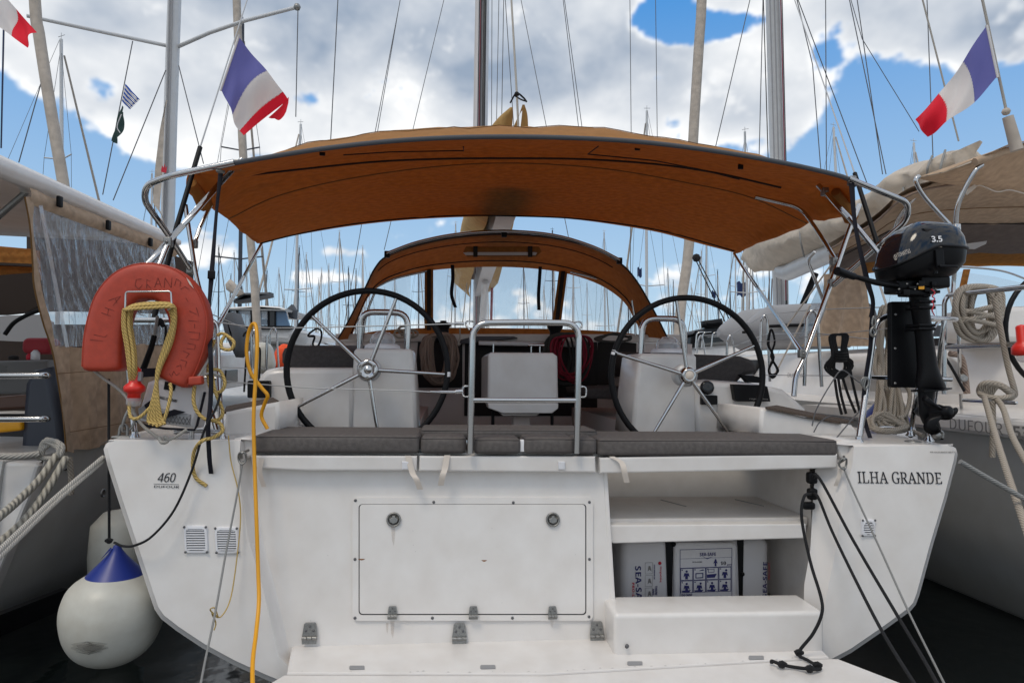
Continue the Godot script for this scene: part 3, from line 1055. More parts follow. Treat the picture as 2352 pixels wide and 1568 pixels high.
	g.lathe([0.0, 0.02, 0.028, 0.022, 0.036, 0.02, 0.044, 0.012, 0.045, 0.0], az(1624, 890, -0.92), Vector3(0, 0.05, 1), 28)
	part(cr, "gauge", g, M.black_gloss)
	g = G.new()
	g.prism(azs(rrect(1612, 908, 1649, 929, 2), -0.92), Vector3(0, 0, -0.03), 0.003)
	part(cr, "switch_panel", g, M.black)
	g = G.new()
	g.prism(azs([1742, 962, 1765, 964, 1762, 984, 1737, 982], -0.55), Vector3(0, 0, -0.08), 0.008)
	part(cr, "throttle_box", g, M.black)
	# cockpit well
	g = G.new()
	g.quad(Vector3(-1.35, -0.42, -0.3), Vector3(1.35, -0.42, -0.3), Vector3(1.2, -0.42, -3.4), Vector3(-1.2, -0.42, -3.4))
	part(yacht, "cockpit_sole", g, M.teak)
	for side in [-1.0, 1.0]:
		g = G.new()
		g.prism(PackedVector3Array([Vector3(side * 0.72, -0.42, -1.35), Vector3(side * 1.45, -0.42, -1.35), Vector3(side * 1.45, 0.02, -1.35), Vector3(side * 0.70, 0.02, -1.35)]), Vector3(0, 0, -2.0), 0.02)
		part(yacht, "cockpit_seat", g, M.bulkhead)
	# companionway bulkhead
	g = G.new()
	g.prism(azs([770, 782, 1590, 790, 1590, 1000, 770, 1000], -3.35), Vector3(0, 0, -0.06))
	var bh := part(yacht, "companionway_bulkhead", g, M.bulkhead)
	for q in [[960, 778, 1062, 778, 1062, 890, 952, 890], [1374, 780, 1462, 788, 1462, 884, 1368, 884], [1068, 782, 1372, 782, 1372, 955, 1066, 955]]:
		g = G.new()
		g.prism(azs(q, -3.34), Vector3(0, 0, -0.02))
		part(bh, "dark_window", g, M.interior)
	g = G.new()
	g.prism(azs([1058, 780, 1090, 772, 1180, 772, 1190, 776, 1056, 790], -3.2), Vector3(0, 0, -0.1), 0.006)
	part(bh, "hatch_garage", g, M.grey_cloth)
	g = G.new()
	g.rbox(az(1230, 790, -3.2), Vector3(0.55, 0.022, 0.03), 0.01)
	part(bh, "slide_rail", g, M.alloy)
	g = G.new()
	g.prism(azs([770, 766, 1580, 768, 1580, 786, 770, 784], -3.3), Vector3(0, 0, -0.5), 0.01)
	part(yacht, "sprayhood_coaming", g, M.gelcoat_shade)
	# the cockpit table
	g = G.new()
	g.prism(azs([1121, 816, 1128, 809, 1270, 810, 1281, 818, 1283, 930, 1120, 930], -1.55), Vector3(0, 0, -0.9), 0.018)
	var tb := part(yacht, "cockpit_table", g, M.gelcoat)
	g = G.new()
	g.prism(azs([1121, 927, 1283, 927, 1282, 938, 1268, 949, 1155, 949, 1122, 937], -1.5), Vector3(0, 0, -0.25), 0.006)
	part(tb, "cup_shelf", g, M.gelcoat)
	g = G.new()
	g.prism(azs([1148, 949, 1240, 949, 1232, 955, 1156, 955], -1.55), Vector3(0, 0, -0.2), 0.004)
	part(tb, "drawer", g, M.gelcoat_shade)
	for q in [1132, 1268]:
		g = G.new()
		g.tube(azs([q, 945, q, 1010], -1.65), 0.012, 8)
		part(tb, "leg", g, M.black)
	g = G.new()
	g.prism(azs([1178, 955, 1218, 955, 1218, 1000, 1178, 1000], -1.7), Vector3(0, 0, -0.12), 0.01)
	part(tb, "pillar", g, M.bulkhead)
	g = G.new()
	for q in [[1133, 790, 0.0], [1220, 795, 0.0], [1240, 795, 0.0]]: g.tube(azs([q[0], q[1], q[0], 812], -1.7), 0.006, 6)
	g.tube(azs([1213, 792, 1250, 792], -1.7), 0.009, 8)
	part(tb, "fiddle_rail", g, M.steel)

func build_pedestal(side: float, face: Array, hoop: Array, dome: Array) -> void:
	var g := G.new()
	g.prism(azs(face, -0.97), Vector3(0, 0, -0.42), 0.025, true)
	var o := part(yacht, "wheel_pedestal", g, M.gelcoat)
	g = G.new()
	g.tube(bend(azz(hoop), 0.09), 0.021, 10)
	part(o, "grab_hoop", g, M.steel)
	g = G.new()
	var c := az(dome[0], dome[1], -1.12)
	g.lathe([0.115, 0.0, 0.11, 0.02, 0.09, 0.03, 0.085, 0.03], c, Vector3.UP, 24)
	part(o, "compass_base", g, M.white_plastic)
	g = G.new()
	g.lathe([0.082, 0.03, 0.08, 0.055, 0.066, 0.085, 0.04, 0.106, 0.0, 0.112], c, Vector3.UP, 24)
	part(o, "compass_dome", g, M.lens)
	g = G.new()
	g.lathe([0.06, 0.03, 0.058, 0.06, 0.0, 0.066], c, Vector3.UP, 20)
	part(o, "compass_card", g, M.grey_cloth)

func build_wheel(hub: Vector2, rx: float, spokes: Array, chrome: bool) -> void:
	var z := -0.75
	var c := az(hub.x, hub.y, z)
	var r := (az(hub.x + rx, hub.y, z).x - c.x)
	var pts := PackedVector3Array()
	for i in 64:
		var a := TAU * i / 64
		pts.append(c + Vector3(cos(a) * r, sin(a) * r, 0.0))
	var g := G.new()
	g.tube(pts, 0.0185, 10, -1.0, false, 1.0, true)
	var o := part(yacht, "steering_wheel", g, M.black)
	for i in spokes.size():
		var a := deg_to_rad(spokes[i])
		var s := G.new()
		var d := Vector3(cos(a), sin(a), 0)
		s.tube(PackedVector3Array([c + d * 0.035 + Vector3(0, 0, 0.0), c + d * r]), 0.0125, 8, 0.0095)
		part(o, "spoke", s, M.steel)
		var w := G.new()
		w.tube(PackedVector3Array([c + d.rotated(Vector3(0, 0, 1), -0.03) * r, c + d.rotated(Vector3(0, 0, 1), 0.03) * r]), 0.0185, 10)
		part(o, "spoke_socket", w, M.black if i else M.white_plastic)
	g = G.new()
	if chrome:
		g.lathe([0.052, -0.02, 0.052, 0.01, 0.044, 0.03, 0.036, 0.036, 0.03, 0.034, 0.0, 0.034], c, Vector3(0, 0, 1), 28)
	else:
		g.lathe([0.062, -0.02, 0.062, 0.012, 0.056, 0.022, 0.036, 0.024, 0.03, 0.016, 0.018, 0.018, 0.012, 0.03, 0.0, 0.03], c, Vector3(0, 0, 1), 28)
	var h := part(o, "hub", g, M.steel)
	g = G.new()
	g.lathe([0.07, -0.1, 0.07, -0.02, 0.03, -0.015], c, Vector3(0, 0, 1), 20)
	part(o, "shaft", g, M.alloy)
	if chrome:
		g = G.new()
		g.lathe([0.027, 0.035, 0.024, 0.039, 0.0, 0.04], c, Vector3(0, 0, 1), 20)
		part(o, "hub_cap", g, M.tape)
	else:
		g = G.new()
		for i in 6:
			var a := TAU * (i + 0.5) / 6
			g.lathe([0.009, 0.02, 0.008, 0.027, 0.004, 0.028, 0.0, 0.024], c + Vector3(cos(a), sin(a), 0) * 0.045, Vector3(0, 0, 1), 10)
		part(o, "hub_bolts", g, M.dull_steel)

func steel_tube(pts: PackedVector3Array, r := 0.0135, corner := 0.12, called := "rail") -> MeshInstance3D:
	var g := G.new()
	g.tube(bend(pts, corner, 8), r, 12)
	return part(yacht, called, g, M.steel)

func flange(u: float, v: float, y: float) -> void:
	var g := G.new()
	g.lathe([0.026, 0.0, 0.026, 0.006, 0.018, 0.016, 0.016, 0.03], ay(u, v, y), Vector3.UP, 16)
	part(yacht, "post_flange", g, M.steel)

func build_rails() -> void:
	# boarding gate
	var z := 0.03
	steel_tube(azs([1080, 1041, 1083, 880, 1086, 742, 1206, 740, 1330, 742, 1328, 880, 1325, 1041], z), 0.0155, 0.08, "gate_rail")
	steel_tube(azs([1082, 919, 1326, 919], z), 0.0125, 0.0, "gate_rail")
	for q in [[1070, 898, -1], [1339, 899, 1]]:
		var c := az(q[0], q[1], z)
		steel_tube(curve(PackedVector3Array([c + Vector3(-q[2] * 0.02, 0.025, 0), c + Vector3(q[2] * 0.012, 0.02, 0), c + Vector3(q[2] * 0.016, -0.01, 0), c + Vector3(q[2] * 0.008, -0.026, 0), c + Vector3(-q[2] * 0.02, -0.026, 0)]), 4), 0.0045, 0.0, "gate_eye")
	for q in [[1074, 744, -1], [1333, 746, 1]]:
		var c := az(q[0], q[1], z)
		steel_tube(curve(PackedVector3Array([c + Vector3(-q[2] * 0.03, 0.012, 0), c + Vector3(q[2] * 0.0, 0.014, 0), c + Vector3(q[2] * 0.008, -0.004, 0), c + Vector3(-q[2] * 0.01, -0.028, 0)]), 4), 0.0045, 0.0, "gate_eye")
	# guard wires across the stern with their bottle screws
	var g := G.new()
	g.tube(curve(azz([498, 740, -0.28, 600, 752, -0.15, 720, 752, 0.0, 960, 746, 0.03, 1030, 744, 0.03]), 6), 0.003, 6)
	part(yacht, "guard_wire", g, M.pale_wire)
	g = G.new()
	g.tube(curve(azz([500, 874, -0.28, 700, 890, -0.1, 900, 896, 0.02, 990, 900, 0.03]), 6), 0.003, 6)
	part(yacht, "guard_wire", g, M.pale_wire)
	g = G.new()
	g.tube(azs([1028, 744, 1044, 743.5], z), 0.005, 8)
	g.tube(azs([1044, 743, 1066, 743], z), 0.008, 8)
	part(yacht, "turnbuckle", g, M.steel)
	g = G.new()
	g.tube(azs([988, 899.5, 1014, 900], z), 0.005, 8)
	g.tube(azs([1010, 900, 1050, 900], z), 0.0075, 8)
	g.tube(azs([1046, 900, 1062, 898], z), 0.011, 8)
	part(yacht, "turnbuckle", g, M.steel)
	# port pushpit
	steel_tube(PackedVector3Array([ay(309, 1004, 0.01), az(300, 920, -0.33), az(292, 820, -0.33), az(288, 700, -0.33), az(310, 690, -0.5), az(350, 690, -0.9)]), 0.0135, 0.1)
	flange(309, 1005, 0.012)
	steel_tube(PackedVector3Array([ay(509, 1008, 0.01), az(502, 880, -0.28), az(497, 740, -0.28), az(470, 735, -0.30), az(300, 735, -0.33)]), 0.0135, 0.1)
	flange(509, 1008, 0.012)
	steel_tube(azs([294, 850, 500, 870], -0.3), 0.0105, 0.0)
	steel_tube(PackedVector3Array([az(500, 1000, -0.3), az(486, 950, -0.42), az(474, 900, -0.6)]), 0.0125, 0.0, "rail_brace")
	# starboard pushpit
	steel_tube(PackedVector3Array([ay(1973, 1015, 0.01), az(1994, 870, -0.24), az(2013, 732, -0.24), az(2070, 722, -0.24), az(2132, 732, -0.3), az(2196, 733, -0.4)]), 0.0165, 0.09)
	flange(1973, 1015, 0.012)
	steel_tube(azs([1999, 867, 2052, 867, 2186, 871], -0.27), 0.0125, 0.0)
	steel_tube(PackedVector3Array([ay(2092, 1001, 0.01), az(2100, 950, -0.6), az(2110, 890, -0.6), az(2130, 760, -0.6)]), 0.0155, 0.0)
	flange(2092, 1001, 0.012)
	steel_tube(PackedVector3Array([ay(2135, 1014, 0.01), az(2152, 880, -0.28), az(2170, 736, -0.28)]), 0.0145, 0.0)
	flange(2135, 1014, 0.012)
	steel_tube(PackedVector3Array([ay(2210, 958, 0.05), az(2204, 800, -1.2), az(2202, 700, -1.2), az(2225, 690, -1.4)]), 0.0125, 0.06)
	steel_tube(azz([2128, 850, -1.0, 2140, 760, -1.0, 2156, 738, -1.1, 2185, 735, -1.3]), 0.012, 0.06)
	# deck fittings
	g = G.new()
	g.lathe([0.04, 0.0, 0.04, 0.006, 0.034, 0.008, 0.0, 0.008], ay(2098, 1015, 0.012), Vector3.UP, 24)
	part(yacht, "deck_filler", g, M.dull_steel)
	g = G.new()
	g.lathe([0.05, 0.0, 0.05, 0.028, 0.044, 0.034, 0.0, 0.036], ay(470, 1000, 0.01), Vector3.UP, 24)
	part(yacht, "fuel_vent", g, M.white_plastic)
	g = G.new()   # the backstay's foot on the port quarter
	g.rbox(ay(282, 1003, 0.014), Vector3(0.045, 0.006, 0.03), 0.005)
	var c := ay(282, 1003, 0.014)
	g.tube(curve(PackedVector3Array([c + Vector3(-0.02, 0, 0), c + Vector3(-0.012, 0.05, 0), c + Vector3(0.014, 0.052, 0), c + Vector3(0.02, 0, 0)]), 5), 0.008, 8)
	g.tube(curve(PackedVector3Array([c + Vector3(0.0, 0.03, 0.01), c + Vector3(0.01, 0.09, 0.015), c + Vector3(0.03, 0.14, 0), c + Vector3(0.045, 0.09, -0.015), c + Vector3(0.03, 0.04, -0.01)]), 5, true), 0.007, 8, -1.0, false, 1.0, true)
	g.tube(PackedVector3Array([c + Vector3(0.035, 0.12, 0), c + Vector3(0.055, 0.25, 0)]), 0.012, 8, 0.008)
	part(yacht, "chain_plate", g, M.dull_steel)
	# cleats
	for q in [[455, 1000], [2045, 990]]:
		g = G.new()
		c = ay(q[0], q[1], 0.03)
		g.tube(PackedVector3Array([c + Vector3(-0.11, 0.015, 0), c + Vector3(-0.04, 0.022, 0), c + Vector3(0.04, 0.022, 0), c + Vector3(0.11, 0.015, 0)]), 0.011, 8)
		g.tube(PackedVector3Array([c + Vector3(-0.03, -0.02, 0), c + Vector3(-0.03, 0.02, 0)]), 0.012, 8)
		g.tube(PackedVector3Array([c + Vector3(0.03, -0.02, 0), c + Vector3(0.03, 0.02, 0)]), 0.012, 8)
		part(yacht, "cleat", g, M.steel)

func build_rig() -> void:
	# mast, boom with its stowed mainsail cover, standing rigging
	var g := G.new()
	var foot := Vector3(0.0, 0.4, -8.2)
	var head := Vector3(0.0, 17.5, -8.75)
	var rows := []
	for t in [0.0, 0.3, 0.6, 1.0]:
		var c := foot.lerp(head, t)
		var row := PackedVector3Array()
		for k in 16:
			var a := TAU * k / 16
			row.append(c + Vector3(cos(a) * 0.105, 0, sin(a) * 0.15))
		rows.append(row)
	g.grid(rows, true)
	var mast := part(yacht, "mast", g, M.alloy)
	for s in [-0.03, 0.03]:
		g = G.new()
		g.tube(PackedVector3Array([foot + Vector3(s, 0, 0.155), head + Vector3(s, 0, 0.155)]), 0.012, 4)
		part(mast, "sail_track", g, M.grey_boat)
	g = G.new()
	g.grid([PackedVector3Array([foot + Vector3(-0.07, 1.5, 0.14), head + Vector3(-0.07, 0, 0.14)]), PackedVector3Array([foot + Vector3(-0.155, 1.5, 0.2), head + Vector3(-0.125, 0, 0.2)]), PackedVector3Array([foot + Vector3(-0.16, 1.5, 0.16), head + Vector3(-0.13, 0, 0.16)])])
	part(mast, "luff_edge", g, M.paper)
	var hal := [[-0.075, "rope_black"], [-0.055, "rope_red"], [-0.045, "rope_dark"], [0.0, "rope_black"], [0.02, "rope_dark"], [0.04, "rope_black"]]
	for h in hal:
		g = G.new()
		g.tube(PackedVector3Array([foot + Vector3(h[0], 0.2, 0.19), head + Vector3(h[0], 0, 0.18)]), 0.0075, 5)
		part(mast, "halyard", g, M[h[1]])
	var b0 := Vector3(0.0, 1.75, -8.0)
	var b1 := Vector3(0.0, 2.0, -1.9)
	g = G.new()
	g.prism(PackedVector3Array([b1 + Vector3(-0.09, -0.13, 0), b1 + Vector3(0.09, -0.13, 0), b1 + Vector3(0.11, 0.1, 0), b1 + Vector3(-0.11, 0.1, 0)]), b0 - b1, 0.02)
	part(yacht, "boom", g, M.alloy)
	g = G.new()
	rows = []
	for i in 13:
		var t := i / 12.0
		var c := b0.lerp(b1, t)
		var w := lerpf(0.40, 0.2, t) * (0.6 if i == 0 else 1.0)
		var hh := lerpf(0.42, 0.3, pow(t, 0.6)) * (1.0 + 0.06 * sin(i * 2.1))
		var row := PackedVector3Array()
		for k in 17:
			var a := -PI * 0.42 + PI * 1.84 * k / 16.0
			row.append(c + Vector3(cos(a) * w * (1.0 - 0.2 * sin(a)) - 0.09, lerpf(0.26, 0.02, pow(t, 3.0)) + sin(a) * hh * lerpf(1.0, 0.6, pow(t, 3.0)), 0.0) + Vector3(0, 0.025 * sin(i * 3.7 + k), 0))
		rows.append(row)
	g.grid(rows)
	part(yacht, "sail_bag", g, M.yellow_cover)
	g = G.new()   # the bag's aft flaps, drawn up to the topping lift
	var top := az(1186, 237, -1.75)
	var lo := [az(1105, 320, -2.3), az(1150, 320, -1.95), az(1168, 330, -1.9)]
	g.grid([curve(PackedVector3Array([lo[0], lo[0].lerp(top, 0.55) + Vector3(-0.02, 0.01, 0), az(1172, 246, -1.78)]), 5), curve(PackedVector3Array([lo[1], lo[1].lerp(top, 0.5) + Vector3(-0.02, 0, 0.05), az(1176, 246, -1.75)]), 5), curve(PackedVector3Array([lo[2], lo[2].lerp(top, 0.5) + Vector3(0.0, 0, 0.0), az(1178, 246, -1.75)]), 5)])
	g.grid([curve(PackedVector3Array([az(1182, 330, -1.9), az(1192, 268, -1.8), az(1200, 240, -1.75)]), 5), curve(PackedVector3Array([az(1165, 330, -2.0), az(1186, 276, -1.85), az(1204, 246, -1.75)]), 5)])
	g.grid([curve(PackedVector3Array([az(1190, 330, -1.9), az(1198, 270, -1.8), az(1200, 240, -1.75)]), 5), curve(PackedVector3Array([az(1214, 330, -1.9), az(1212, 268, -1.8), az(1205, 240, -1.75)]), 5)])
	part(yacht, "bag_flap", g, M.yellow_cover)
	g = G.new()
	g.tube(curve(azz([1172, 236, -1.75, 1186, 214, -1.75, 1202, 224, -1.75, 1210, 234, -1.75]), 5), 0.007, 6)
	g.tube(curve(azz([1183, 220, -1.75, 1196, 228, -1.74, 1207, 232, -1.73]), 5), 0.006, 6)
	g.ball(az(1187, 216, -1.75), 0.02, 8)
	part(yacht, "bag_lashing", g, M.rope_black)
	g = G.new()
	g.tube(PackedVector3Array([az(1191, 300, -1.75), az(1187, 214, -1.75), Vector3(0.0, 14.0, -8.4)]), 0.009, 6)
	part(yacht, "topping_lift", g, M.rope_white)
	# wires, from measured lower ends up to the mast
	for q in [[948, 298, -7.9, 10.2], [862, 330, -7.6, 17.0], [1255, 290, -7.0, 10.2]]:
		g = G.new()
		var a := az(q[0], q[1], q[2])
		g.tube(PackedVector3Array([a + (a - Vector3(0, q[3], -8.5)) * 0.35, Vector3(0.0, q[3], -8.5)]), 0.006, 5)
		part(yacht, "shroud", g, M.wire)
	for q in [[1130, -10, 1129, 300, -6.0], [1146, -10, 1140, 300, -6.0], [1157, -10, 1152, 290, -5.0], [1160, -10, 1180, 290, -5.0]]:
		g = G.new()
		g.tube(PackedVector3Array([az(q[0], q[1], q[4]), az(q[2], q[3], q[4])]), 0.005, 5)
		part(yacht, "lazy_jack", g, M.wire)
	# the vang and sheets seen through the sprayhood
	g = G.new()
	g.tube(PackedVector3Array([Vector3(0.0, 0.55, -7.95), Vector3(0, 1.65, -6.4)]), 0.05, 8)
	part(yacht, "boom_vang", g, M.alloy)
	g = G.new()
	g.tube(azs([1131, 616, 1128, 740], -7.4), 0.022, 6)
	part(yacht, "vang_tackle", g, M.rope_red)
	g = G.new()
	g.tube(azs([1118, 620, 1114, 740], -7.4), 0.012, 6)
	part(yacht, "vang_tackle", g, M.rope_red)
	for q in [[1076, 616, 1062, 745], [1082, 620, 1078, 745]]:
		g = G.new()
		g.tube(azs([q[0], q[1], q[2], q[3]], -7.0), 0.008, 5)
		part(yacht, "hanging_line", g, M.rope_white)
	# twin backstays with black covers at the foot
	for q in [[567, 0, 459, 338, 405, 520, 352, 735, 300, 960], [1826, 0, 1964, 398, 2003, 520, 2048, 660, 2070, 760]]:
		g = G.new()
		var a := az(q[2], q[3], -0.9)
		var b := az(q[0], q[1], -2.4)
		g.tube(PackedVector3Array([a, b, b + (b - a) * 6.0]), 0.005, 6)
		part(yacht, "backstay", g, M.pale_wire)
		g = G.new()
		g.tube(PackedVector3Array([a, az(q[4], q[5], -0.65), az(q[6], q[7], -0.45)]), 0.0145, 8)
		part(yacht, "backstay_cover", g, M.black)
	# stanchions and guard wires along the side decks
	for side in [-1.0, 1.0]:
		for z in [-3.0, -5.0, -7.0, -9.0]:
			g = G.new()
			var x: float = side * (2.14 if z > -6 else (2.0 if z > -8 else 1.75))
			g.tube(PackedVector3Array([Vector3(x, 0.05, z), Vector3(x, 0.66, z)]), 0.0125, 8)
			part(yacht, "stanchion", g, M.steel)
	for y in [0.36, 0.64]:
		g = G.new()
		g.tube(PackedVector3Array([az(497, 745, -0.28) * Vector3(0, 0, 1) + Vector3(-1.75, y, 0), Vector3(-2.14, y, -3.0), Vector3(-2.14, y, -5.0), Vector3(-2.0, y, -7.0), Vector3(-1.75, y, -9.0), Vector3(-0.2, y + 0.2, -13.0)]), 0.003, 5)
		part(yacht, "lifeline", g, M.pale_wire)
		g = G.new()
		g.tube(PackedVector3Array([Vector3(2.05, y, -0.4), Vector3(2.14, y, -3.0), Vector3(2.14, y, -5.0), Vector3(2.0, y, -7.0), Vector3(1.75, y, -9.0), Vector3(0.2, y + 0.2, -13.0)]), 0.003, 5)
		part(yacht, "lifeline", g, M.pale_wire)

func build_yacht() -> void:
	F = BOAT
	yacht = thing("sailing_yacht", "white sailing yacht with stern to the camera, ILHA GRANDE on its transom", "sailboat", Vector3(0, -1.3, 0))
	build_transom()
	build_deck()
	build_pedestal(-1.0, [812, 806, 818, 800, 942, 801, 948, 808, 955, 900, 960, 1000, 800, 1000, 806, 900], [826, 806, -1.2, 828, 716, -1.2, 937, 718, -1.2, 935, 806, -1.2], [878, 801])
	build_pedestal(1.0, [1468, 818, 1478, 811, 1596, 813, 1602, 820, 1604, 1000, 1450, 1000, 1458, 900], [1473, 816, -1.2, 1476, 731, -1.2, 1570, 732, -1.2, 1572, 816, -1.2], [1535, 811])
	build_wheel(Vector2(845, 849), 183, [-2.5, 70, 137, 209, 280], false)
	build_wheel(Vector2(1580, 862), 172, [164, 99, 24, -53, -121], true)
	build_rails()
	build_rig()


# ---------------------------------------------------------------- loose things on the yacht
func cushion(label: String, front: Array, back_v: float, z0 := 0.0, depth := 0.5) -> void:
	# front: u0, v0, u1, v1 of the front face
	var a := az(front[0], front[1], z0)
	var b := az(front[2], front[3], z0)
	var c := (a + b) / 2.0
	var h := Vector3(absf(b.x - a.x) / 2, absf(a.y - b.y) / 2, depth / 2)
	var g := G.new()
	g.rbox(Vector3.ZERO, h, 0.018, Basis(), 3, 0.008)
	var o := thing("seat_cushion", label, "cushion", Vector3(c.x, minf(a.y, b.y), z0 - depth / 2), "grey cushions on the helm seats")
	var p := part(o, "pad", g, M.cushion)
	p.position = Vector3(0, h.y, 0)
	var s := G.new()
	for sy in [1.0, -1.0]:
		var y: float = h.y + sy * (h.y - 0.009)
		s.tube(bend(PackedVector3Array([Vector3(-h.x + 0.004, y, -h.z + 0.03), Vector3(-h.x + 0.003, y, h.z - 0.002), Vector3(h.x - 0.003, y, h.z - 0.002), Vector3(h.x - 0.004, y, -h.z + 0.03)]), 0.02, 4), 0.0035, 6)
	var q := part(o, "piping", s, M.cushion_dark)
	q.position = Vector3.ZERO

func build_cushions() -> void:
	F = BOAT
	cushion("long grey helm seat cushion behind the yellow hose", [581, 999, 962, 1042], 972, 0.0, 0.5)
	cushion("long grey helm seat cushion in front of the outboard side, above the open stowage", [1374, 1008, 1926, 1048], 978, 0.0, 0.46)
	cushion("small square grey cushion pad left of the boarding gate", [967, 1004, 1069, 1042], 975, 0.0, 0.2)
	cushion("grey cushion pad between the gate posts, left of the white socket", [1090, 1007, 1195, 1043], 975, 0.01, 0.2)
	cushion("grey cushion pad between the gate posts, right of the white socket", [1204, 1005, 1319, 1043], 975, 0.01, 0.2)
	cushion("narrow grey cushion pad right of the boarding gate", [1320, 1007, 1371, 1044], 975, 0.0, 0.2)
	cushion("broad grey cushion behind the pads, across the middle of the seat", [966, 985, 1372, 1012], 975, -0.21, 0.3)
	var g := G.new()
	g.lathe([0.02, 0.0, 0.02, 0.05, 0.016, 0.056, 0.0, 0.057], az(1201, 1036, -0.02), Vector3.UP, 16)
	one("table_socket", "small white round socket between the two gate pads", "socket", g, M.white_plastic)
	# dark backrests on the coamings
	g = G.new()
	var prof := azs([645, 812, 650, 800, 668, 794, 730, 793, 812, 806, 860, 830, 860, 868, 690, 866, 672, 852, 652, 842, 645, 832], -1.25)
	g.prism(prof, Vector3(0.1, 0.06, -1.5), 0.028, true)
	one("backrest_cushion", "dark padded backrest behind the left steering wheel", "cushion", g, M.cushion_dark, az(720, 866, -1.4), "dark backrests along the cockpit coamings")
	g = G.new()
	prof = azs([1560, 812, 1640, 815, 1705, 818, 1728, 826, 1741, 840, 1742, 856, 1712, 862, 1690, 884, 1560, 884], -1.25)
	g.prism(prof, Vector3(-0.1, 0.06, -1.5), 0.028, true)
	one("backrest_cushion", "dark padded backrest behind the right steering wheel", "cushion", g, M.cushion_dark, az(1650, 880, -1.4), "dark backrests along the cockpit coamings")
	g = G.new()
	g.prism(azs([1340, 893, 1440, 888, 1440, 918, 1345, 915], -1.9), Vector3(0, 0, -0.8), 0.02, true)
	one("seat_cushion", "grey cockpit seat cushion deep behind the right wheel rim", "cushion", g, M.cushion_dark, az(1390, 918, -2.0))

func strip_lines(to: Node3D, called: String, rows: Array, r: float, m: Material) -> void:
	for p in rows:
		var g := G.new()
		g.tube(p, r, 5)
		part(to, called, g, m)

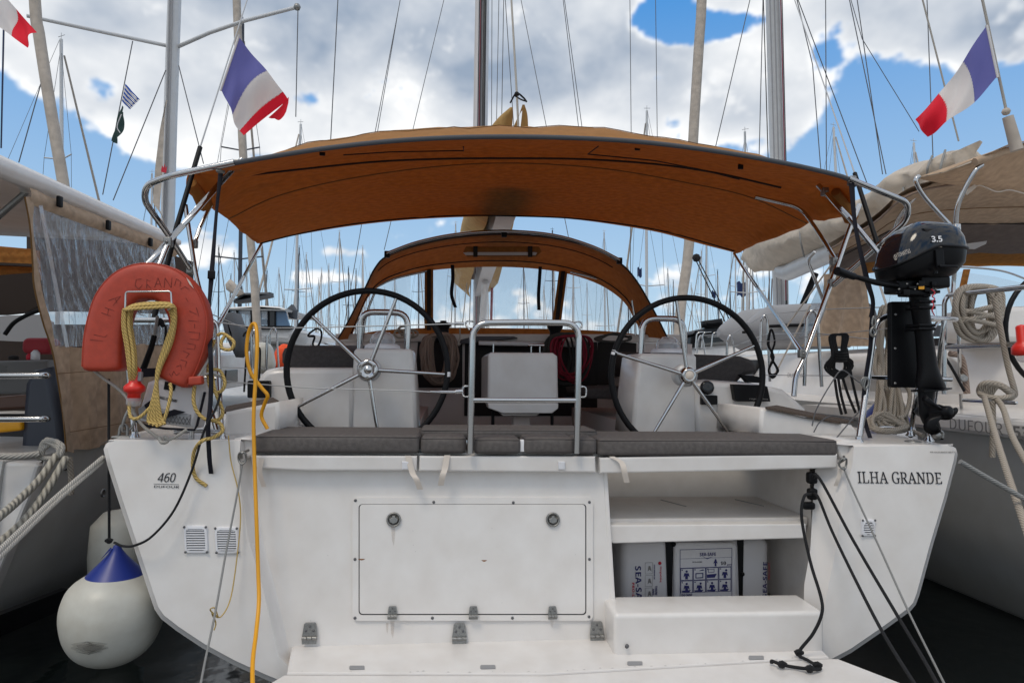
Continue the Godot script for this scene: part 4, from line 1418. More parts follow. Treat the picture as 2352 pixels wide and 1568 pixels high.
func build_bimini() -> void:
	F = BOAT
	var o := thing("bimini", "ochre canvas bimini awning over the cockpit on steel bows", "awning", Vector3(0, 0.0, -1.5))
	# rows of the underside from the aft bow to the fore bow: [z, u, v, ...]
	var rows_px := [
		[[470, 395, -0.55], [537, 376, -0.38], [640, 358, -0.34], [760, 340, -0.32], [900, 325, -0.32], [1040, 317, -0.32], [1180, 315, -0.32], [1320, 318, -0.32], [1460, 326, -0.32], [1600, 342, -0.32], [1740, 364, -0.32], [1860, 388, -0.34], [1950, 413, -0.38], [1962, 440, -0.5]],
		[[432, 402, -0.9], [500, 400, -0.85], [640, 382, -0.8], [760, 360, -0.8], [900, 344, -0.8], [1040, 338, -0.8], [1180, 337, -0.8], [1320, 339, -0.8], [1460, 350, -0.8], [1600, 372, -0.8], [1740, 400, -0.8], [1850, 425, -0.85], [1925, 440, -0.9], [1962, 462, -0.9]],
		[[432, 440, -1.1], [478, 462, -1.1], [560, 415, -1.1], [700, 388, -1.1], [860, 372, -1.1], [1020, 364, -1.1], [1180, 362, -1.1], [1340, 364, -1.1], [1500, 376, -1.1], [1640, 396, -1.1], [1760, 422, -1.1], [1850, 455, -1.1], [1890, 490, -1.1], [1955, 495, -1.1]],
		[[480, 470, -1.6], [520, 490, -1.6], [600, 462, -1.6], [720, 436, -1.6], [870, 420, -1.6], [1025, 412, -1.6], [1180, 410, -1.6], [1335, 413, -1.6], [1480, 424, -1.6], [1610, 442, -1.6], [1720, 466, -1.6], [1800, 492, -1.6], [1845, 516, -1.6], [1890, 500, -1.4]],
		[[535, 510, -2.3], [570, 535, -2.3], [650, 503, -2.3], [760, 482, -2.3], [890, 468, -2.3], [1030, 462, -2.3], [1175, 460, -2.3], [1320, 462, -2.3], [1450, 472, -2.3], [1560, 490, -2.3], [1650, 512, -2.3], [1720, 535, -2.3], [1745, 555, -2.3], [1790, 535, -2.2]],
		[[588, 557, -2.95], [600, 558, -3.0], [680, 540, -3.0], [790, 521, -3.0], [910, 507, -3.0], [1040, 499, -3.0], [1165, 497, -3.0], [1300, 502, -3.0], [1420, 517, -3.0], [1520, 535, -3.0], [1610, 560, -3.0], [1680, 578, -3.0], [1690, 582, -3.0], [1700, 580, -2.95]],
	]
	var rows := []
	for r in rows_px:
		var p := PackedVector3Array()
		for q in r: p.append(az(q[0], q[1], q[2]))
		rows.append(curve(p, 4))
	var fine := []     # smooth between the rows, with a slight sag
	for i in rows.size() - 1:
		for k in 5:
			var row := PackedVector3Array()
			for j in rows[i].size():
				var a: Vector3 = rows[maxi(i - 1, 0)][j]
				var b: Vector3 = rows[i][j]
				var c: Vector3 = rows[i + 1][j]
				var d: Vector3 = rows[mini(i + 2, rows.size() - 1)][j]
				var p := b.cubic_interpolate(c, a, d, k / 5.0)
				p.y += 0.006 * sin(j * 0.9 + i * 2.0) * sin(k / 5.0 * PI)
				if i + k > 0: p.y += cloth.get_noise_3d(p.x * 1.6, p.z * 1.1, 4.0) * 0.035
				row.append(p)
			fine.append(row)
	fine.append(rows[rows.size() - 1])
	var g := G.new()
	g.grid(fine)
	part(o, "canopy", g, M.canvas)
	# the upper skin, stretched over the bows
	g = G.new()
	var aft: PackedVector3Array = rows[0].slice(2, rows[0].size() - 2)
	var up := []
	for i in fine.size():
		var t := i / float(fine.size() - 1)
		var lift := sin(minf(t / 0.22, 1.0) * PI * 0.5) * (1.0 if t < 0.36 else 0.12 + 0.88 * pow(cos((t - 0.36) / 0.64 * PI * 0.5), 1.5))
		var row := PackedVector3Array()
		var m: int = fine[i].size() - 1
		for j in m + 1:
			var s := absf(2.0 * j / m - 1.0)
			row.append(fine[i][j] + Vector3(0, 0.005 + (0.115 * (1.0 - pow(s, 2.2))) * lift, 0))
		up.append(row)
	g.grid(up)
	part(o, "upper_skin", g, M.canvas_top)
	g = G.new()
	g.tube(moved(aft, Vector3(0, 0.0, 0.008)), 0.0135, 8)
	part(o, "edge_rail", g, M.grey_cloth)
	g = G.new()
	g.tube(moved(up[3].slice(8, up[3].size() - 8), Vector3(0, 0.003, 0.0)), 0.0025, 5)
	part(o, "top_seam", g, M.thread)
	# seams, zips and buckles underneath
	var dz := Vector3(0, -0.006, 0.01)
	dz = Vector3(0, -0.016, 0.026)
	strip_lines(o, "zip", [moved(curve(azz([550, 402, -1.02, 700, 385, -1.02, 860, 369, -1.02, 1020, 362, -1.02, 1180, 361, -1.02, 1340, 363, -1.02, 1500, 374, -1.02, 1640, 394, -1.02, 1790, 428, -1.02]), 8), dz), moved(curve(azz([600, 556, -2.9, 680, 536, -2.9, 790, 515, -2.9, 910, 501, -2.9, 1040, 493, -2.9, 1150, 493, -2.9, 1300, 498, -2.9, 1420, 511, -2.9, 1520, 528, -2.9, 1610, 552, -2.9, 1685, 574, -2.9]), 8), dz)], 0.007, M.seam)
	strip_lines(o, "pocket_seam", [moved(azz([790, 353, -0.7, 900, 346, -0.7, 1065, 343, -0.7, 1064, 334, -0.5]), dz), moved(azz([1372, 333, -0.5, 1348, 351, -0.7, 1500, 366, -0.75, 1600, 385, -0.8, 1695, 409, -0.85]), dz)], 0.004, M.seam)
	strip_lines(o, "thread_seam", [moved(curve(azz([530, 498, -1.5, 640, 447, -1.35, 800, 408, -1.3, 1000, 380, -1.25, 1180, 372, -1.22, 1380, 384, -1.25, 1560, 414, -1.3, 1720, 450, -1.35, 1850, 510, -1.5]), 8), dz)], 0.004, M.thread)
	for q in [[743, 355], [1460, 343], [1695, 386]]:
		g = G.new()
		g.rbox(az(q[0], q[1], -0.6) + Vector3(0, -0.005, 0.04), Vector3(0.016, 0.014, 0.006), 0.004)
		g.rbox(az(q[0], q[1] - 8, -0.6) + Vector3(0, -0.005, 0.03), Vector3(0.009, 0.02, 0.004), 0.003)
		part(o, "buckle", g, M.black)
	# steel bows and legs
	var legs := [
		[[537, 372, -0.36, 440, 393, -0.36, 385, 405, -0.36, 334, 425, -0.4, 331, 462, -0.45, 390, 545, -0.75, 437, 619, -1.0], 0.0165, 0.12],
		[[425, 470, -1.0, 432, 520, -1.0, 452, 648, -0.95, 490, 760, -0.9], 0.0135, 0.1],
		[[556, 365, -0.75, 505, 420, -0.7, 420, 517, -0.55, 335, 610, -0.42], 0.0155, 0.0],
		[[386, 556, -0.5, 362, 616, -0.42], 0.0145, 0.0],
		[[487, 462, -1.2, 457, 525, -1.1, 445, 560, -1.05], 0.0135, 0.0],
		[[600, 560, -2.95, 560, 635, -2.3, 495, 756, -1.3, 452, 840, -0.7], 0.0145, 0.0],
		[[1950, 410, -0.36, 2030, 442, -0.36, 2088, 466, -0.38, 2084, 505, -0.42, 2000, 580, -0.6, 1917, 653, -0.8], 0.0165, 0.12],
		[[1975, 470, -1.0, 1954, 520, -0.95, 1911, 645, -0.85, 1845, 830, -0.7, 1828, 862, -0.68, 1824, 910, -0.66], 0.0155, 0.2],
		[[1880, 425, -0.75, 1951, 500, -0.6, 2035, 600, -0.42], 0.0155, 0.0],
		[[1686, 583, -2.95, 1740, 660, -2.3, 1846, 814, -0.72], 0.0145, 0.0],
		[[1735, 452, -1.25, 1840, 476, -1.2, 1872, 520, -1.1, 1922, 598, -0.9], 0.0135, 0.2],
		[[498, 438, -1.3, 540, 422, -1.3, 632, 411, -1.3], 0.0125, 0.1],
	]
	for q in legs:
		g = G.new()
		g.tube(bend(azz(q[0]), q[2], 8), q[1], 12)
		part(o, "bow_tube", g, M.steel)
	for q in [[506, 386, -0.5], [1957, 415, -0.38], [1895, 440, -0.72], [545, 378, -0.7], [437, 619, -1.0], [445, 560, -1.05], [1917, 600, -0.9], [1911, 650, -0.84], [1842, 812, -0.7], [386, 556, -0.5]]:
		g = G.new()
		var c := azz(q)[0]
		g.rbox(c, Vector3(0.02, 0.026, 0.02), 0.007)
		g.lathe([0.007, 0.018, 0.007, 0.026, 0.0, 0.028], c, Vector3(0, 0, 1), 8)
		part(o, "clamp", g, M.dull_steel)
	# black hold-down straps
	for q in [[506, 398, -0.45, 497, 480, -0.42, 486, 620, -0.36, 478, 720, -0.3], [1957, 420, -0.36, 1966, 520, -0.34, 1992, 640, -0.3, 2006, 690, -0.28, 2003, 728, -0.26]]:
		g = G.new()
		var l := PackedVector3Array()
		var r := PackedVector3Array()
		var c := curve(azz(q), 5)
		for i in c.size():
			var w := 0.0145 * (1.0 - 0.35 * absf(sin(i * 0.3)))
			l.append(c[i] - Vector3(w, 0, 0.004))
			r.append(c[i] + Vector3(w, 0, 0.004))
		g.grid([l, r, moved(r, Vector3(0, 0, -0.003)), moved(l, Vector3(0, 0, -0.003))])
		part(o, "strap", g, M.webbing)
	g = G.new()
	g.rbox(az(485, 631, -0.34), Vector3(0.018, 0.022, 0.008), 0.004)
	part(o, "strap_buckle", g, M.black)
	g = G.new()   # rolled side flap with its dark lining at either hand
	for q in [[440, 420, 470, 470], [1920, 440, 1955, 500]]:
		g = G.new()
		g.tube(PackedVector3Array([az(q[0], q[1], -0.85), az(q[2], q[3], -1.05)]), 0.03, 8, 0.05)
		part(o, "rolled_flap", g, M.canvas)

func build_sprayhood() -> void:
	F = BOAT
	var o := thing("sprayhood", "brown canvas sprayhood with three clear windows over the companionway", "sprayhood", Vector3(0, 0.3, -3.2))
	var za := -2.95
	var zf := -3.75
	# the arch: aft edge, and the line where the windows begin
	var aft := curve(azz([772, 782, za, 800, 735, za, 838, 660, za, 862, 612, za, 890, 585, za, 960, 560, za, 1050, 542, za, 1158, 535, za, 1270, 544, za, 1360, 567, za, 1422, 600, za, 1460, 640, za, 1500, 708, za, 1536, 780, za]), 4)
	var win := curve(azz([806, 778, zf + 0.35, 822, 735, zf + 0.3, 846, 682, zf + 0.2, 880, 652, zf + 0.1, 930, 634, zf, 990, 621, zf, 1075, 614, zf, 1158, 613, zf, 1240, 618, zf, 1310, 630, zf, 1380, 655, zf + 0.1, 1432, 692, zf + 0.2, 1458, 735, zf + 0.3, 1478, 774, zf + 0.35]), 4)
	var g := G.new()
	var rows := []
	for k in 7:
		var row := PackedVector3Array()
		for j in aft.size():
			var p := aft[j].lerp(win[j], k / 6.0)
			p.y += 0.05 * sin(k / 6.0 * PI) * clampf(p.y - 0.6, 0, 1)
			row.append(p)
		rows.append(row)
	g.grid(rows)
	part(o, "hood", g, M.canvas_hood)
	# sides hanging aft of the windows
	# window band: bottom edge
	var bot := curve(azz([806, 778, zf + 0.35, 830, 771, zf + 0.2, 870, 764, zf + 0.1, 940, 759, zf, 1040, 757, zf, 1158, 758, zf, 1280, 760, zf, 1380, 764, zf + 0.05, 1430, 768, zf + 0.1, 1478, 774, zf + 0.35]), 6)
	var nn := 48
	var top_r := PackedVector3Array()
	var bot_r := PackedVector3Array()
	for i in nn + 1:
		var t := float(i) / nn
		top_r.append(win[int(t * (win.size() - 1))])
		bot_r.append(bot[int(t * (bot.size() - 1))])
	var cuts := [[0, 16], [17, 32], [33, 48]]
	for c in cuts:
		g = G.new()
		var wr := []
		for k in 9:
			var row := PackedVector3Array()
			for i in range(c[0], c[1] + 1):
				row.append(top_r[i].lerp(bot_r[i], k / 8.0) + Vector3(0, 0, 0.012 * sin(i * 1.9) * sin(k / 8.0 * PI)))
			wr.append(row)
		g.grid(wr)
		part(o, "window", g, M.vinyl)
	for q in [[[985, 614, 985, 758], 10.0], [[1294, 622, 1276, 762], 10.0]]:
		g = G.new()
		var p: Array = q[0]
		g.prism(azs([p[0] - q[1], p[1], p[0] + q[1], p[1], p[2] + q[1], p[3], p[2] - q[1], p[3]], zf + 0.025), Vector3(0, 0, -0.008))
		var b := part(o, "window_bar", g, M.canvas_hood)
		g = G.new()
		g.prism(azs([p[0] - q[1] * 0.45, p[1], p[0] + q[1] * 0.45, p[1], p[2] + q[1] * 0.45, p[3], p[2] - q[1] * 0.45, p[3]], zf + 0.034), Vector3(0, 0, -0.006))
		part(b, "zip", g, M.seam)
	g = G.new()
	g.grid([moved(bot, Vector3(0, 0.02, 0.01)), moved(bot, Vector3(0, -0.05, 0.03))])
	part(o, "lower_hem", g, M.canvas_hood)
	g = G.new()
	g.tube(moved(aft, Vector3(0, -0.012, 0.01)), 0.008, 6)
	part(o, "aft_zip", g, M.seam)
	g = G.new()
	g.tube(moved(rows[5], Vector3(0, -0.012, 0.01)), 0.006, 6)
	g.tube(moved(rows[2].slice(12, rows[2].size() - 12), Vector3(0, -0.012, 0.01)), 0.005, 6)
	part(o, "inner_zip", g, M.seam)
	# grab rail on the hood's after edge
	g = G.new()
	var rail := curve(azz([888, 582, za + 0.06, 960, 556, za + 0.06, 1050, 538, za + 0.06, 1158, 531, za + 0.06, 1270, 540, za + 0.06, 1360, 566, za + 0.06, 1424, 597, za + 0.06]), 5)
	g.tube(rail, 0.0165, 10)
	part(o, "grab_rail", g, M.steel)
	for q in [[889, 584], [1158, 537], [1423, 599]]:
		g = G.new()
		g.rbox(az(q[0], q[1], za + 0.05), Vector3(0.025, 0.03, 0.02), 0.006)
		part(o, "rail_bracket", g, M.black)
	# frame tubes under the hood
	for q in [[862, 660, 905, 640, 980, 622], [1310, 624, 1390, 645, 1440, 678, 1462, 730]]:
		g = G.new()
		g.tube(curve(azs(q, zf + 0.15), 6), 0.0125, 8)
		part(o, "frame_tube", g, M.steel)
	for q in [[862, 668, 842, 720, 832, 778], [1452, 690, 1458, 730, 1460, 770]]:
		g = G.new()
		g.tube(curve(azs(q, za - 0.3), 6), 0.011, 8)
		part(o, "frame_tube", g, M.steel)
	# rolled window flap with ties and a slit of sky
	g = G.new()
	g.prism(azs([1064, 578, 1070, 566, 1238, 566, 1244, 578, 1232, 589, 1072, 589], za - 0.22), Vector3(0, 0, -0.02), 0.006)
	part(o, "rolled_blind", g, M.canvas_hood)
	g = G.new()
	g.prism(azs([1064, 580, 1074, 579, 1228, 579, 1234, 580, 1230, 586, 1070, 586], za - 0.21), Vector3(0, 0, -0.004))
	part(o, "blind_window", g, M.paper)
	for u in [1092, 1218]:
		g = G.new()
		g.prism(azs([u - 5, 565, u + 5, 565, u + 5, 590, u - 5, 590], za - 0.20), Vector3(0, 0, -0.008))
		part(o, "blind_tie", g, M.seam)
	for q in [[1039, 608, 1040, 640, 1037, 676, 1046, 706], [1241, 612, 1239, 645, 1237, 676, 1238, 712]]:
		g = G.new()
		var l := PackedVector3Array()
		var r := PackedVector3Array()
		for p in curve(azs(q, zf + 0.12), 5):
			l.append(p - Vector3(0.018, 0, 0))
			r.append(p + Vector3(0.018, 0, 0))
		g.grid([l, r])
		part(o, "hanging_strap", g, M.webbing)

func coil(label: String, called: String, cu: float, top: float, bottom: float, w: float, z: float, n: int, m: Material, r: float, group := "", seed_ := 1, wraps := 0) -> void:
	# loops of rope hanging from one place, no two alike
	rng.seed = seed_
	var g := G.new()
	for i in n:
		var k := rng.randf_range(0.45, 1.0)
		var low := lerpf(top, bottom, rng.randf_range(0.8, 1.0))
		var off := rng.randf_range(-0.2, 0.2) * w * (1.3 - k)
		var d0 := rng.randf_range(-0.06, 0.06)
		var d1 := rng.randf_range(-0.06, 0.06)
		var hw := w * 0.5 * k
		var h := low - top
		var tw := rng.randf_range(-0.08, 0.08) * w
		var p := azz([cu + off * 0.5 + tw, top + rng.randf_range(0, 5), z + d0, cu - hw * rng.randf_range(0.6, 0.9) + off, top + h * 0.1, z + d0, cu - hw + off, top + h * rng.randf_range(0.35, 0.55), z + d0 + 0.02, cu - hw * rng.randf_range(0.55, 0.85) + off + tw, top + h * 0.86, z + d0, cu + off + tw, low, z + (d0 + d1) * 0.5, cu + hw * rng.randf_range(0.55, 0.85) + off + tw, top + h * 0.86, z + d1, cu + hw + off, top + h * rng.randf_range(0.35, 0.55), z + d1, cu + hw * rng.randf_range(0.6, 0.9) + off, top + h * 0.08, z + d1])
		g.tube(curve(p, 6, true), r, 7, -1.0, false, 1.0, true)
	for i in wraps:
		var v := lerpf(top, bottom, 0.42) + i * (bottom - top) * 0.07
		var p := PackedVector3Array()
		for q in 12:
			var a := TAU * q / 12
			p.append(az(cu + cos(a) * w * 0.44 + rng.randf_range(-1, 1), v + cos(a) * 10 * (1.0 if i % 2 else -1.0) + rng.randf_range(-1, 1), z + sin(a) * 0.085))
		g.tube(curve(p, 4, true), r, 7, -1.0, false, 1.0, true)
	one(called, label, "rope", g, m, az(cu, bottom, z), group)

func build_ropes_on_deck() -> void:
	F = BOAT
	# winches and coils by the companionway
	for q in [[1018, 756, "black winch holding the tan rope coil"], [1275, 762, "black winch holding the red and black rope coil"]]:
		var g := G.new()
		var c := az(q[0], q[1], -3.1) - Vector3(0, 0.12, 0)
		g.lathe([0.085, 0.0, 0.085, 0.03, 0.055, 0.05, 0.05, 0.12, 0.075, 0.16, 0.075, 0.18, 0.03, 0.185, 0.03, 0.2, 0.0, 0.2], c, Vector3.UP, 24)
		one("winch", q[2], "winch", g, M.black, c)
	coil("thick tan rope coil hanging below the left winch", "rope_coil", 1010, 765, 884, 80, -3.0, 30, M.rope_tan, 0.010, "", 5)
	coil("black rope coil with red loops over it, hanging below the right winch", "rope_coil", 1300, 765, 886, 104, -3.0, 26, M.rope_dark, 0.010, "", 6)
	coil("crimson rope loops lying over the black coil at the right winch", "rope_coil", 1312, 768, 880, 92, -2.92, 9, M.rope_red, 0.009, "", 9)
	var g := G.new()
	g.tube(curve(azz([1056, 752, -3.0, 1056, 774, -3.0, 1052, 788, -3.0]), 4), 0.008, 6)
	g.ball(az(1053, 790, -3.0), 0.02, 8)
	one("cord_end", "short white cord knotted beside the tan coil", "cord", g, M.rope_white)
	g = G.new()
	for i in 4:
		var p := PackedVector3Array()
		for k in 12:
			var a := TAU * k / 12
			p.append(az(918 + i * 9 + cos(a) * (12 + i), 766 + sin(a) * 9 - (8 if i == 1 else 0), -2.9 - 0.05 * i))
		g.tube(p, 0.012, 6, -1.0, false, 1.0, true)
	one("rope_bundle", "pale rope bundle on the coachroof left of the tan coil", "rope", g, M.rope_beige, az(930, 775, -2.9))
	g = G.new()
	for i in 6:
		g.tube(curve(azz([1366 + i * 3, 778, -2.8, 1390 + i * 4, 770 - i, -2.85, 1420 + i * 3, 768 + i, -2.9, 1450, 778 - i, -2.85, 1425 + i * 2, 784, -2.8, 1385 + i * 2, 784, -2.75]), 4, true), 0.01, 6, -1.0, false, 1.0, true)
	one("rope_bundle", "dark flat rope bundle right of the red coil", "rope", g, M.rope_dark, az(1410, 784, -2.85))
	# black sheet bundles on the guard wires
	for q in [[1930, 766, 870, 34, -0.9, "large black rope hank hanging on the starboard guard wire in front of the neighbour", 8, 21]]:
		rng.seed = q[7]
		g = G.new()
		for i in q[6]:
			var hw: float = q[3] * rng.randf_range(0.2, 0.85)
			var low: float = lerpf(q[1], q[2], rng.randf_range(0.85, 1.0))
			var of := rng.randf_range(-8, 8)
			var p := azz([q[0] + of * 0.4, q[1] + 2, q[4], q[0] - 16 + of, q[1] + 8, q[4], q[0] - 10 + of, q[1] + 50, q[4] + 0.02, q[0] - hw + of, low - 20, q[4], q[0] + of, low, q[4], q[0] + hw + of * 0.5, low - 22, q[4], q[0] + 9 + of * 0.5, q[1] + 48, q[4] + 0.02, q[0] + 14 + of, q[1] + 6, q[4]])
			g.tube(curve(p, 5, true), 0.0085, 6, -1.0, false, 1.0, true)
		for i in 4:
			var p := PackedVector3Array()
			for k in 10: p.append(az(q[0] + 2 + cos(TAU * k / 10) * 14, q[1] + 44 + i * 6 + sin(TAU * k / 10) * 2, q[4] + 0.05 * sin(TAU * k / 10)))
			g.tube(p, 0.0085, 6, -1.0, false, 1.0, true)
		for t in [[1918, 870, 1934, 952], [1926, 868, 1944, 950], [1936, 866, 1966, 948], [1945, 800, 1975, 944]]:
			g.tube(curve(azz([t[0], t[1], q[4], (t[0] + t[2]) / 2 - 2, (t[1] + t[3]) / 2, q[4], t[2], t[3], q[4]]), 4), 0.0085, 6)
		one("rope_hank", q[5], "rope", g, M.rope_black, az(q[0], q[2], q[4]))
	g = G.new()
	for i in 3:
		g.tube(curve(azz([1772, 756, -2.5, 1766 - i, 790, -2.5, 1776 + i, 820, -2.5, 1766, 850, -2.5, 1775, 868 - i * 4, -2.5, 1786 + i, 850, -2.5, 1772, 818, -2.5, 1780, 785, -2.5]), 5, true), 0.009, 6, -1.0, false, 1.0, true)
	one("rope_hank", "slim black rope hank hanging on the wire left of the large hank", "rope", g, M.rope_black, az(1774, 868, -2.5))
	g = G.new()
	for i in 3:
		g.tube(curve(azz([725, 755, -2.8, 712, 764, -2.8, 708, 772, -2.8, 722, 772 + i, -2.8, 718, 790, -2.8, 726, 800 - i, -2.8, 736, 782, -2.8, 738, 762, -2.8, 728, 754, -2.8]), 5, true), 0.009, 6, -1.0, false, 1.0, true)
	one("rope_hank", "small black rope hank left of the left steering wheel", "rope", g, M.rope_black, az(724, 800, -2.8))
	# thin stray wires over the starboard coaming
	g = G.new()
	g.tube(curve(azz([1866, 978, -0.3, 1876, 940, -0.3, 1910, 880, -0.3, 1935, 850, -0.3, 1966, 872, -0.28, 1984, 884, -0.26]), 6), 0.0035, 6)
	g.tube(curve(azz([1870, 992, -0.25, 1885, 968, -0.3, 1915, 955, -0.35, 1960, 966, -0.35]), 6), 0.0035, 6)
	g.tube(curve(azz([1920, 1008, -0.2, 1960, 960, -0.24, 1986, 930, -0.24, 1990, 890, -0.25]), 6), 0.0035, 6)
	one("stray_wire", "thin bare wires looping over the right-hand cushion's edge", "wire", g, M.wire, az(1900, 990, -0.25))
	# beige lines heaped on the starboard quarter
	g = G.new()
	rng.seed = 33
	var rr := func(k: float) -> float: return rng.randf_range(-k, k)
	for i in 7:
		var x := 2016.0 + i * 6
		g.tube(curve(azz([2034 + rr.call(6), 704 + rr.call(4), -0.75, 2022 + rr.call(7), 770, -0.75 + rr.call(0.05), 2020 + rr.call(10), 850, -0.72, x + rr.call(8), 930, -0.68 + rr.call(0.04), x - 4 + rr.call(12), 974 + rr.call(12), -0.62, x + 24 + rr.call(10), 984 + rr.call(8), -0.6, x + 32 + rr.call(9), 940, -0.66 + rr.call(0.04), 2046 + rr.call(10), 850, -0.72, 2044 + rr.call(7), 770, -0.75 + rr.call(0.05)]), 6, true), 0.0125, 7, -1.0, false, 1.0, true)
	for i in 7:
		g.tube(curve(azz([1998 + rr.call(10), 966 + rr.call(10), -0.6, 2024 + rr.call(14), 954 + rr.call(8), -0.62, 2062 + rr.call(12), 966 + rr.call(8), -0.6, 2078 + rr.call(8), 984 + rr.call(6), -0.55, 2044 + rr.call(14), 990 + rr.call(5), -0.5, 2006 + rr.call(10), 984 + rr.call(6), -0.52]), 5, true), 0.012, 7, -1.0, false, 1.0, true)
	g.tube(curve(azz([2070, 960, -0.6, 2090, 985, -0.55, 2120, 1000, -0.4]), 4), 0.013, 6)
	g.tube(curve(azz([2062, 870, -0.66, 2090, 900, -0.66, 2082, 950, -0.62, 2062, 960, -0.6]), 4), 0.0125, 6)
	one("mooring_rope", "long pale mooring rope looped over the rail and heaped behind the outboard's legs", "rope", g, M.rope_beige, az(2040, 990, -0.6))
	# black hold-down strap end by the right pushpit post
	g = G.new()
	var l := PackedVector3Array()
	var r := PackedVector3Array()
	for p in curve(azz([2006, 705, -0.2, 2002, 760, -0.2, 2000, 800, -0.2, 1988, 880, -0.2, 1984, 940, -0.2, 1990, 975, -0.2, 2000, 1006, -0.18]), 5):
		l.append(p - Vector3(0.010, 0, 0.003))
		r.append(p + Vector3(0.010, 0, 0.003))
	g.grid([l, r, moved(r, Vector3(0, 0, -0.003)), moved(l, Vector3(0, 0, -0.003))])
	one("lashing_strap", "black webbing strap hanging down beside the right-hand pushpit post", "strap", g, M.webbing, az(1998, 1000, -0.2))
	g = G.new()
	g.tube(curve(azz([2008, 726, -0.18, 2004, 742, -0.18, 2008, 752, -0.18, 2012, 742, -0.18]), 4, true), 0.006, 6, -1.0, false, 1.0, true)
	g.tube(curve(azz([2006, 752, -0.18, 2000, 764, -0.18, 2008, 772, -0.18, 2014, 762, -0.18]), 4, true), 0.007, 6, -1.0, false, 1.0, true)
	for i in 3:
		g.tube(curve(azz([1978 + i * 4, 878 + i * 3, -0.2, 1986 + i * 3, 866, -0.2, 1996, 876 + i * 3, -0.2, 1988, 892 + i * 2, -0.2]), 4, true), 0.005, 6, -1.0, false, 1.0, true)
	one("shackle_set", "steel shackles and rings on the right-hand pushpit post", "shackle", g, M.dull_steel, az(1990, 890, -0.2))

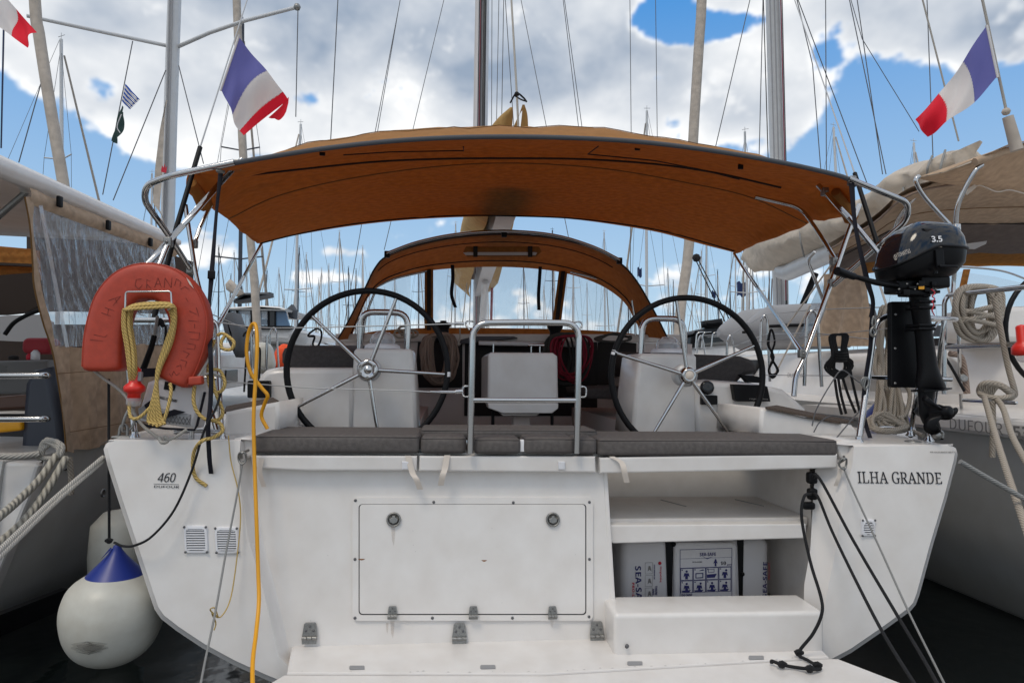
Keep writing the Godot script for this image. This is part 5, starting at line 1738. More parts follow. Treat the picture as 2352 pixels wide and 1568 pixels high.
func build_lifebuoy() -> void:
	F = BOAT
	var z := 0.02
	var o := thing("horseshoe_buoy", "red horseshoe lifebuoy with hand-written name on the left pushpit", "lifebuoy", az(350, 880, z))
	# centre line, half width; the section is a flat round-edged slab
	var line := [[243, 842, 40.0], [245, 790, 39.5], [254, 738, 39], [270, 692, 38.5], [302, 658, 38.5], [346, 647, 39.5], [392, 658, 40], [424, 692, 41], [440, 738, 41], [434, 790, 41], [418, 838, 40], [403, 868, 38]]
	var pts := PackedVector3Array()
	var wid := PackedVector3Array()
	for q in line:
		pts.append(az(q[0], q[1], z))
		wid.append(Vector3(q[2] * 0.00212, 0, 0))
	pts = curve(pts, 5)
	wid = curve(wid, 5)
	var rows := []
	var nn := 28
	var dep := 0.062
	for i in pts.size():
		var t := (pts[mini(i + 1, pts.size() - 1)] - pts[maxi(i - 1, 0)]).normalized()
		var sd := t.cross(Vector3(0, 0, 1)).normalized()
		var ring := PackedVector3Array()
		for k in nn:
			var a := TAU * k / nn
			var e := 5.0
			var rr := pow(pow(absf(cos(a)), e) + pow(absf(sin(a)), e), -1.0 / e)
			ring.append(pts[i] + sd * cos(a) * rr * wid[i].x + Vector3(0, 0, 1) * sin(a) * rr * dep)
		rows.append(ring)
	# rounded ends
	for end in 2:
		var i0 := 0 if end == 0 else rows.size() - 1
		var dirv: Vector3 = (pts[0] - pts[1]).normalized() if end == 0 else (pts[pts.size() - 1] - pts[pts.size() - 2]).normalized()
		var c := Vector3.ZERO
		for q in rows[i0]: c += q / nn
		var add := []
		for s in [[0.35, 0.97], [0.7, 0.9], [0.95, 0.72], [1.0, 0.0]]:
			var ring := PackedVector3Array()
			for q in rows[i0]: ring.append(c + (q - c) * s[1] + dirv * 0.022 * s[0])
			add.append(ring)
		if end == 0:
			add.reverse()
			rows = add + rows
		else: rows += add
	var g := G.new()
	g.grid(rows, true)
	part(o, "float", g, M.buoy)
	var seam2 := PackedVector3Array()
	for i in range(4, rows.size() - 4): seam2.append(rows[i][11])
	g = G.new()
	g.tube(seam2, 0.0035, 5)
	part(o, "welt", g, M.buoy)
	g = G.new()   # tabs of the cover
	g.rbox(az(463, 758, z - 0.02), Vector3(0.035, 0.02, 0.012), 0.006, Basis(Vector3(0, 0, 1), -0.5))
	g.rbox(az(450, 874, z + 0.045), Vector3(0.03, 0.02, 0.02), 0.008, Basis(Vector3(0, 0, 1), 0.1))
	g.rbox(az(205, 834, z - 0.01), Vector3(0.012, 0.024, 0.03), 0.006)
	part(o, "cover_tab", g, M.buoy)
	# hand-written letters, each a few pen strokes on the face
	g = G.new()
	var zf := z + dep + 0.0015
	var strokes := [
		[[206, 780, 236, 783]], [[214, 768, 240, 774], [240, 774, 246, 768]], [[232, 718, 254, 726], [240, 706, 262, 714], [248, 710, 246, 722]], [[248, 690, 276, 680], [276, 680, 258, 702], [264, 686, 268, 696]],
		[[324, 640, 312, 642], [312, 642, 309, 656], [309, 656, 318, 664], [318, 664, 326, 654]], [[336, 662, 336, 642], [336, 642, 344, 646], [336, 652, 346, 662]], [[354, 660, 362, 638], [362, 638, 370, 660], [357, 652, 368, 652]], [[376, 660, 378, 638], [378, 638, 392, 660], [392, 660, 394, 638]], [[400, 656, 404, 640], [404, 640, 414, 646], [414, 646, 412, 658]],
		[[414, 664, 424, 658], [424, 658, 434, 664]], [[426, 684, 432, 694]], [[434, 714, 452, 722], [450, 706, 456, 726]], [[432, 736, 456, 738]], [[446, 744, 446, 754]], [[432, 762, 458, 764], [458, 764, 456, 780], [456, 780, 434, 778]], [[430, 788, 448, 792], [448, 792, 446, 802], [428, 800, 446, 802]], [[420, 806, 434, 812], [434, 812, 426, 822]], [[414, 826, 428, 830], [428, 830, 424, 842]], [[404, 842, 414, 838], [414, 838, 416, 850]], [[394, 862, 398, 852], [398, 852, 404, 862], [404, 862, 412, 856], [388, 858, 394, 866]],
	]
	for s in strokes:
		for q in s:
			var a := az(q[0], q[1], zf)
			var b := az(q[2], q[3], zf)
			var sd := (b - a).cross(Vector3(0, 0, 1)).normalized() * 0.0013
			g.hard()
			g.quad(a - sd, b - sd * 0.5, b + sd * 0.5, a + sd)
	part(o, "pen_lettering", g, M.marker_pen)
	g = G.new()
	g.prism(azs([427, 637, 436, 647, 444, 662, 434, 652], zf - 0.002), Vector3(0, 0, -0.003))
	part(o, "torn_patch", g, M.tape)
	# its wire holder
	g = G.new()
	g.tube(bend(azs([287, 706, 288, 670, 392, 669, 394, 706, 384, 712], z + dep + 0.03), 0.012, 4), 0.0042, 8)
	g.tube(azz([287, 706, z + dep + 0.03, 300, 716, -0.1, 330, 724, -0.28]), 0.004, 6)
	g.tube(azz([394, 700, z + dep + 0.03, 392, 696, -0.1, 385, 690, -0.28]), 0.004, 6)
	var h := one("buoy_holder", "rectangular steel wire holder hooked over the lifebuoy", "holder", g, M.steel, az(340, 700, z))
	# yellow floating line wound on the holder
	g = G.new()
	rng.seed = 12
	for i in 6:
		var d := i * 3.0
		var dz := 0.09 + 0.02 * (i % 3) + 0.006 * i
		g.tube(curve(azz([283 + d * 0.4, 712, dz, 310, 700 + d * 0.6, dz + 0.02, 350, 696 + d * 0.7, dz + 0.02, 388, 697 + d * 0.5, dz + 0.01, 401 - d * 0.4, 706, dz]), 5), 0.0075, 6)
	for i in 5:
		var d := i * 4.6
		var dz := 0.085 + 0.018 * (i % 2)
		g.tube(curve(azz([283 + d, 712, dz, 282 + d, 750, dz, 290 + d, 800, dz, 296 + d * 0.8, 850, dz, 300 + d * 0.4, 890, 0.05]), 5), 0.0075, 6)
		g.tube(curve(azz([401 - d * 0.7, 706, dz, 402 - d * 0.4, 740, dz, 392 - d * 0.7, 790, dz, 366 - d * 0.3, 850, dz, 352 + d * 0.5, 910, 0.1, 340 + d * 1.6, 960, 0.1, 345 + d * 1.8, 980 - absf(i - 2) * 3, 0.11]), 5), 0.0075, 6)
	g.tube(curve(azz([300, 900, 0.05, 296, 940, 0.08, 302, 960, 0.1, 320, 958, 0.1, 345, 935, 0.1]), 5), 0.0075, 6)
	g.tube(curve(azz([372, 975, 0.1, 384, 940, 0.1, 392, 900, 0.09, 390, 880, 0.08]), 5), 0.0075, 6)
	one("floating_line", "yellow floating line wound round the lifebuoy holder and hanging in loops", "rope", g, M.rope_yellow, az(345, 970, 0.08))
	g = G.new()
	g.tube(curve(azz([498, 770, 0.0, 512, 766, 0.0, 536, 784, 0.02, 530, 802, 0.02, 510, 800, 0.02, 508, 784, 0.01, 518, 768, 0.0]), 6), 0.008, 6)
	g.tube(curve(azz([492, 780, -0.02, 478, 840, 0.0, 482, 890, 0.02, 504, 900, 0.02, 516, 880, 0.02, 505, 852, 0.0, 488, 848, 0.0]), 6), 0.008, 6)
	g.tube(curve(azz([486, 860, 0.02, 494, 900, 0.03, 510, 940, 0.03, 506, 960, 0.03, 486, 966, 0.03]), 6), 0.008, 6)
	g.tube(curve(azz([446, 886, 0.04, 444, 920, 0.05, 452, 945, 0.05, 470, 962, 0.05, 490, 966, 0.04, 506, 974, 0.04, 510, 990, 0.05, 490, 1004, 0.06, 464, 1012, 0.1, 446, 1034, 0.06, 442, 1070, 0.04, 450, 1098, 0.03, 474, 1116, 0.03]), 6), 0.0085, 6)
	one("yellow_line", "frayed yellow line knotted on the left pushpit post, its tail hanging down the transom", "rope", g, M.rope_yellow, az(474, 1110, 0.03))
	g = G.new()   # white cords round the buoy's foot
	g.tube(curve(azz([214, 850, 0.0, 236, 868, 0.0, 270, 892, 0.0, 292, 916, 0.02, 308, 950, 0.04, 330, 980, 0.05, 366, 1008, 0.06, 372, 1014, 0.07, 400, 1004, 0.06, 428, 986, 0.03]), 6), 0.007, 6)
	g.tube(curve(azz([446, 878, 0.06, 470, 840, 0.04, 496, 790, 0.0]), 5), 0.006, 6)
	g.tube(curve(azz([452, 876, 0.05, 475, 858, 0.03, 500, 862, 0.0, 512, 870, 0.0]), 5), 0.006, 6)
	g.tube(curve(azz([364, 1004, 0.07, 372, 1016, 0.08, 384, 1012, 0.07, 376, 1002, 0.08]), 4), 0.009, 6)
	one("white_cord", "white cord slung under the lifebuoy and knotted on the deck", "rope", g, M.rope_white, az(370, 1010, 0.06))
	g = G.new()   # black strap on the left
	var l := PackedVector3Array()
	var r := PackedVector3Array()
	for p in curve(azz([478, 720, -0.2, 482, 800, 0.06, 484, 870, 0.07, 482, 930, 0.07, 477, 980, 0.08, 480, 1050, 0.06, 484, 1088, 0.03]), 5):
		l.append(p - Vector3(0.011, 0, 0.003))
		r.append(p + Vector3(0.011, 0, 0.003))
	g.grid([l, r, moved(r, Vector3(0, 0, -0.003)), moved(l, Vector3(0, 0, -0.003))])
	one("lashing_strap", "black webbing strap hanging from the left pushpit down the transom", "strap", g, M.webbing, az(482, 1080, 0.04))
	# the bag behind
	o = thing("rescue_bag", "white rescue gear bag with black straps and quilted pocket below the lifebuoy", "bag", az(390, 985, -0.02))
	g = G.new()
	g.prism(azs([336, 878, 350, 872, 466, 872, 472, 900, 446, 985, 314, 966, 318, 940], 0.0), Vector3(0, 0, -0.12), 0.02, true)
	part(o, "bag_body", g, M.paper)
	g = G.new()
	g.prism(azs([315, 938, 330, 930, 436, 952, 434, 976, 318, 960], 0.012), Vector3(0, 0, -0.02), 0.006)
	var pk := part(o, "quilted_pocket", g, M.grey_boat)
	g = G.new()
	for i in 8:
		var u := 372 + i * 8
		g.tube(azs([u, 952 + i, u + 9, 972 + i * 0.6], 0.016), 0.0012, 4)
		g.tube(azs([u + 9, 952 + i, u, 971 + i * 0.6], 0.016), 0.0012, 4)
	part(pk, "stitching", g, M.wire)
	g = G.new()
	g.prism(azs([352, 952, 372, 950, 398, 940, 424, 946, 400, 954, 352, 964], 0.022), Vector3(0, 0, -0.008))
	g.prism(azs([330, 930, 346, 918, 348, 936, 335, 940], 0.02), Vector3(0, 0, -0.008))
	g.tube(azs([312, 966, 336, 978, 380, 984, 446, 987, 452, 976, 470, 900], 0.005), 0.006, 6)
	g.prism(azs([324, 846, 390, 844, 392, 862, 326, 866], -0.02), Vector3(0, 0, -0.03))
	g.ball(az(368, 966, 0.02), 0.009, 8)
	part(o, "black_strap", g, M.webbing)
	g = G.new()
	g.prism(azs([378, 876, 404, 880, 399, 898, 375, 894], 0.004), Vector3(0, 0, -0.002))
	var sq := part(o, "printed_square", g, M.black)
	g = G.new()
	var c := az(389, 888, 0.006)
	g.tube(curve(PackedVector3Array([c + Vector3(-0.008, 0.008, 0), c + Vector3(0.006, 0.009, 0), c + Vector3(0.009, -0.004, 0), c + Vector3(-0.004, -0.008, 0)]), 4), 0.0016, 4)
	part(sq, "emblem", g, M.tape)
	lettering(o, "MAGIC LIFEBOARD", az(362, 914, 0.003), az(405, 924, 0.003), Vector3.UP, 0.012, M.ink, "Droid Sans", 0.15, true)
	# the red rescue light
	o = thing("rescue_light", "red rescue light hanging upside down under the lifebuoy's left arm", "lamp", az(311, 915, 0.05), "red floating rescue lights")
	c = az(311, 845, 0.06)
	var k := 0.0021
	g = G.new()
	g.lathe([0.0, 3 * k, 5 * k, 3 * k, 7 * k, 0, 11 * k, -2 * k, 11.5 * k, -28 * k, 13 * k, -32 * k, 20 * k, -38 * k, 21.5 * k, -42 * k, 21 * k, -50 * k, 15 * k, -53 * k, 13 * k, -56 * k, 13 * k, -70 * k, 0, -70 * k], c, Vector3(0.02, 1, 0), 24)
	part(o, "case", g, M.red_plastic)
	g = G.new()
	g.lathe([15 * k, -64 * k, 15 * k, -76 * k, 11 * k, -82 * k, 0, -83 * k], c, Vector3(0.02, 1, 0), 24)
	part(o, "lens", g, M.lens)
	g = G.new()
	g.rbox(c + Vector3(11 * k, -18 * k, 0.005), Vector3(4 * k, 10 * k, 0.012), 0.004)
	part(o, "clip", g, M.grey_boat)
	# mooring line coil and black boat hook inside the buoy
	o = thing("whip_aerial", "black sleeved rod leaning behind the lifebuoy", "rod", az(332, 865, -0.15))
	g = G.new()
	g.tube(azs([361, 725, 354, 770], -0.15), 0.008, 8)
	part(o, "steel_rod", g, M.dull_steel)
	g = G.new()
	g.tube(azs([354, 770, 346, 800, 322, 865], -0.15), 0.013, 8, 0.016)
	part(o, "grip_sleeve", g, M.rubber)
	g = G.new()
	for i in 4: g.tube(curve(azz([360, 738 + i * 3, -0.2, 367, 733 + i * 3, -0.17, 373, 740 + i * 3, -0.2]), 4), 0.008, 6)
	g.tube(curve(azz([366, 742, -0.2, 380, 752, -0.2, 377, 790, -0.2]), 4), 0.006, 6)
	one("black_clip_line", "small black line whipped round the rail inside the lifebuoy", "rope", g, M.rope_black, az(368, 760, -0.2))

func build_outboard() -> void:
	F = BOAT
	var z := -0.05
	# mounting board on the pushpit
	var g := G.new()
	g.prism(azs(rrect(2047, 692, 2128, 890, 6), z - 0.1), Vector3(0, 0, -0.03), 0.006)
	var bd := thing("mounting_board", "black plastic mounting board on the right-hand pushpit behind the outboard", "board", az(2088, 890, z - 0.1))
	part(bd, "plate", g, M.rubber)
	g = G.new()
	for q in [[2058, 722], [2057, 800], [2057, 880], [2110, 880]]: screw(g, az(q[0], q[1], z - 0.1), Vector3(0, 0, 1), 0.007)
	part(bd, "bolts", g, M.dull_steel)
	var o := thing("outboard_motor", "black 3.5 horsepower outboard motor clamped on the right-hand pushpit", "outboard motor", az(2150, 1005, z))
	# engine cover: sections stacked upwards, seen from behind and a little from its port side
	var rows := []
	var c0 := az(2128, 600, z)
	var sections := [[642, 2066, 2160, 0.07, 0.0], [630, 2052, 2180, 0.105, 0.045], [605, 2040, 2198, 0.128, 0.085], [575, 2036, 2201, 0.133, 0.1], [568, 2037, 2201, 0.133, 0.098], [548, 2043, 2197, 0.128, 0.075], [530, 2056, 2187, 0.115, 0.045], [519, 2076, 2170, 0.09, 0.018], [513, 2100, 2148, 0.045, 0.0]]
	var cowl := []
	var pan := []
	for s in sections:
		var a := az(s[1], s[0], z)
		var b := az(s[2], s[0], z)
		var c := (a + b) / 2.0
		var w := a.distance_to(b) / 2
		var ring := PackedVector3Array()
		for k in 40:
			var an := TAU * k / 40
			var e := 3.2
			var rr := pow(pow(absf(cos(an)), e) + pow(absf(sin(an)), e), -1.0 / e)
			var tilt: float = -s[4] * pow(clampf(-cos(an) * rr, 0, 1), 1.2)
			ring.append(c + Vector3(cos(an) * rr * w, tilt, sin(an) * rr * s[3] * (1.0 if sin(an) > 0 else 1.5)))
		if s[0] <= 575: cowl.append(ring)
		if s[0] >= 575: pan.append(ring)
	g = G.new()
	g.grid(cowl, true)
	g.fan(cowl[cowl.size() - 1])
	var cw := part(o, "engine_cover", g, M.black_gloss)
	g = G.new()
	g.grid(pan, true)
	g.fan(pan[0], true)
	part(o, "lower_cover", g, M.rubber)
	g = G.new()
	var rim: PackedVector3Array = cowl[0]
	var band := PackedVector3Array()
	for q in rim: band.append(q + (q - (rim[0] + rim[20]) / 2.0) * 0.012)
	g.tube(band, 0.0075, 6, -1.0, false, 1.0, true)
	part(o, "seal_band", g, M.rubber)
	g = G.new()
	g.prism(azs([2122, 524, 2158, 525, 2168, 536, 2132, 536], z + 0.118), Vector3(0, 0, -0.03), 0.004)
	part(cw, "air_intake", g, M.interior)
	lettering(cw, "3.5", az(2142, 556, z + 0.139), az(2166, 555, z + 0.139), Vector3(0, 1, -0.12), 0.032, M.white_ink, "Droid Sans", 0.0, true)
	lettering(cw, "Simpliq", az(2149, 569, z + 0.139), az(2164, 568, z + 0.139), Vector3(0, 1, -0.1), 0.008, M.tape, "Droid Sans")
	lettering(cw, "TOHATSU", az(2064, 591, z + 0.118), az(2093, 580, z + 0.134), Vector3(0.0, 1, 0), 0.022, M.tape, "Droid Sans")
	g = G.new()
	var e0 := az(2056, 591, z + 0.098)
	var cir := PackedVector3Array()
	for k in 16: cir.append(e0 + Vector3(cos(TAU * k / 16) * 0.008, sin(TAU * k / 16) * 0.014, 0.006))
	g.tube(cir, 0.0013, 4, -1.0, false, 1.0, true)
	g.tube(PackedVector3Array([e0 + Vector3(-0.004, 0.008, 0.006), e0 + Vector3(0.0, 0, 0.006), e0 + Vector3(0.0, -0.012, 0.006)]), 0.0013, 4)
	g.tube(PackedVector3Array([e0 + Vector3(0.005, 0.008, 0.006), e0 + Vector3(0.0, 0, 0.006)]), 0.0013, 4)
	part(cw, "emblem", g, M.tape)
	g = G.new()
	g.prism(azs([2150, 574, 2168, 573, 2172, 614, 2154, 616], z + 0.142), Vector3(0, 0, -0.012), 0.003)
	part(o, "cover_latch", g, M.rubber)
	g = G.new()
	g.rbox(az(2178, 612, z + 0.15), Vector3(0.05, 0.008, 0.012), 0.006)
	g.tube(azs([2150, 622, 2150, 628], z + 0.12), 0.01, 6)
	part(o, "carry_handle", g, M.rubber)
	g = G.new()
	g.tube(azz([1923, 622, 0.12, 1945, 630, 0.1]), 0.0215, 12)
	g.tube(azz([1945, 630, 0.1, 1962, 635, 0.08]), 0.018, 12)
	var th := part(o, "throttle_grip", g, M.rubber)
	g = G.new()
	g.tube(azz([1960, 634, 0.08, 2010, 648, 0.03, 2060, 656, -0.02]), 0.013, 8, 0.018)
	part(o, "tiller_arm", g, M.rubber)
	g = G.new()   # bracket, clamps, carburettor
	rng.seed = 4
	g.rbox(az(2086, 660, z - 0.02), Vector3(0.1, 0.035, 0.06), 0.012)
	g.rbox(az(2130, 650, z - 0.0), Vector3(0.08, 0.03, 0.07), 0.01)
	g.rbox(az(2100, 672, z + 0.02), Vector3(0.06, 0.02, 0.05), 0.008)
	for i in 14: g.rbox(az(2062 + rng.randf() * 90, 642 + rng.randf() * 34, z + 0.05 + rng.randf() * 0.03), Vector3(0.008 + rng.randf() * 0.014, 0.006 + rng.randf() * 0.01, 0.012), 0.003)
	g.rbox(az(2155, 645, z + 0.03), Vector3(0.02, 0.04, 0.03), 0.006)
	part(o, "bracket", g, M.rubber)
	g = G.new()
	for i in 7: g.ball(az(2066 + i * 14 + (i % 3) * 4, 664 - (i % 2) * 12, z + 0.075), 0.006, 8)
	part(o, "bracket_bolts", g, M.dull_steel)
	g = G.new()
	g.prism(azs([2112, 658, 2124, 657, 2124, 664, 2112, 664], z + 0.085), Vector3(0, 0, -0.005))
	part(o, "yellow_tag", g, M.hose)
	g = G.new()   # stop cord
	g.tube(curve(azz([2140, 664, 0.06, 2148, 672, 0.06, 2142, 680, 0.06, 2148, 686, 0.06, 2142, 692, 0.06, 2146, 700, 0.06, 2142, 712, 0.06, 2147, 724, 0.05]), 5), 0.003, 5)
	part(o, "stop_cord", g, M.red_ink)
	# leg
	g = G.new()
	var leg := []
	for s in [[668, 2092, 2130, 0.05], [690, 2094, 2131, 0.05], [720, 2100, 2132, 0.05], [780, 2108, 2141, 0.045], [840, 2112, 2150, 0.05], [862, 2110, 2158, 0.055], [884, 2106, 2170, 0.05], [892, 2107, 2172, 0.04]]:
		var a := az(s[1], s[0], z)
		var b := az(s[2], s[0], z)
		var c := (a + b) / 2.0
		var w := a.distance_to(b) / 2
		var ring := PackedVector3Array()
		for k in 20: ring.append(c + Vector3(cos(TAU * k / 20) * w, 0, sin(TAU * k / 20) * s[3]))
		leg.append(ring)
	g.grid(leg, true)
	for v in [694, 708, 748, 756]:
		var c := (az(2096, v, z) + az(2134, v, z)) / 2.0
		g.rbox(c, Vector3(0.046, 0.008, 0.056), 0.005)
	part(o, "drive_leg", g, M.rubber)
	g = G.new()
	g.prism(PackedVector3Array([az(2108, 896, z) + Vector3(0, 0, -0.05), az(2108, 896, z) + Vector3(0, 0, 0.05), az(2150, 893, z) + Vector3(0, 0, 0.06), az(2188, 890, z), az(2150, 891, z) + Vector3(0, 0, -0.06)]), Vector3(0, -0.008, 0), 0.002)
	part(o, "cavitation_plate", g, M.rubber)
	g = G.new()
	var low := []
	for s in [[892, 2110, 2150, 0.03], [930, 2112, 2142, 0.025], [950, 2112, 2148, 0.03], [970, 2120, 2158, 0.02], [1004, 2142, 2168, 0.012], [1010, 2148, 2168, 0.008]]:
		var a := az(s[1], s[0], z)
		var b := az(s[2], s[0], z)
		var c := (a + b) / 2.0
		var w := a.distance_to(b) / 2
		var ring := PackedVector3Array()
		for k in 16: ring.append(c + Vector3(cos(TAU * k / 16) * w, 0, sin(TAU * k / 16) * s[3]))
		low.append(ring)
	g.grid(low, true)
	g.fan(low[low.size() - 1], true)
	var hubc := az(2150, 945, z + 0.03)
	g.lathe([0.0, -0.13, 0.025, -0.1, 0.04, -0.04, 0.038, 0.02, 0.028, 0.05], hubc, Vector3(0.25, 0.05, 1), 20)
	part(o, "gearcase", g, M.rubber)
	g = G.new()
	g.lathe([0.03, 0.03, 0.03, 0.075, 0.022, 0.085, 0.01, 0.086, 0.0, 0.086], hubc, Vector3(0.25, 0.05, 1), 20)
	var hb := part(o, "propeller", g, M.rubber)
	for q in [[2138, 915, 2128, 906, 2122, 918, 2134, 932, 2150, 938], [2172, 950, 2192, 935, 2197, 945, 2180, 964, 2152, 960], [2150, 972, 2160, 990, 2140, 998, 2126, 984, 2134, 958]]:
		g = G.new()
		var cc := hubc + Vector3(0.01, 0, 0.045)
		var ps := PackedVector3Array()
		for i in range(0, q.size(), 2): ps.append(az(q[i], q[i + 1], z + 0.075))
		ps = curve(PackedVector3Array([cc, ps[4], ps[3], ps[2], ps[1], ps[0]]), 4, true)
		var mid := Vector3.ZERO
		for p in ps: mid += p / ps.size()
		var edge := PackedVector3Array()
		var inn := PackedVector3Array()
		for p in ps:
			edge.append(p + Vector3(0, 0, 0.035 * ((p - mid).x * 8.0)))
			inn.append(mid.lerp(p, 0.5) + Vector3(0, 0, 0.008 + 0.02 * ((p - mid).x * 8.0)))
		var ctr := PackedVector3Array()
		for p in ps: ctr.append(mid + Vector3(0, 0, 0.01))
		g.grid([moved(ctr, Vector3(0, 0, -0.012)), moved(inn, Vector3(0, 0, -0.012)), edge, inn, ctr], true)
		part(hb, "blade", g, M.rubber)
	g = G.new()
	g.tube(curve(azz([2152, 996, 0.0, 2158, 990, 0.0, 2166, 994, 0.0, 2166, 1006, 0.0]), 5), 0.008, 8)
	g.lathe([0.018, 0.0, 0.018, 0.02, 0.012, 0.026, 0.0, 0.026], az(2150, 1000, 0.0), Vector3(0, 0, 1), 12)
	one("padlock", "steel padlock and shackle at the outboard's skeg", "padlock", g, M.dull_steel, az(2155, 1008, 0.0))

func build_liferaft() -> void:
	F = BOAT
	var z := -0.33
	var o := thing("liferaft_canister", "white liferaft valise with printed panels stowed under the shelf", "liferaft", az(1600, 1370, z))
	var g := G.new()
	var a := az(1429, 1245, z)
	var b := az(1770, 1400, z)
	var c := (a + b) / 2.0
	g.rbox(Vector3(c.x, c.y - 0.03, z - 0.15), Vector3((b.x - a.x) / 2, (a.y - b.y) / 2 + 0.04, 0.15), 0.045, Basis(), 4)
	part(o, "shell", g, M.paper)
	g = G.new()
	for q in [[1538, 9], [1702, 7]]:
		g.prism(azs([q[0] - q[1], 1235, q[0] + q[1], 1235, q[0] + q[1] * 0.6, 1400, q[0] - q[1] * 0.3, 1400], z + 0.008), Vector3(0, 0, -0.01))
	g.ball(az(1548, 1250, z + 0.01), 0.014, 8)
	g.ball(az(1706, 1318, z + 0.01), 0.012, 8)
	part(o, "black_cord", g, M.black)
	# raised centre pad, so that the middle stands proud of the sides
	g = G.new()
	g.prism(azs(rrect(1549, 1246, 1694, 1420, 10), z + 0.022), Vector3(0, 0, -0.03), 0.012, true)
	part(o, "centre_panel", g, M.paper)
	var zf := z + 0.0235
	g = G.new()
	g.ring_plate(azs([1562, 1262, 1682, 1258, 1682, 1400, 1562, 1400], zf), azs([1563, 1263, 1681, 1259, 1681, 1399, 1563, 1399], zf), Vector3(0, 0, 1), 0.0006)
	for q in [[1562, 1283, 1682, 1279, 0.6], [1562, 1304, 1682, 1300, 0.8]]:
		g.quad(az(q[0], q[1] + q[4], zf + 0.0005), az(q[2], q[3] + q[4], zf + 0.0005), az(q[2], q[3], zf + 0.0005), az(q[0], q[1], zf + 0.0005))
	for i in 4:
		for j in 2:
			var u := 1563.5 + i * 29.3
			var v := 1305.0 - i * 1.0 + j * 28.5
			g.ring_plate(azs([u, v, u + 28.5, v - 1, u + 28.5, v + 27, u, v + 28], zf), azs([u + 1.2, v + 1.2, u + 27.3, v + 0.3, u + 27.3, v + 25.8, u + 1.2, v + 26.8], zf), Vector3(0, 0, 1), 0.0006)
			g.lathe([0.0, 0.001, 0.0035, 0.001, 0.0035, 0.0], az(u + 4, v + 4, zf), Vector3(0, 0, 1), 8)
			# a small figure or shape in each instruction box
			var cx := u + 14.0
			var cy := v + 14.0
			if [0, 3, 4, 5, 6, 7].has(j * 4 + i):
				g.lathe([0.0, 0.001, 0.006, 0.001, 0.006, 0.0], az(cx + (i % 2) * 3, cy - 7, zf), Vector3(0, 0, 1), 10)
				g.fan(azs([cx - 5, cy - 3, cx + 5, cy - 3, cx + 7, cy + 6, cx + 3, cy + 3, cx + 3, cy + 11, cx - 3, cy + 11, cx - 3, cy + 3, cx - 7, cy + 6], zf + 0.0008))
				if j == 1: g.fan(azs([cx - 12, cy + 9, cx + 10, cy + 7, cx + 6, cy + 12, cx - 10, cy + 12], zf + 0.0009))
			elif i == 1:
				g.ring_plate(azs([cx - 9, cy - 2, cx + 9, cy - 3, cx + 9, cy + 9, cx - 9, cy + 10], zf), azs([cx - 7, cy, cx + 7, cy - 1, cx + 7, cy + 7, cx - 7, cy + 8], zf), Vector3(0, 0, 1), 0.0006)
				g.fan(azs([cx - 2, cy - 7, cx + 8, cy - 11, cx + 12, cy - 9, cx + 8, cy - 8], zf + 0.0008))
			else:
				g.ring_plate(azs([cx - 9, cy - 10, cx + 5, cy - 11, cx + 5, cy - 3, cx - 9, cy - 2], zf), azs([cx - 8, cy - 9, cx + 4, cy - 10, cx + 4, cy - 4, cx - 8, cy - 3], zf), Vector3(0, 0, 1), 0.0006)
				g.fan(azs([cx - 12, cy + 2, cx + 11, cy, cx + 6, cy + 9, cx - 12, cy + 10], zf + 0.0006))
	part(o, "instruction_print", g, M.blue_ink)
	lettering(o, "SEA-SAFE", az(1608, 1277, zf + 0.001), az(1645, 1276, zf + 0.001), Vector3.UP, 0.018, M.blue_ink, "Droid Sans", 0.0, true)
	lettering(o, "10", az(1656, 1297, zf + 0.001), az(1668, 1296.5, zf + 0.001), Vector3.UP, 0.018, M.ink, "Droid Serif", 0.0, true)
	lettering(o, "pers", az(1671, 1299, zf + 0.001), az(1681, 1298.5, zf + 0.001), Vector3.UP, 0.008, M.blue_ink, "Droid Sans", 0.0, true)
	lettering(o, "PL10-F0284", az(1591, 1292, zf + 0.001), az(1613, 1291.5, zf + 0.001), Vector3.UP, 0.006, M.ink, "Droid Sans")
	lettering(o, "ISO 9650", az(1565, 1369, zf + 0.001), az(1590, 1368, zf + 0.001), Vector3.UP, 0.012, M.blue_ink, "Droid Sans", 0.0, true)
	g = G.new()
	g.lathe([0.0, 0.001, 0.0055, 0.001, 0.0055, 0.0], az(1644, 1286, zf), Vector3(0, 0, 1), 10)
	g.fan(azs([1641, 1288, 1647, 1288, 1649, 1294, 1646, 1292, 1646, 1300, 1642, 1300, 1642, 1292, 1639, 1294], zf + 0.001))
	g.fan(azs([1614, 1278.5, 1625, 1281, 1638, 1278, 1628, 1282.5, 1625, 1283.5], zf + 0.001))
	part(o, "figure_print", g, M.blue_ink)
	# side panel prints, reading downwards
	var zs := z + 0.003
	lettering(o, "SEA-SAFE", az(1459, 1300, zs), az(1462, 1402, zs), Vector3(1, 0, 0), 0.032, M.blue_ink, "Droid Sans", 0.0, true)
	lettering(o, "PRO-LIGHT", az(1452, 1338, zs), az(1453, 1398, zs), Vector3(1, 0, 0), 0.013, M.red_ink, "Droid Sans", 0.15, true)
	lettering(o, "πυρσός", az(1515, 1300, zs), az(1515, 1337, zs), Vector3(1, 0, 0), 0.014, M.red_ink, "Droid Serif", 0.0, true)
	lettering(o, "ATTACH OPERATING LINE", az(1502, 1296, zs), az(1502, 1330, zs), Vector3(1, 0, 0), 0.007, M.blue_ink, "Droid Sans", 0.0, true)
	lettering(o, "THROW", az(1505, 1345, zs), az(1505, 1366, zs), Vector3(1, 0, 0), 0.012, M.blue_ink, "Droid Sans", 0.0, true)
	lettering(o, "AND", az(1499, 1352, zs), az(1499, 1366, zs), Vector3(1, 0, 0), 0.010, M.blue_ink, "Droid Sans", 0.0, true)
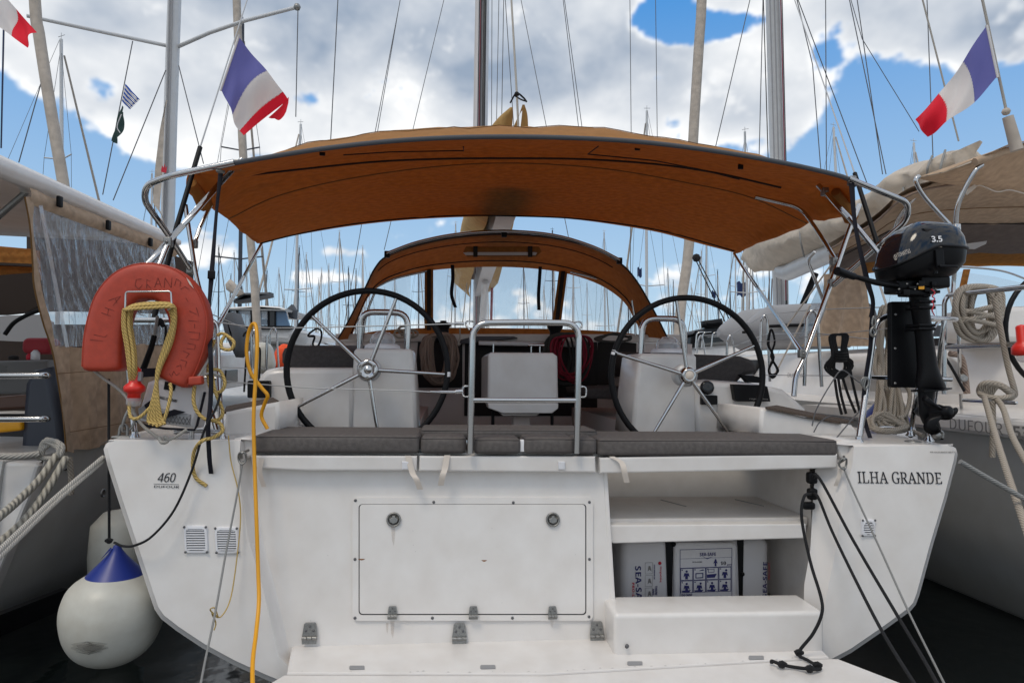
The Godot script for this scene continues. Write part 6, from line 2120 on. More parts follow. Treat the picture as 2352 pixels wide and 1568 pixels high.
	lettering(o, "SEA-SAFE", az(1762, 1372, zs), az(1763, 1290, zs), Vector3(-1, 0, 0), 0.024, M.blue_ink, "Droid Sans", 0.0, true)
	lettering(o, "PRO-LIGHT", az(1769, 1330, zs), az(1769, 1292, zs), Vector3(-1, 0, 0), 0.009, M.red_ink, "Droid Sans")
	g = G.new()
	g.lathe([0.0, 0.001, 0.009, 0.001, 0.009, 0.0], az(1516, 1293, zs), Vector3(0, 0, 1), 12)
	part(o, "round_emblem", g, M.red_ink)
	g = G.new()
	for i in 3:
		g.ring_plate(azs([1482, 1292 + i * 29, 1499, 1291 + i * 29, 1499, 1317 + i * 29, 1482, 1318 + i * 29], zs), azs([1482.6, 1292.6 + i * 29, 1498.4, 1291.6 + i * 29, 1498.4, 1316.4 + i * 29, 1482.6, 1317.4 + i * 29], zs), Vector3(0, 0, 1), 0.0005)
		g.fan(azs([1490, 1300 + i * 29, 1494, 1299 + i * 29, 1497, 1312 + i * 29, 1492, 1308 + i * 29, 1488, 1312 + i * 29], zs + 0.0006))
	part(o, "pictogram_print", g, M.faint_ink)

func hang(label: String, called: String, cat: String, p: PackedVector3Array, r: float, m: Material, n := 6) -> void:
	var g := G.new()
	g.tube(curve(p, n), r, 8)
	one(called, label, cat, g, m, p[p.size() - 1])

func knot(g: G, c: Vector3, r: float) -> void:
	g.ball(c, r, 8)
	g.tube(PackedVector3Array([c + Vector3(-r, 0, 0), c + Vector3(0, r * 0.7, r * 0.6), c + Vector3(r, 0, 0)]), r * 0.6, 6)

func build_transom_lines() -> void:
	F = BOAT
	var y := -0.905
	# water hose: a loop over the guard wire, then down past the transom
	var g := G.new()
	g.tube(curve(azz([614, 985, -0.1, 600, 955, -0.1, 608, 925, -0.08, 614, 908, -0.06, 600, 890, -0.06, 575, 855, -0.06, 566, 810, -0.06, 570, 766, -0.06, 580, 744, -0.04, 588, 752, -0.02, 590, 800, 0.02, 586, 880, 0.03, 582, 960, 0.04, 584, 1060, 0.05, 588, 1180, 0.1, 592, 1300, 0.14, 594, 1380, 0.2, 588, 1450, 0.3, 580, 1520, 0.45, 580, 1600, 0.6]), 8), 0.0088, 10)
	one("water_hose", "yellow water hose looped over the guard wire and hanging down the transom", "hose", g, M.hose, az(588, 1450, 0.3))
	# black shock cords on the starboard side
	var s1 := wing(1866, 1098, -0.05)
	var s2 := wing(1866, 1134, -0.05)
	hang("black mooring cord from the upper deck socket down into the water", "black_rope", "rope", PackedVector3Array([s1, wing(1884, 1100, 0.02), az(1960, 1240, 0.2), az(2060, 1410, 0.5), az(2120, 1510, 0.8), az(2170, 1600, 1.1)]), 0.007, M.rope_black)
	hang("black mooring cord from the lower deck socket down into the water, left of the other", "black_rope", "rope", PackedVector3Array([s2, wing(1880, 1142, 0.02), az(1912, 1220, 0.12), az(1970, 1340, 0.35), az(2030, 1455, 0.65), az(2100, 1568, 1.0), az(2130, 1610, 1.15)]), 0.007, M.rope_black)
	g = G.new()
	var kx := [ay(1835, 1499, y + 0.02), ay(1877, 1528, y + 0.02), ay(1860, 1536, y + 0.02), ay(1796, 1526, y + 0.02)]
	g.tube(curve(PackedVector3Array([s2, wing(1848, 1140, 0.03), wing(1842, 1190, 0.05), az(1862, 1290, 0.16), az(1886, 1370, 0.28), az(1888, 1410, 0.33), az(1868, 1455, 0.33), kx[0], ay(1856, 1516, y + 0.012), kx[1], ay(1884, 1536, y + 0.012), kx[2], ay(1826, 1532, y + 0.012), kx[3], ay(1774, 1518, y + 0.02), ay(1773, 1524, y + 0.01)]), 7), 0.0075, 8)
	for k in kx: knot(g, k, 0.017)
	one("black_rope", "black knotted cord hanging over the moulded step and lying on the platform", "rope", g, M.rope_black, kx[1])
	# grey lazy lines from the pad eyes
	hang("thin grey line from the left pad eye down to the water", "mooring_line", "rope", azz([557, 1058, 0.03, 545, 1130, 0.08, 520, 1260, 0.2, 495, 1400, 0.4, 470, 1520, 0.6, 455, 1600, 0.75]), 0.0046, M.rope_grey)
	hang("thin grey line from the right pad eye across the name to the water", "mooring_line", "rope", azz([1937, 1072, 0.03, 1962, 1130, 0.08, 2020, 1255, 0.25, 2088, 1405, 0.5, 2150, 1530, 0.75, 2190, 1610, 0.95]), 0.0046, M.rope_grey)
	g = G.new()
	g.tube(curve(azz([524, 1000, 0.03, 530, 1060, 0.03, 545, 1120, 0.05, 552, 1180, 0.06, 546, 1260, 0.1, 530, 1370, 0.15, 508, 1415, 0.25, 492, 1410, 0.28, 482, 1400, 0.3, 492, 1396, 0.3, 500, 1418, 0.28, 486, 1408, 0.29, 495, 1430, 0.26, 491, 1447, 0.26]), 6), 0.0028, 6)
	one("thin_cord", "thin yellow fleck cord hanging past the left vents to a tangled end", "rope", g, M.rope_yellow, az(491, 1447, 0.26))
	# black fender line swinging from the pushpit
	hang("black fender line sagging across the left quarter to the ball fender", "fender_line", "rope", azz([506, 905, 0.02, 494, 940, 0.08, 468, 990, 0.1, 440, 1080, 0.07, 400, 1170, 0.1, 350, 1230, 0.13, 310, 1252, 0.12, 282, 1254, 0.06, 262, 1246, 0.0]), 0.0056, M.rope_black)
	# the ball fender
	var z := -0.06
	var o := thing("ball_fender", "large grey-white ball fender with blue neck between the two boats", "fender", az(252, 1524, z))
	var c := az(252, 1524, z)
	var k := az(253, 1524, z).x - c.x
	g = G.new()
	var prof := []
	var body := [[0, 0], [30, 2], [60, 14], [86, 36], [104, 70], [113, 110], [112, 145], [103, 175], [88, 195], [64, 212]]
	var pv := PackedVector3Array()
	for q in body: pv.append(Vector3(q[0], q[1], 0))
	for q in curve(pv, 4): prof += [q.x * k, q.y * k]
	g.lathe(prof, c, Vector3(0.02, 1, 0), 40)
	part(o, "ball", g, M.fender)
	g = G.new()
	var smudge := []
	for layer in 3:
		smudge = []
		var big: float = [1.0, 0.75, 0.5][layer]
		for i in 9:
			var row := PackedVector3Array()
			for j in 13:
				var t := i / 4.0 - 1.0
				var a := (j / 6.0 - 1.0) * 0.36 * big * sqrt(maxf(0.0, 1.0 - t * t)) * (1.0 + 0.2 * sin(i * 2.3 + layer)) + 0.04 * layer
				var yy := 80.0 + 15.0 * big * t + 1.5 * sin(j * 1.9 + layer)
				var r := (103.0 + 9.5 * sin((yy - 60.0) / 50.0 * PI * 0.5)) * k + 0.0012 * (layer + 1)
				row.append(c + Vector3(sin(a) * r, yy * k, cos(a) * r))
			smudge.append(row)
		g.grid(smudge)
	part(o, "smudge", g, M.smear)
	g = G.new()
	prof = []
	pv = PackedVector3Array()
	for q in [[64.3, 211.5], [52, 225], [36, 242], [22, 258], [13, 270], [9, 278], [7, 282], [0, 284]]: pv.append(Vector3(q[0], q[1], 0))
	for q in curve(pv, 3): prof += [q.x * k, q.y * k]
	g.lathe(prof, c, Vector3(0.02, 1, 0), 40)
	for i in 6: g.tube(PackedVector3Array([c + Vector3(cos(i) * 8 * k, 276 * k, sin(i) * 8 * k), c + Vector3(cos(i) * 30 * k, 249 * k, sin(i) * 30 * k)]), 2.2 * k, 6, 0.3 * k)
	part(o, "neck", g, M.fender_blue)
	g = G.new()
	g.tube(azs([249, 870, 249, 1000, 250, 1244], z), 0.006, 6)
	knot(g, az(250, 1242, z), 0.014)
	one("fender_line", "black line holding the ball fender up by its neck", "rope", g, M.rope_black, az(250, 1244, z))
	g = G.new()
	prof = []
	for q in [[0, 0], [0.1, 0.02], [0.17, 0.12], [0.18, 0.3], [0.17, 0.5], [0.1, 0.58], [0, 0.6]]: prof += [q[0], q[1]]
	var c2 := az(268, 1380, -1.5)
	g.lathe(prof, c2, Vector3.UP, 28)
	one("fender", "pale fender half hidden between the hulls behind the ball fender", "fender", g, M.fender, c2)
	# fender on the starboard quarter
	c = az(2036, 1030, -1.3)
	o = thing("ball_fender", "white and blue fender between our quarter and the right-hand boat", "fender", c)
	g = G.new()
	g.lathe([0.0, -0.1, 0.16, -0.05, 0.2, 0.05, 0.19, 0.13, 0.165, 0.19], c, Vector3.UP, 28)
	part(o, "ball", g, M.white_plastic)
	g = G.new()
	g.lathe([0.166, 0.19, 0.13, 0.25, 0.07, 0.32, 0.05, 0.38, 0.03, 0.4, 0, 0.4], c, Vector3.UP, 28)
	part(o, "neck", g, M.fender_blue)

func wave_flag(to: Node3D, corners: PackedVector3Array, bands: Array, across: bool, ripple: float, phase := 0.0, cup := 0.0, sag := 0.0) -> void:
	# corners: hoist top, fly top, fly bottom, hoist bottom; bands of cloth are meshes of their own
	var n: Vector3 = (corners[1] - corners[0]).cross(corners[3] - corners[0]).normalized()
	var down := (corners[3] - corners[0])
	for b in bands:
		var g := G.new()
		var rows := []
		for i in 15:
			var row := PackedVector3Array()
			for j in 15:
				var s: float = lerpf(b[0] - 0.004, b[1] + 0.004, i / 14.0)
				var t := j / 14.0
				var x := s if across else t
				var y := t if across else s
				var xs := x - cup * sin(y * PI) * sin(clampf(x, 0, 1) * PI)
				var p := corners[0].lerp(corners[1], xs).lerp(corners[3].lerp(corners[2], xs), y)
				p += down * sag * sin(x * PI) * (0.4 + 0.6 * y)
				p += n * ripple * sin(x * 7.0 + y * 2.5 + phase) * x + n * ripple * 0.6 * sin(x * 11.0 - y * 6.0 + phase) * x
				row.append(p)
			rows.append(row)
		g.grid(rows)
		part(to, "cloth_band", g, M[b[2]])

func build_flags() -> void:
	F = BOAT
	var tri := [[0.0, 0.54, "flag_blue"], [0.54, 0.88, "flag_white"], [0.88, 1.0, "flag_red"]]
	var z := -2.0
	var o := thing("ensign", "blue, white and red ensign blowing on our left backstay", "flag", az(509, 205, z), "tricolour ensigns")
	wave_flag(o, PackedVector3Array([az(548, 84, z), az(662, 228, z - 0.25), az(556, 312, z - 0.1), az(507, 205, z)]), tri, true, 0.05, 0.12, 0.1)
	var g := G.new()
	g.grid([curve(azz([663, 222, -2.24, 650, 238, -2.22, 634, 254, -2.2, 616, 270, -2.17]), 4), curve(azz([662, 236, -2.28, 654, 250, -2.28, 640, 262, -2.26, 622, 272, -2.2]), 4), curve(azz([657, 256, -2.33, 650, 268, -2.33, 640, 276, -2.3, 630, 272, -2.22]), 4)])
	part(o, "folded_fly", g, M.flag_red)
	g = G.new()
	g.tube(azs([549, 80, 506, 208], z), 0.008, 6)
	part(o, "hoist_band", g, M.paper)
	z = -1.5
	o = thing("ensign", "blue, white and red ensign with red fly hanging, on the right-hand boat's staff", "flag", far(2290, 175, 3.6), "tricolour ensigns")
	wave_flag(o, PackedVector3Array([far(2265, 62, 3.6), far(2108, 275, 3.9), far(2126, 312, 3.8), far(2291, 176, 3.6)]), [[0.0, 0.33, "flag_blue"], [0.33, 0.68, "flag_white"], [0.68, 1.0, "flag_red"]], true, 0.05, 1.0, 0.05, 0.12)
	g = G.new()
	g.tube(PackedVector3Array([far(2267, 58, 3.6), far(2293, 178, 3.6)]), 0.007, 6)
	part(o, "hoist_band", g, M.paper)
	o = thing("ensign", "red and white fly of an ensign at the photo's top left corner", "flag", far(-40, 10, 3.9), "tricolour ensigns")
	wave_flag(o, PackedVector3Array([far(-60, -90, 3.9), far(78, 70, 3.9), far(66, 112, 3.9), far(-60, 20, 3.9)]), [[0.0, 0.3, "flag_blue"], [0.3, 0.68, "flag_white"], [0.68, 1.0, "flag_red"]], true, 0.03, 2.0)


# ---------------------------------------------------------------- the neighbours and the marina
func hull_loft(x_c: float, half: float, z0: float, length: float, y_deck: float, y_water: float, flare := 0.86) -> Array:
	# stations from stern to bow, each from one gunwale under the hull to the other
	var rows := []
	for s in [[0.0, 0.94, 0.0], [0.02, 0.96, 0.0], [0.25, 1.0, 0.02], [0.5, 0.98, 0.08], [0.7, 0.8, 0.16], [0.87, 0.42, 0.24], [1.0, 0.03, 0.3]]:
		var z: float = z0 - length * s[0]
		var w: float = half * s[1]
		var yd: float = y_deck + s[2]
		var row := PackedVector3Array()
		for q in [[-1.0, 0.0], [-0.995, 0.08], [-0.97, 0.45], [-flare, 0.8], [-flare * 0.72, 1.0], [-0.3, 1.2], [0.3, 1.2], [flare * 0.72, 1.0], [flare, 0.8], [0.97, 0.45], [0.995, 0.08], [1.0, 0.0]]:
			row.append(Vector3(x_c + w * q[0], lerpf(yd, y_water, q[1]), z + (0.12 * q[1] if s[0] < 0.01 else 0.0)))
		rows.append(row)
	return rows

func hull_parts(o: Node3D, rows: Array, m: Material, deck: Material) -> void:
	var g := G.new()
	g.grid(rows)
	part(o, "hull", g, m)
	g = G.new()
	g.fan(rows[0])
	part(o, "transom", g, m)
	g = G.new()
	var left := PackedVector3Array()
	var mid := PackedVector3Array()
	var right := PackedVector3Array()
	for r in rows:
		left.append(r[0])
		mid.append((r[0] + r[r.size() - 1]) / 2.0 + Vector3(0, 0.06, 0))
		right.append(r[r.size() - 1])
	g.grid([left, mid, right])
	part(o, "deck", g, deck)

func wires(o: Node3D, list: Array, depth: float, r: float, m: Material, called := "shroud") -> void:
	for q in list:
		var g := G.new()
		var p := fars(q, depth)
		var a := p[0] + (p[0] - p[1]) * (0.8 if q[1] < 20 else 0.0)
		p[0] = a
		g.tube(p, r, 5)
		part(o, called, g, m)

func build_left_yacht() -> void:
	F = DOCK
	var o := thing("neighbour_yacht", "left-hand white yacht with hardtop edge and clear side curtain, cut by the photo's edge", "sailboat", Vector3(-5.3, -1.34, -6))
	var rows := hull_loft(-5.3, 2.36, -0.95, 13.5, -0.16, -1.6)
	hull_parts(o, rows, M.grey_hull, M.old_gelcoat)
	var g := G.new()
	g.prism(fars([-30, 1062, 80, 1062, 88, 1070, 62, 1150, -30, 1372], 3.98), Vector3(0, 0, -0.1), 0.02)
	part(o, "stern_corner", g, M.gelcoat)
	g = G.new()
	g.prism(fars([82, 1062, 104, 1050, 100, 1068, 6, 1290, -10, 1310, 62, 1152], 4.02), Vector3(0, 0, -0.08), 0.01)
	part(o, "stern_rim", g, M.gelcoat)
	g = G.new()
	g.prism(PackedVector3Array([ax(-200, 1560, -2.97), ax(0, 1462, -2.97), ax(160, 1392, -2.97), ax(160, 1350, -2.97), ax(0, 1412, -2.97), ax(-200, 1500, -2.97)]), Vector3(-0.06, 0, 0))
	part(o, "boot_top", g, M.rubber)
	g = G.new()
	var c := ax(234, 1132, -2.99)
	g.lathe([0.03, 0.0, 0.03, 0.012, 0.022, 0.014, 0.02, 0.0, 0.0, 0.0], c, Vector3(1, 0, 0), 16)
	part(o, "skin_fitting", g, M.dull_steel)
	# hardtop: rounded white edge and grey underside
	var xr := -2.95
	var e0 := ax(-60, 344, xr)
	var e1 := ax(405, 552, xr)
	g = G.new()
	var sec := [[0.0, -0.02], [0.03, 0.02], [0.03, 0.07], [0.0, 0.1], [-0.3, 0.15], [-1.2, 0.24], [-2.4, 0.28], [-3.6, 0.24], [-4.5, 0.15], [-4.8, 0.1], [-4.8, 0.0], [-4.4, 0.02], [-2.4, 0.14], [-0.5, 0.05], [-0.08, 0.0]]
	var hr := []
	for t in [0.0, 0.25, 0.5, 0.75, 0.97, 1.0]:
		var b := e0.lerp(e1, t)
		var row := PackedVector3Array()
		for s in sec: row.append(b + Vector3(s[0] - 0.03 + (0.04 if t == 1.0 else 0.0) * signf(s[0]), s[1] * (0.7 if t == 1.0 else 1.0) - 0.05, 0))
		hr.append(row)
	g.grid(hr, true)
	g.fan(hr[hr.size() - 1], true)
	g.fan(hr[0])
	part(o, "hardtop", g, M.gelcoat)
	# side curtain: beige border, creased clear panel, beige skirt
	var xc := -2.97
	var top := [[56, 420], [110, 455], [180, 488], [260, 522], [340, 552], [400, 575]]
	var nn := 26
	var border_top := PackedVector3Array()
	var clear_top := PackedVector3Array()
	var clear_bot := PackedVector3Array()
	var skirt_bot := PackedVector3Array()
	for i in nn + 1:
		var t := float(i) / nn
		border_top.append(ax(lerpf(66, 410, t), lerpf(430, 566, pow(t, 0.96)), xc))
		clear_top.append(ax(lerpf(60, 400, t), lerpf(466, 590, pow(t, 0.97)), xc))
		clear_bot.append(ax(lerpf(118, 420, t), lerpf(797, 790, t), xc))
		skirt_bot.append(ax(lerpf(147, 430, t), lerpf(1040, 985, t), xc))
	g = G.new()
	var br := []
	for k in 5:
		var row := PackedVector3Array()
		for i in nn + 1: row.append(border_top[i].lerp(clear_top[i], k / 4.0) + Vector3(0.02 * sin(k / 4.0 * PI) + 0.008 * sin(i * 1.3), 0, 0))
		br.append(row)
	g.grid(br)
	var cur := part(o, "side_curtain", g, M.beige)
	g = G.new()
	br = []
	rng.seed = 8
	for k in 40:
		var row := PackedVector3Array()
		for i in 105:
			var t := i / 104.0
			var a := clear_top[int(t * nn)].lerp(clear_top[mini(int(t * nn) + 1, nn)], fposmod(t * nn, 1.0))
			var b := clear_bot[int(t * nn)].lerp(clear_bot[mini(int(t * nn) + 1, nn)], fposmod(t * nn, 1.0))
			var v := k / 39.0
			var ph := i * 0.75 - v * 7.0 + 1.6 * sin(v * 9.0 + i * 0.12)
			var w := 0.010 * sin(ph) + 0.006 * sin(ph * 2.3 + 1.0) + 0.004 * sin(i * 1.7 + v * 23.0)
			row.append(a.lerp(b, v) + Vector3(w * sin(v * PI) * (0.4 + t), 0, 0))
		br.append(row)
	g.grid(br)
	part(cur, "clear_panel", g, M.vinyl_creased)
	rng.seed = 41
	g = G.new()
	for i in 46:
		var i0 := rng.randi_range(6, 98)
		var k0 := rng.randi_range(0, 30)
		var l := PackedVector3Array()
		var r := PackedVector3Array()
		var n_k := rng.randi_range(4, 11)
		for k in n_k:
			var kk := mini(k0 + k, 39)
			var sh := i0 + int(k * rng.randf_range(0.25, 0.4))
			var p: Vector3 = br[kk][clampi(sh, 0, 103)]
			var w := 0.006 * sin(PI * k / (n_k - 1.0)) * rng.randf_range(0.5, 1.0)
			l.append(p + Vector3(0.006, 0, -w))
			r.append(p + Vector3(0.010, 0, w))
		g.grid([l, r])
	part(cur, "crease_highlight", g, M.crease_glint).set_meta("kind", "stuff")  # pale ribbons painting highlights, with some whitening, along the vinyl folds
	g = G.new()
	g.prism(PackedVector3Array([ax(88, 468, xc + 0.012), ax(97, 470, xc + 0.012), ax(158, 797, xc + 0.012), ax(150, 797, xc + 0.012)]), Vector3(-0.004, 0, 0))
	part(cur, "panel_seam", g, M.lens)
	g = G.new()
	br = []
	for k in 14:
		var row := PackedVector3Array()
		for i in nn + 1:
			var v := k / 13.0
			row.append(clear_bot[i].lerp(skirt_bot[i], v) + Vector3(0.025 * sin(i * 1.15 + v * 1.5) * sin(v * PI) + 0.012 * sin(i * 2.9), 0.01 * sin(i * 0.8), 0))
		br.append(row)
	g.grid(br)
	part(cur, "skirt", g, M.beige)
	g = G.new()   # the curtain's zipped after edge
	var le := curve(PackedVector3Array([ax(50, 452, xc), ax(62, 520, xc), ax(68, 600, xc), ax(72, 660, xc), ax(92, 740, xc), ax(112, 800, xc), ax(124, 860, xc), ax(138, 950, xc), ax(146, 1035, xc)]), 5)
	var ri := curve(PackedVector3Array([ax(74, 452, xc), ax(70, 520, xc), ax(80, 600, xc), ax(94, 680, xc), ax(112, 740, xc), ax(122, 800, xc), ax(134, 860, xc), ax(150, 950, xc), ax(165, 1040, xc)]), 5)
	g.grid([moved(le, Vector3(0.012, 0, 0)), moved(ri, Vector3(0.012, 0, 0))])
	part(cur, "zipped_edge", g, M.beige)
	g = G.new()
	g.tube(moved(le, Vector3(0.014, 0, 0)), 0.005, 5)
	for q in [[120, 858, 300, 846], [150, 992, 340, 962]]: g.tube(PackedVector3Array([ax(q[0] + 10, q[1], xc + 0.03), ax(q[2], q[3], xc + 0.03)]), 0.002, 4)
	part(cur, "zip", g, M.thread)
	for q in [[136, 463], [248, 517], [345, 556]]:
		g = G.new()
		var b := ax(q[0], q[1], xc + 0.04)
		g.rbox(b, Vector3(0.012, 0.035, 0.022), 0.008)
		part(cur, "buckle", g, M.black)
	# inside the cockpit
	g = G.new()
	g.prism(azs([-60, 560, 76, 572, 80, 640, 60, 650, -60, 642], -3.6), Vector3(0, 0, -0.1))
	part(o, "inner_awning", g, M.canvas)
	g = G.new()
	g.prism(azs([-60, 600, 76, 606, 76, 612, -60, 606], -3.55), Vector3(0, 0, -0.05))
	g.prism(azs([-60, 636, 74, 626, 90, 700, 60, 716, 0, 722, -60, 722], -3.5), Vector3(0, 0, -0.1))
	g.prism(azs([60, 480, 140, 500, 440, 600, 440, 722, 140, 714, 60, 716], -4.7), Vector3(0, 0, -0.05))  # dark sheets added behind the curtain, standing for the cockpit's shade
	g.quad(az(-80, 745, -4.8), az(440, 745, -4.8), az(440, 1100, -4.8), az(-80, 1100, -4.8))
	g.quad(Vector3(-7.6, 1.3, -0.8), Vector3(-7.6, 1.3, -5.0), Vector3(-7.6, -0.5, -5.0), Vector3(-7.6, -0.5, -0.8))  # unseen far wall, added to keep the cockpit dark
	part(o, "hood_and_dark_backing", g, M.hood_brown)
	g = G.new()
	g.prism(azs([-40, 728, 20, 724, 90, 722, 120, 740, 118, 782, 40, 784, -40, 780], -4.5), Vector3(0, 0, -0.03))
	part(o, "far_window", g, M.grey_boat)
	g = G.new()
	g.tube(curve(azs([10, 768, 30, 742, 60, 724, 90, 712], -3.4), 5), 0.02, 8)
	part(o, "window_frame", g, M.black)
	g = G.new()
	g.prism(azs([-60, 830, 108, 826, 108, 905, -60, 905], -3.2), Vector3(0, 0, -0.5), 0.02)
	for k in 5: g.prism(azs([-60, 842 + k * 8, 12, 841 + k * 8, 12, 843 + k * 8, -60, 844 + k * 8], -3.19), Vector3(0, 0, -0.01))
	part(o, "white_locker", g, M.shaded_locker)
	g = G.new()
	g.prism(azs([-60, 915, 60, 905, 80, 918, 60, 938, -60, 945], -2.6), Vector3(0, 0, -0.3), 0.02)
	part(o, "wooden_table", g, M.wood)
	g = G.new()
	g.prism(azs([52, 880, 70, 850, 110, 842, 140, 960, 150, 1040, 110, 1060, 40, 1055], -1.7), Vector3(0, 0, -0.3), 0.05, true)
	part(o, "wheel_pedestal", g, M.dark_mast)
	g = G.new()
	g.quad(az(-80, 950, -2.9), az(160, 950, -2.9), az(160, 1080, -1.5), az(-80, 1080, -1.5))
	part(o, "cockpit_sole", g, M.interior)
	# rails
	for v in [863, 963]:
		g = G.new()
		g.tube(bend(azz([-60, v, -0.85, 102, v - 1, -0.85, 108, v - 1, -1.1]), 0.04), 0.02 if v == 863 else 0.018, 10)
		part(o, "pushpit_rail", g, M.steel)
	g = G.new()
	g.tube(azs([-20, 510, 60, 440], -1.2), 0.02, 8)
	part(o, "awning_tube", g, M.dull_steel)
	# coachroof seen past the curtain, with a window and the grey sail cover
	g = G.new()
	g.prism(PackedVector3Array([ax(488, 900, -3.3), ax(600, 880, -3.3), ax(640, 850, -3.3), ax(630, 812, -3.3), ax(560, 805, -3.3), ax(488, 808, -3.3)]), Vector3(-3.0, 0.1, 0), 0.05)
	part(o, "coachroof", g, M.gelcoat)
	g = G.new()
	g.prism(PackedVector3Array([ax(518, 880, -3.28), ax(546, 876, -3.28), ax(546, 848, -3.28), ax(520, 850, -3.28)]), Vector3(-0.02, 0, 0), 0.004)
	part(o, "portlight", g, M.black_gloss)
	g = G.new()
	g.prism(fars([500, 720, 530, 715, 546, 760, 552, 800, 536, 820, 512, 770], 8.0), Vector3(0, 0, -0.4), 0.08, true)
	part(o, "grey_cover", g, M.grey_cloth)
	# mast, spreaders, sail on the mast's edge, rigging
	g = G.new()
	g.tube(PackedVector3Array([far(403, -700, 11.3), far(400, 0, 12), far(391, 260, 12), far(383, 560, 12), far(380, 700, 12)]), 0.115, 12)
	var mast := part(o, "mast", g, M.alloy)
	g = G.new()
	g.tube(PackedVector3Array([far(391, -200, 11.8), far(389, 0, 11.85), far(382, 260, 11.85), far(374, 540, 11.85)]), 0.018, 5)
	g.tube(PackedVector3Array([far(397, -200, 11.8), far(395, 0, 11.85), far(388, 260, 11.85), far(380, 540, 11.85)]), 0.014, 5)
	part(mast, "sail_track", g, M.grey_boat)
	for q in [[384, 105, 60, 36, 10.6], [410, 105, 540, 52, 11.4]]:
		g = G.new()
		g.tube(PackedVector3Array([far(q[0], q[1], 12), far(q[2], q[3], q[4])]) if q[0] < 400 else PackedVector3Array([far(410, 106, 12), far(480, 75, 11.7), far(560, 48, 11.4), far(686, 15, 10.8)]), 0.035, 8, 0.03)
		part(mast, "spreader", g, M.alloy)
	g = G.new()
	g.ball(far(682, 16, 10.8), 0.06, 8)
	part(mast, "spreader_tip", g, M.dull_steel)
	g = G.new()
	g.grid([fars([380, 230, 376, 300, 372, 400, 366, 480, 378, 520], 11.7), fars([384, 230, 366, 300, 356, 380, 350, 465, 374, 500], 11.7)])
	var ms := part(o, "mainsail_edge", g, M.sailcloth)
	g = G.new()
	g.fan(fars([369, 391, 372, 379, 375, 385, 378, 374, 379, 386, 383, 380, 381, 397, 370, 395], 11.62))
	part(ms, "red_crown", g, M.red_ink)
	wires(o, [[380, 161, 259, 460], [410, 151, 467, 376], [684, 20, 679, 268], [304, 94, 235, 447], [776, -5, 759, 325], [2, 340, 10, -5], [42, 373, 96, 181]], 11.5, 0.009, M.wire)
	wires(o, [[1, 340, 8, -5]], 9.0, 0.008, M.navy)
	g = G.new()
	g.tube(curve(fars([60, -400, 79, 0, 88, 75, 104, 180, 122, 290, 143, 412, 150, 470], 9.5), 4), 0.075, 10)
	one("furled_sail", "beige furled headsail, thick, standing left of the left-hand yacht's mast", "sail", g, M.sailcloth, far(143, 412, 9.5), "beige furled headsails")
	g = G.new()
	g.tube(curve(fars([536, -300, 543, 0, 551, 200, 558, 355, 572, 520, 583, 640, 592, 790], 15.5), 4), 0.09, 10)
	one("furled_sail", "beige furled headsail passing behind the ensign on our backstay", "sail", g, M.sailcloth, far(592, 790, 15.5), "beige furled headsails")
	# small flags under the spreader
	var f := thing("courtesy_flag", "small blue and white striped flag with a cross under the left spreader", "flag", far(284, 215, 10.8))
	var hoist := [far(287, 192, 10.8), far(279, 232, 10.8)]
	var fly := [far(318, 226, 10.7), far(296, 250, 10.8)]
	for i in 9:
		wave_flag(f, PackedVector3Array([hoist[0].lerp(hoist[1], i / 9.0), fly[0].lerp(fly[1], i / 9.0), fly[0].lerp(fly[1], (i + 1) / 9.0), hoist[0].lerp(hoist[1], (i + 1) / 9.0)]), [[0.0, 1.0, "greek_blue" if i % 2 == 0 else "flag_white"]], false, 0.02)
	f = thing("pennant", "limp dark green pennant with pale marks below the striped flag", "flag", far(266, 300, 10.8))
	wave_flag(f, PackedVector3Array([far(280, 242, 10.8), far(282, 258, 10.7), far(262, 328, 10.7), far(257, 322, 10.8)]), [[0.0, 1.0, "flag_green"]], false, 0.05)
	g = G.new()
	g.tube(curve(fars([278, 262, 268, 290, 275, 305], 10.66), 4), 0.008, 4)
	part(f, "pale_marks", g, M.paper)
	# mooring lines of the left side
	g = G.new()
	g.tube(curve(azz([236, 1050, -0.02, 130, 1140, 0.3, 0, 1262, 0.8, -60, 1320, 1.0]), 5), 0.0105, 8)
	g.tube(curve(azz([234, 1060, -0.02, 130, 1150, 0.32, 0, 1276, 0.82, -60, 1334, 1.0]), 5), 0.0105, 8)
	one("mooring_rope", "pair of pale mooring lines from our left quarter to the quay", "rope", g, M.rope_white, az(0, 1270, 0.8))
	g = G.new()
	g.tube(curve(azz([128, 1046, -0.9, 90, 1100, -0.7, 40, 1150, -0.4, 0, 1184, -0.1, -60, 1230, 0.2]), 5), 0.02, 8)
	one("mooring_rope", "upper twisted mooring rope from the left yacht's stern cleat", "rope", g, M.rope_twist, az(0, 1184, -0.1), "twisted ropes of the left yacht")
	g = G.new()
	g.tube(curve(azz([150, 1052, -0.9, 110, 1120, -0.7, 60, 1190, -0.4, 0, 1245, -0.1, -60, 1290, 0.2]), 5), 0.02, 8)
	one("mooring_rope", "lower twisted mooring rope from the left yacht's stern cleat", "rope", g, M.rope_twist, az(0, 1245, -0.1), "twisted ropes of the left yacht")
	g = G.new()
	rng.seed = 3
	for i in 7:
		g.tube(curve(azz([84 + rng.randf() * 14, 1040 + rng.randf() * 10, -0.95, 100 + rng.randf() * 20, 1008 + rng.randf() * 14, -0.95, 130 + rng.randf() * 14, 1014 + rng.randf() * 20, -0.9, 120 + rng.randf() * 16, 1050, -0.9, 96 + rng.randf() * 10, 1052, -0.95]), 4, true), 0.014, 6, -1.0, false, 1.0, true)
	g.tube(curve(azz([-40, 1046, -0.85, 40, 1048, -0.88, 90, 1042, -0.92]), 4), 0.02, 8)
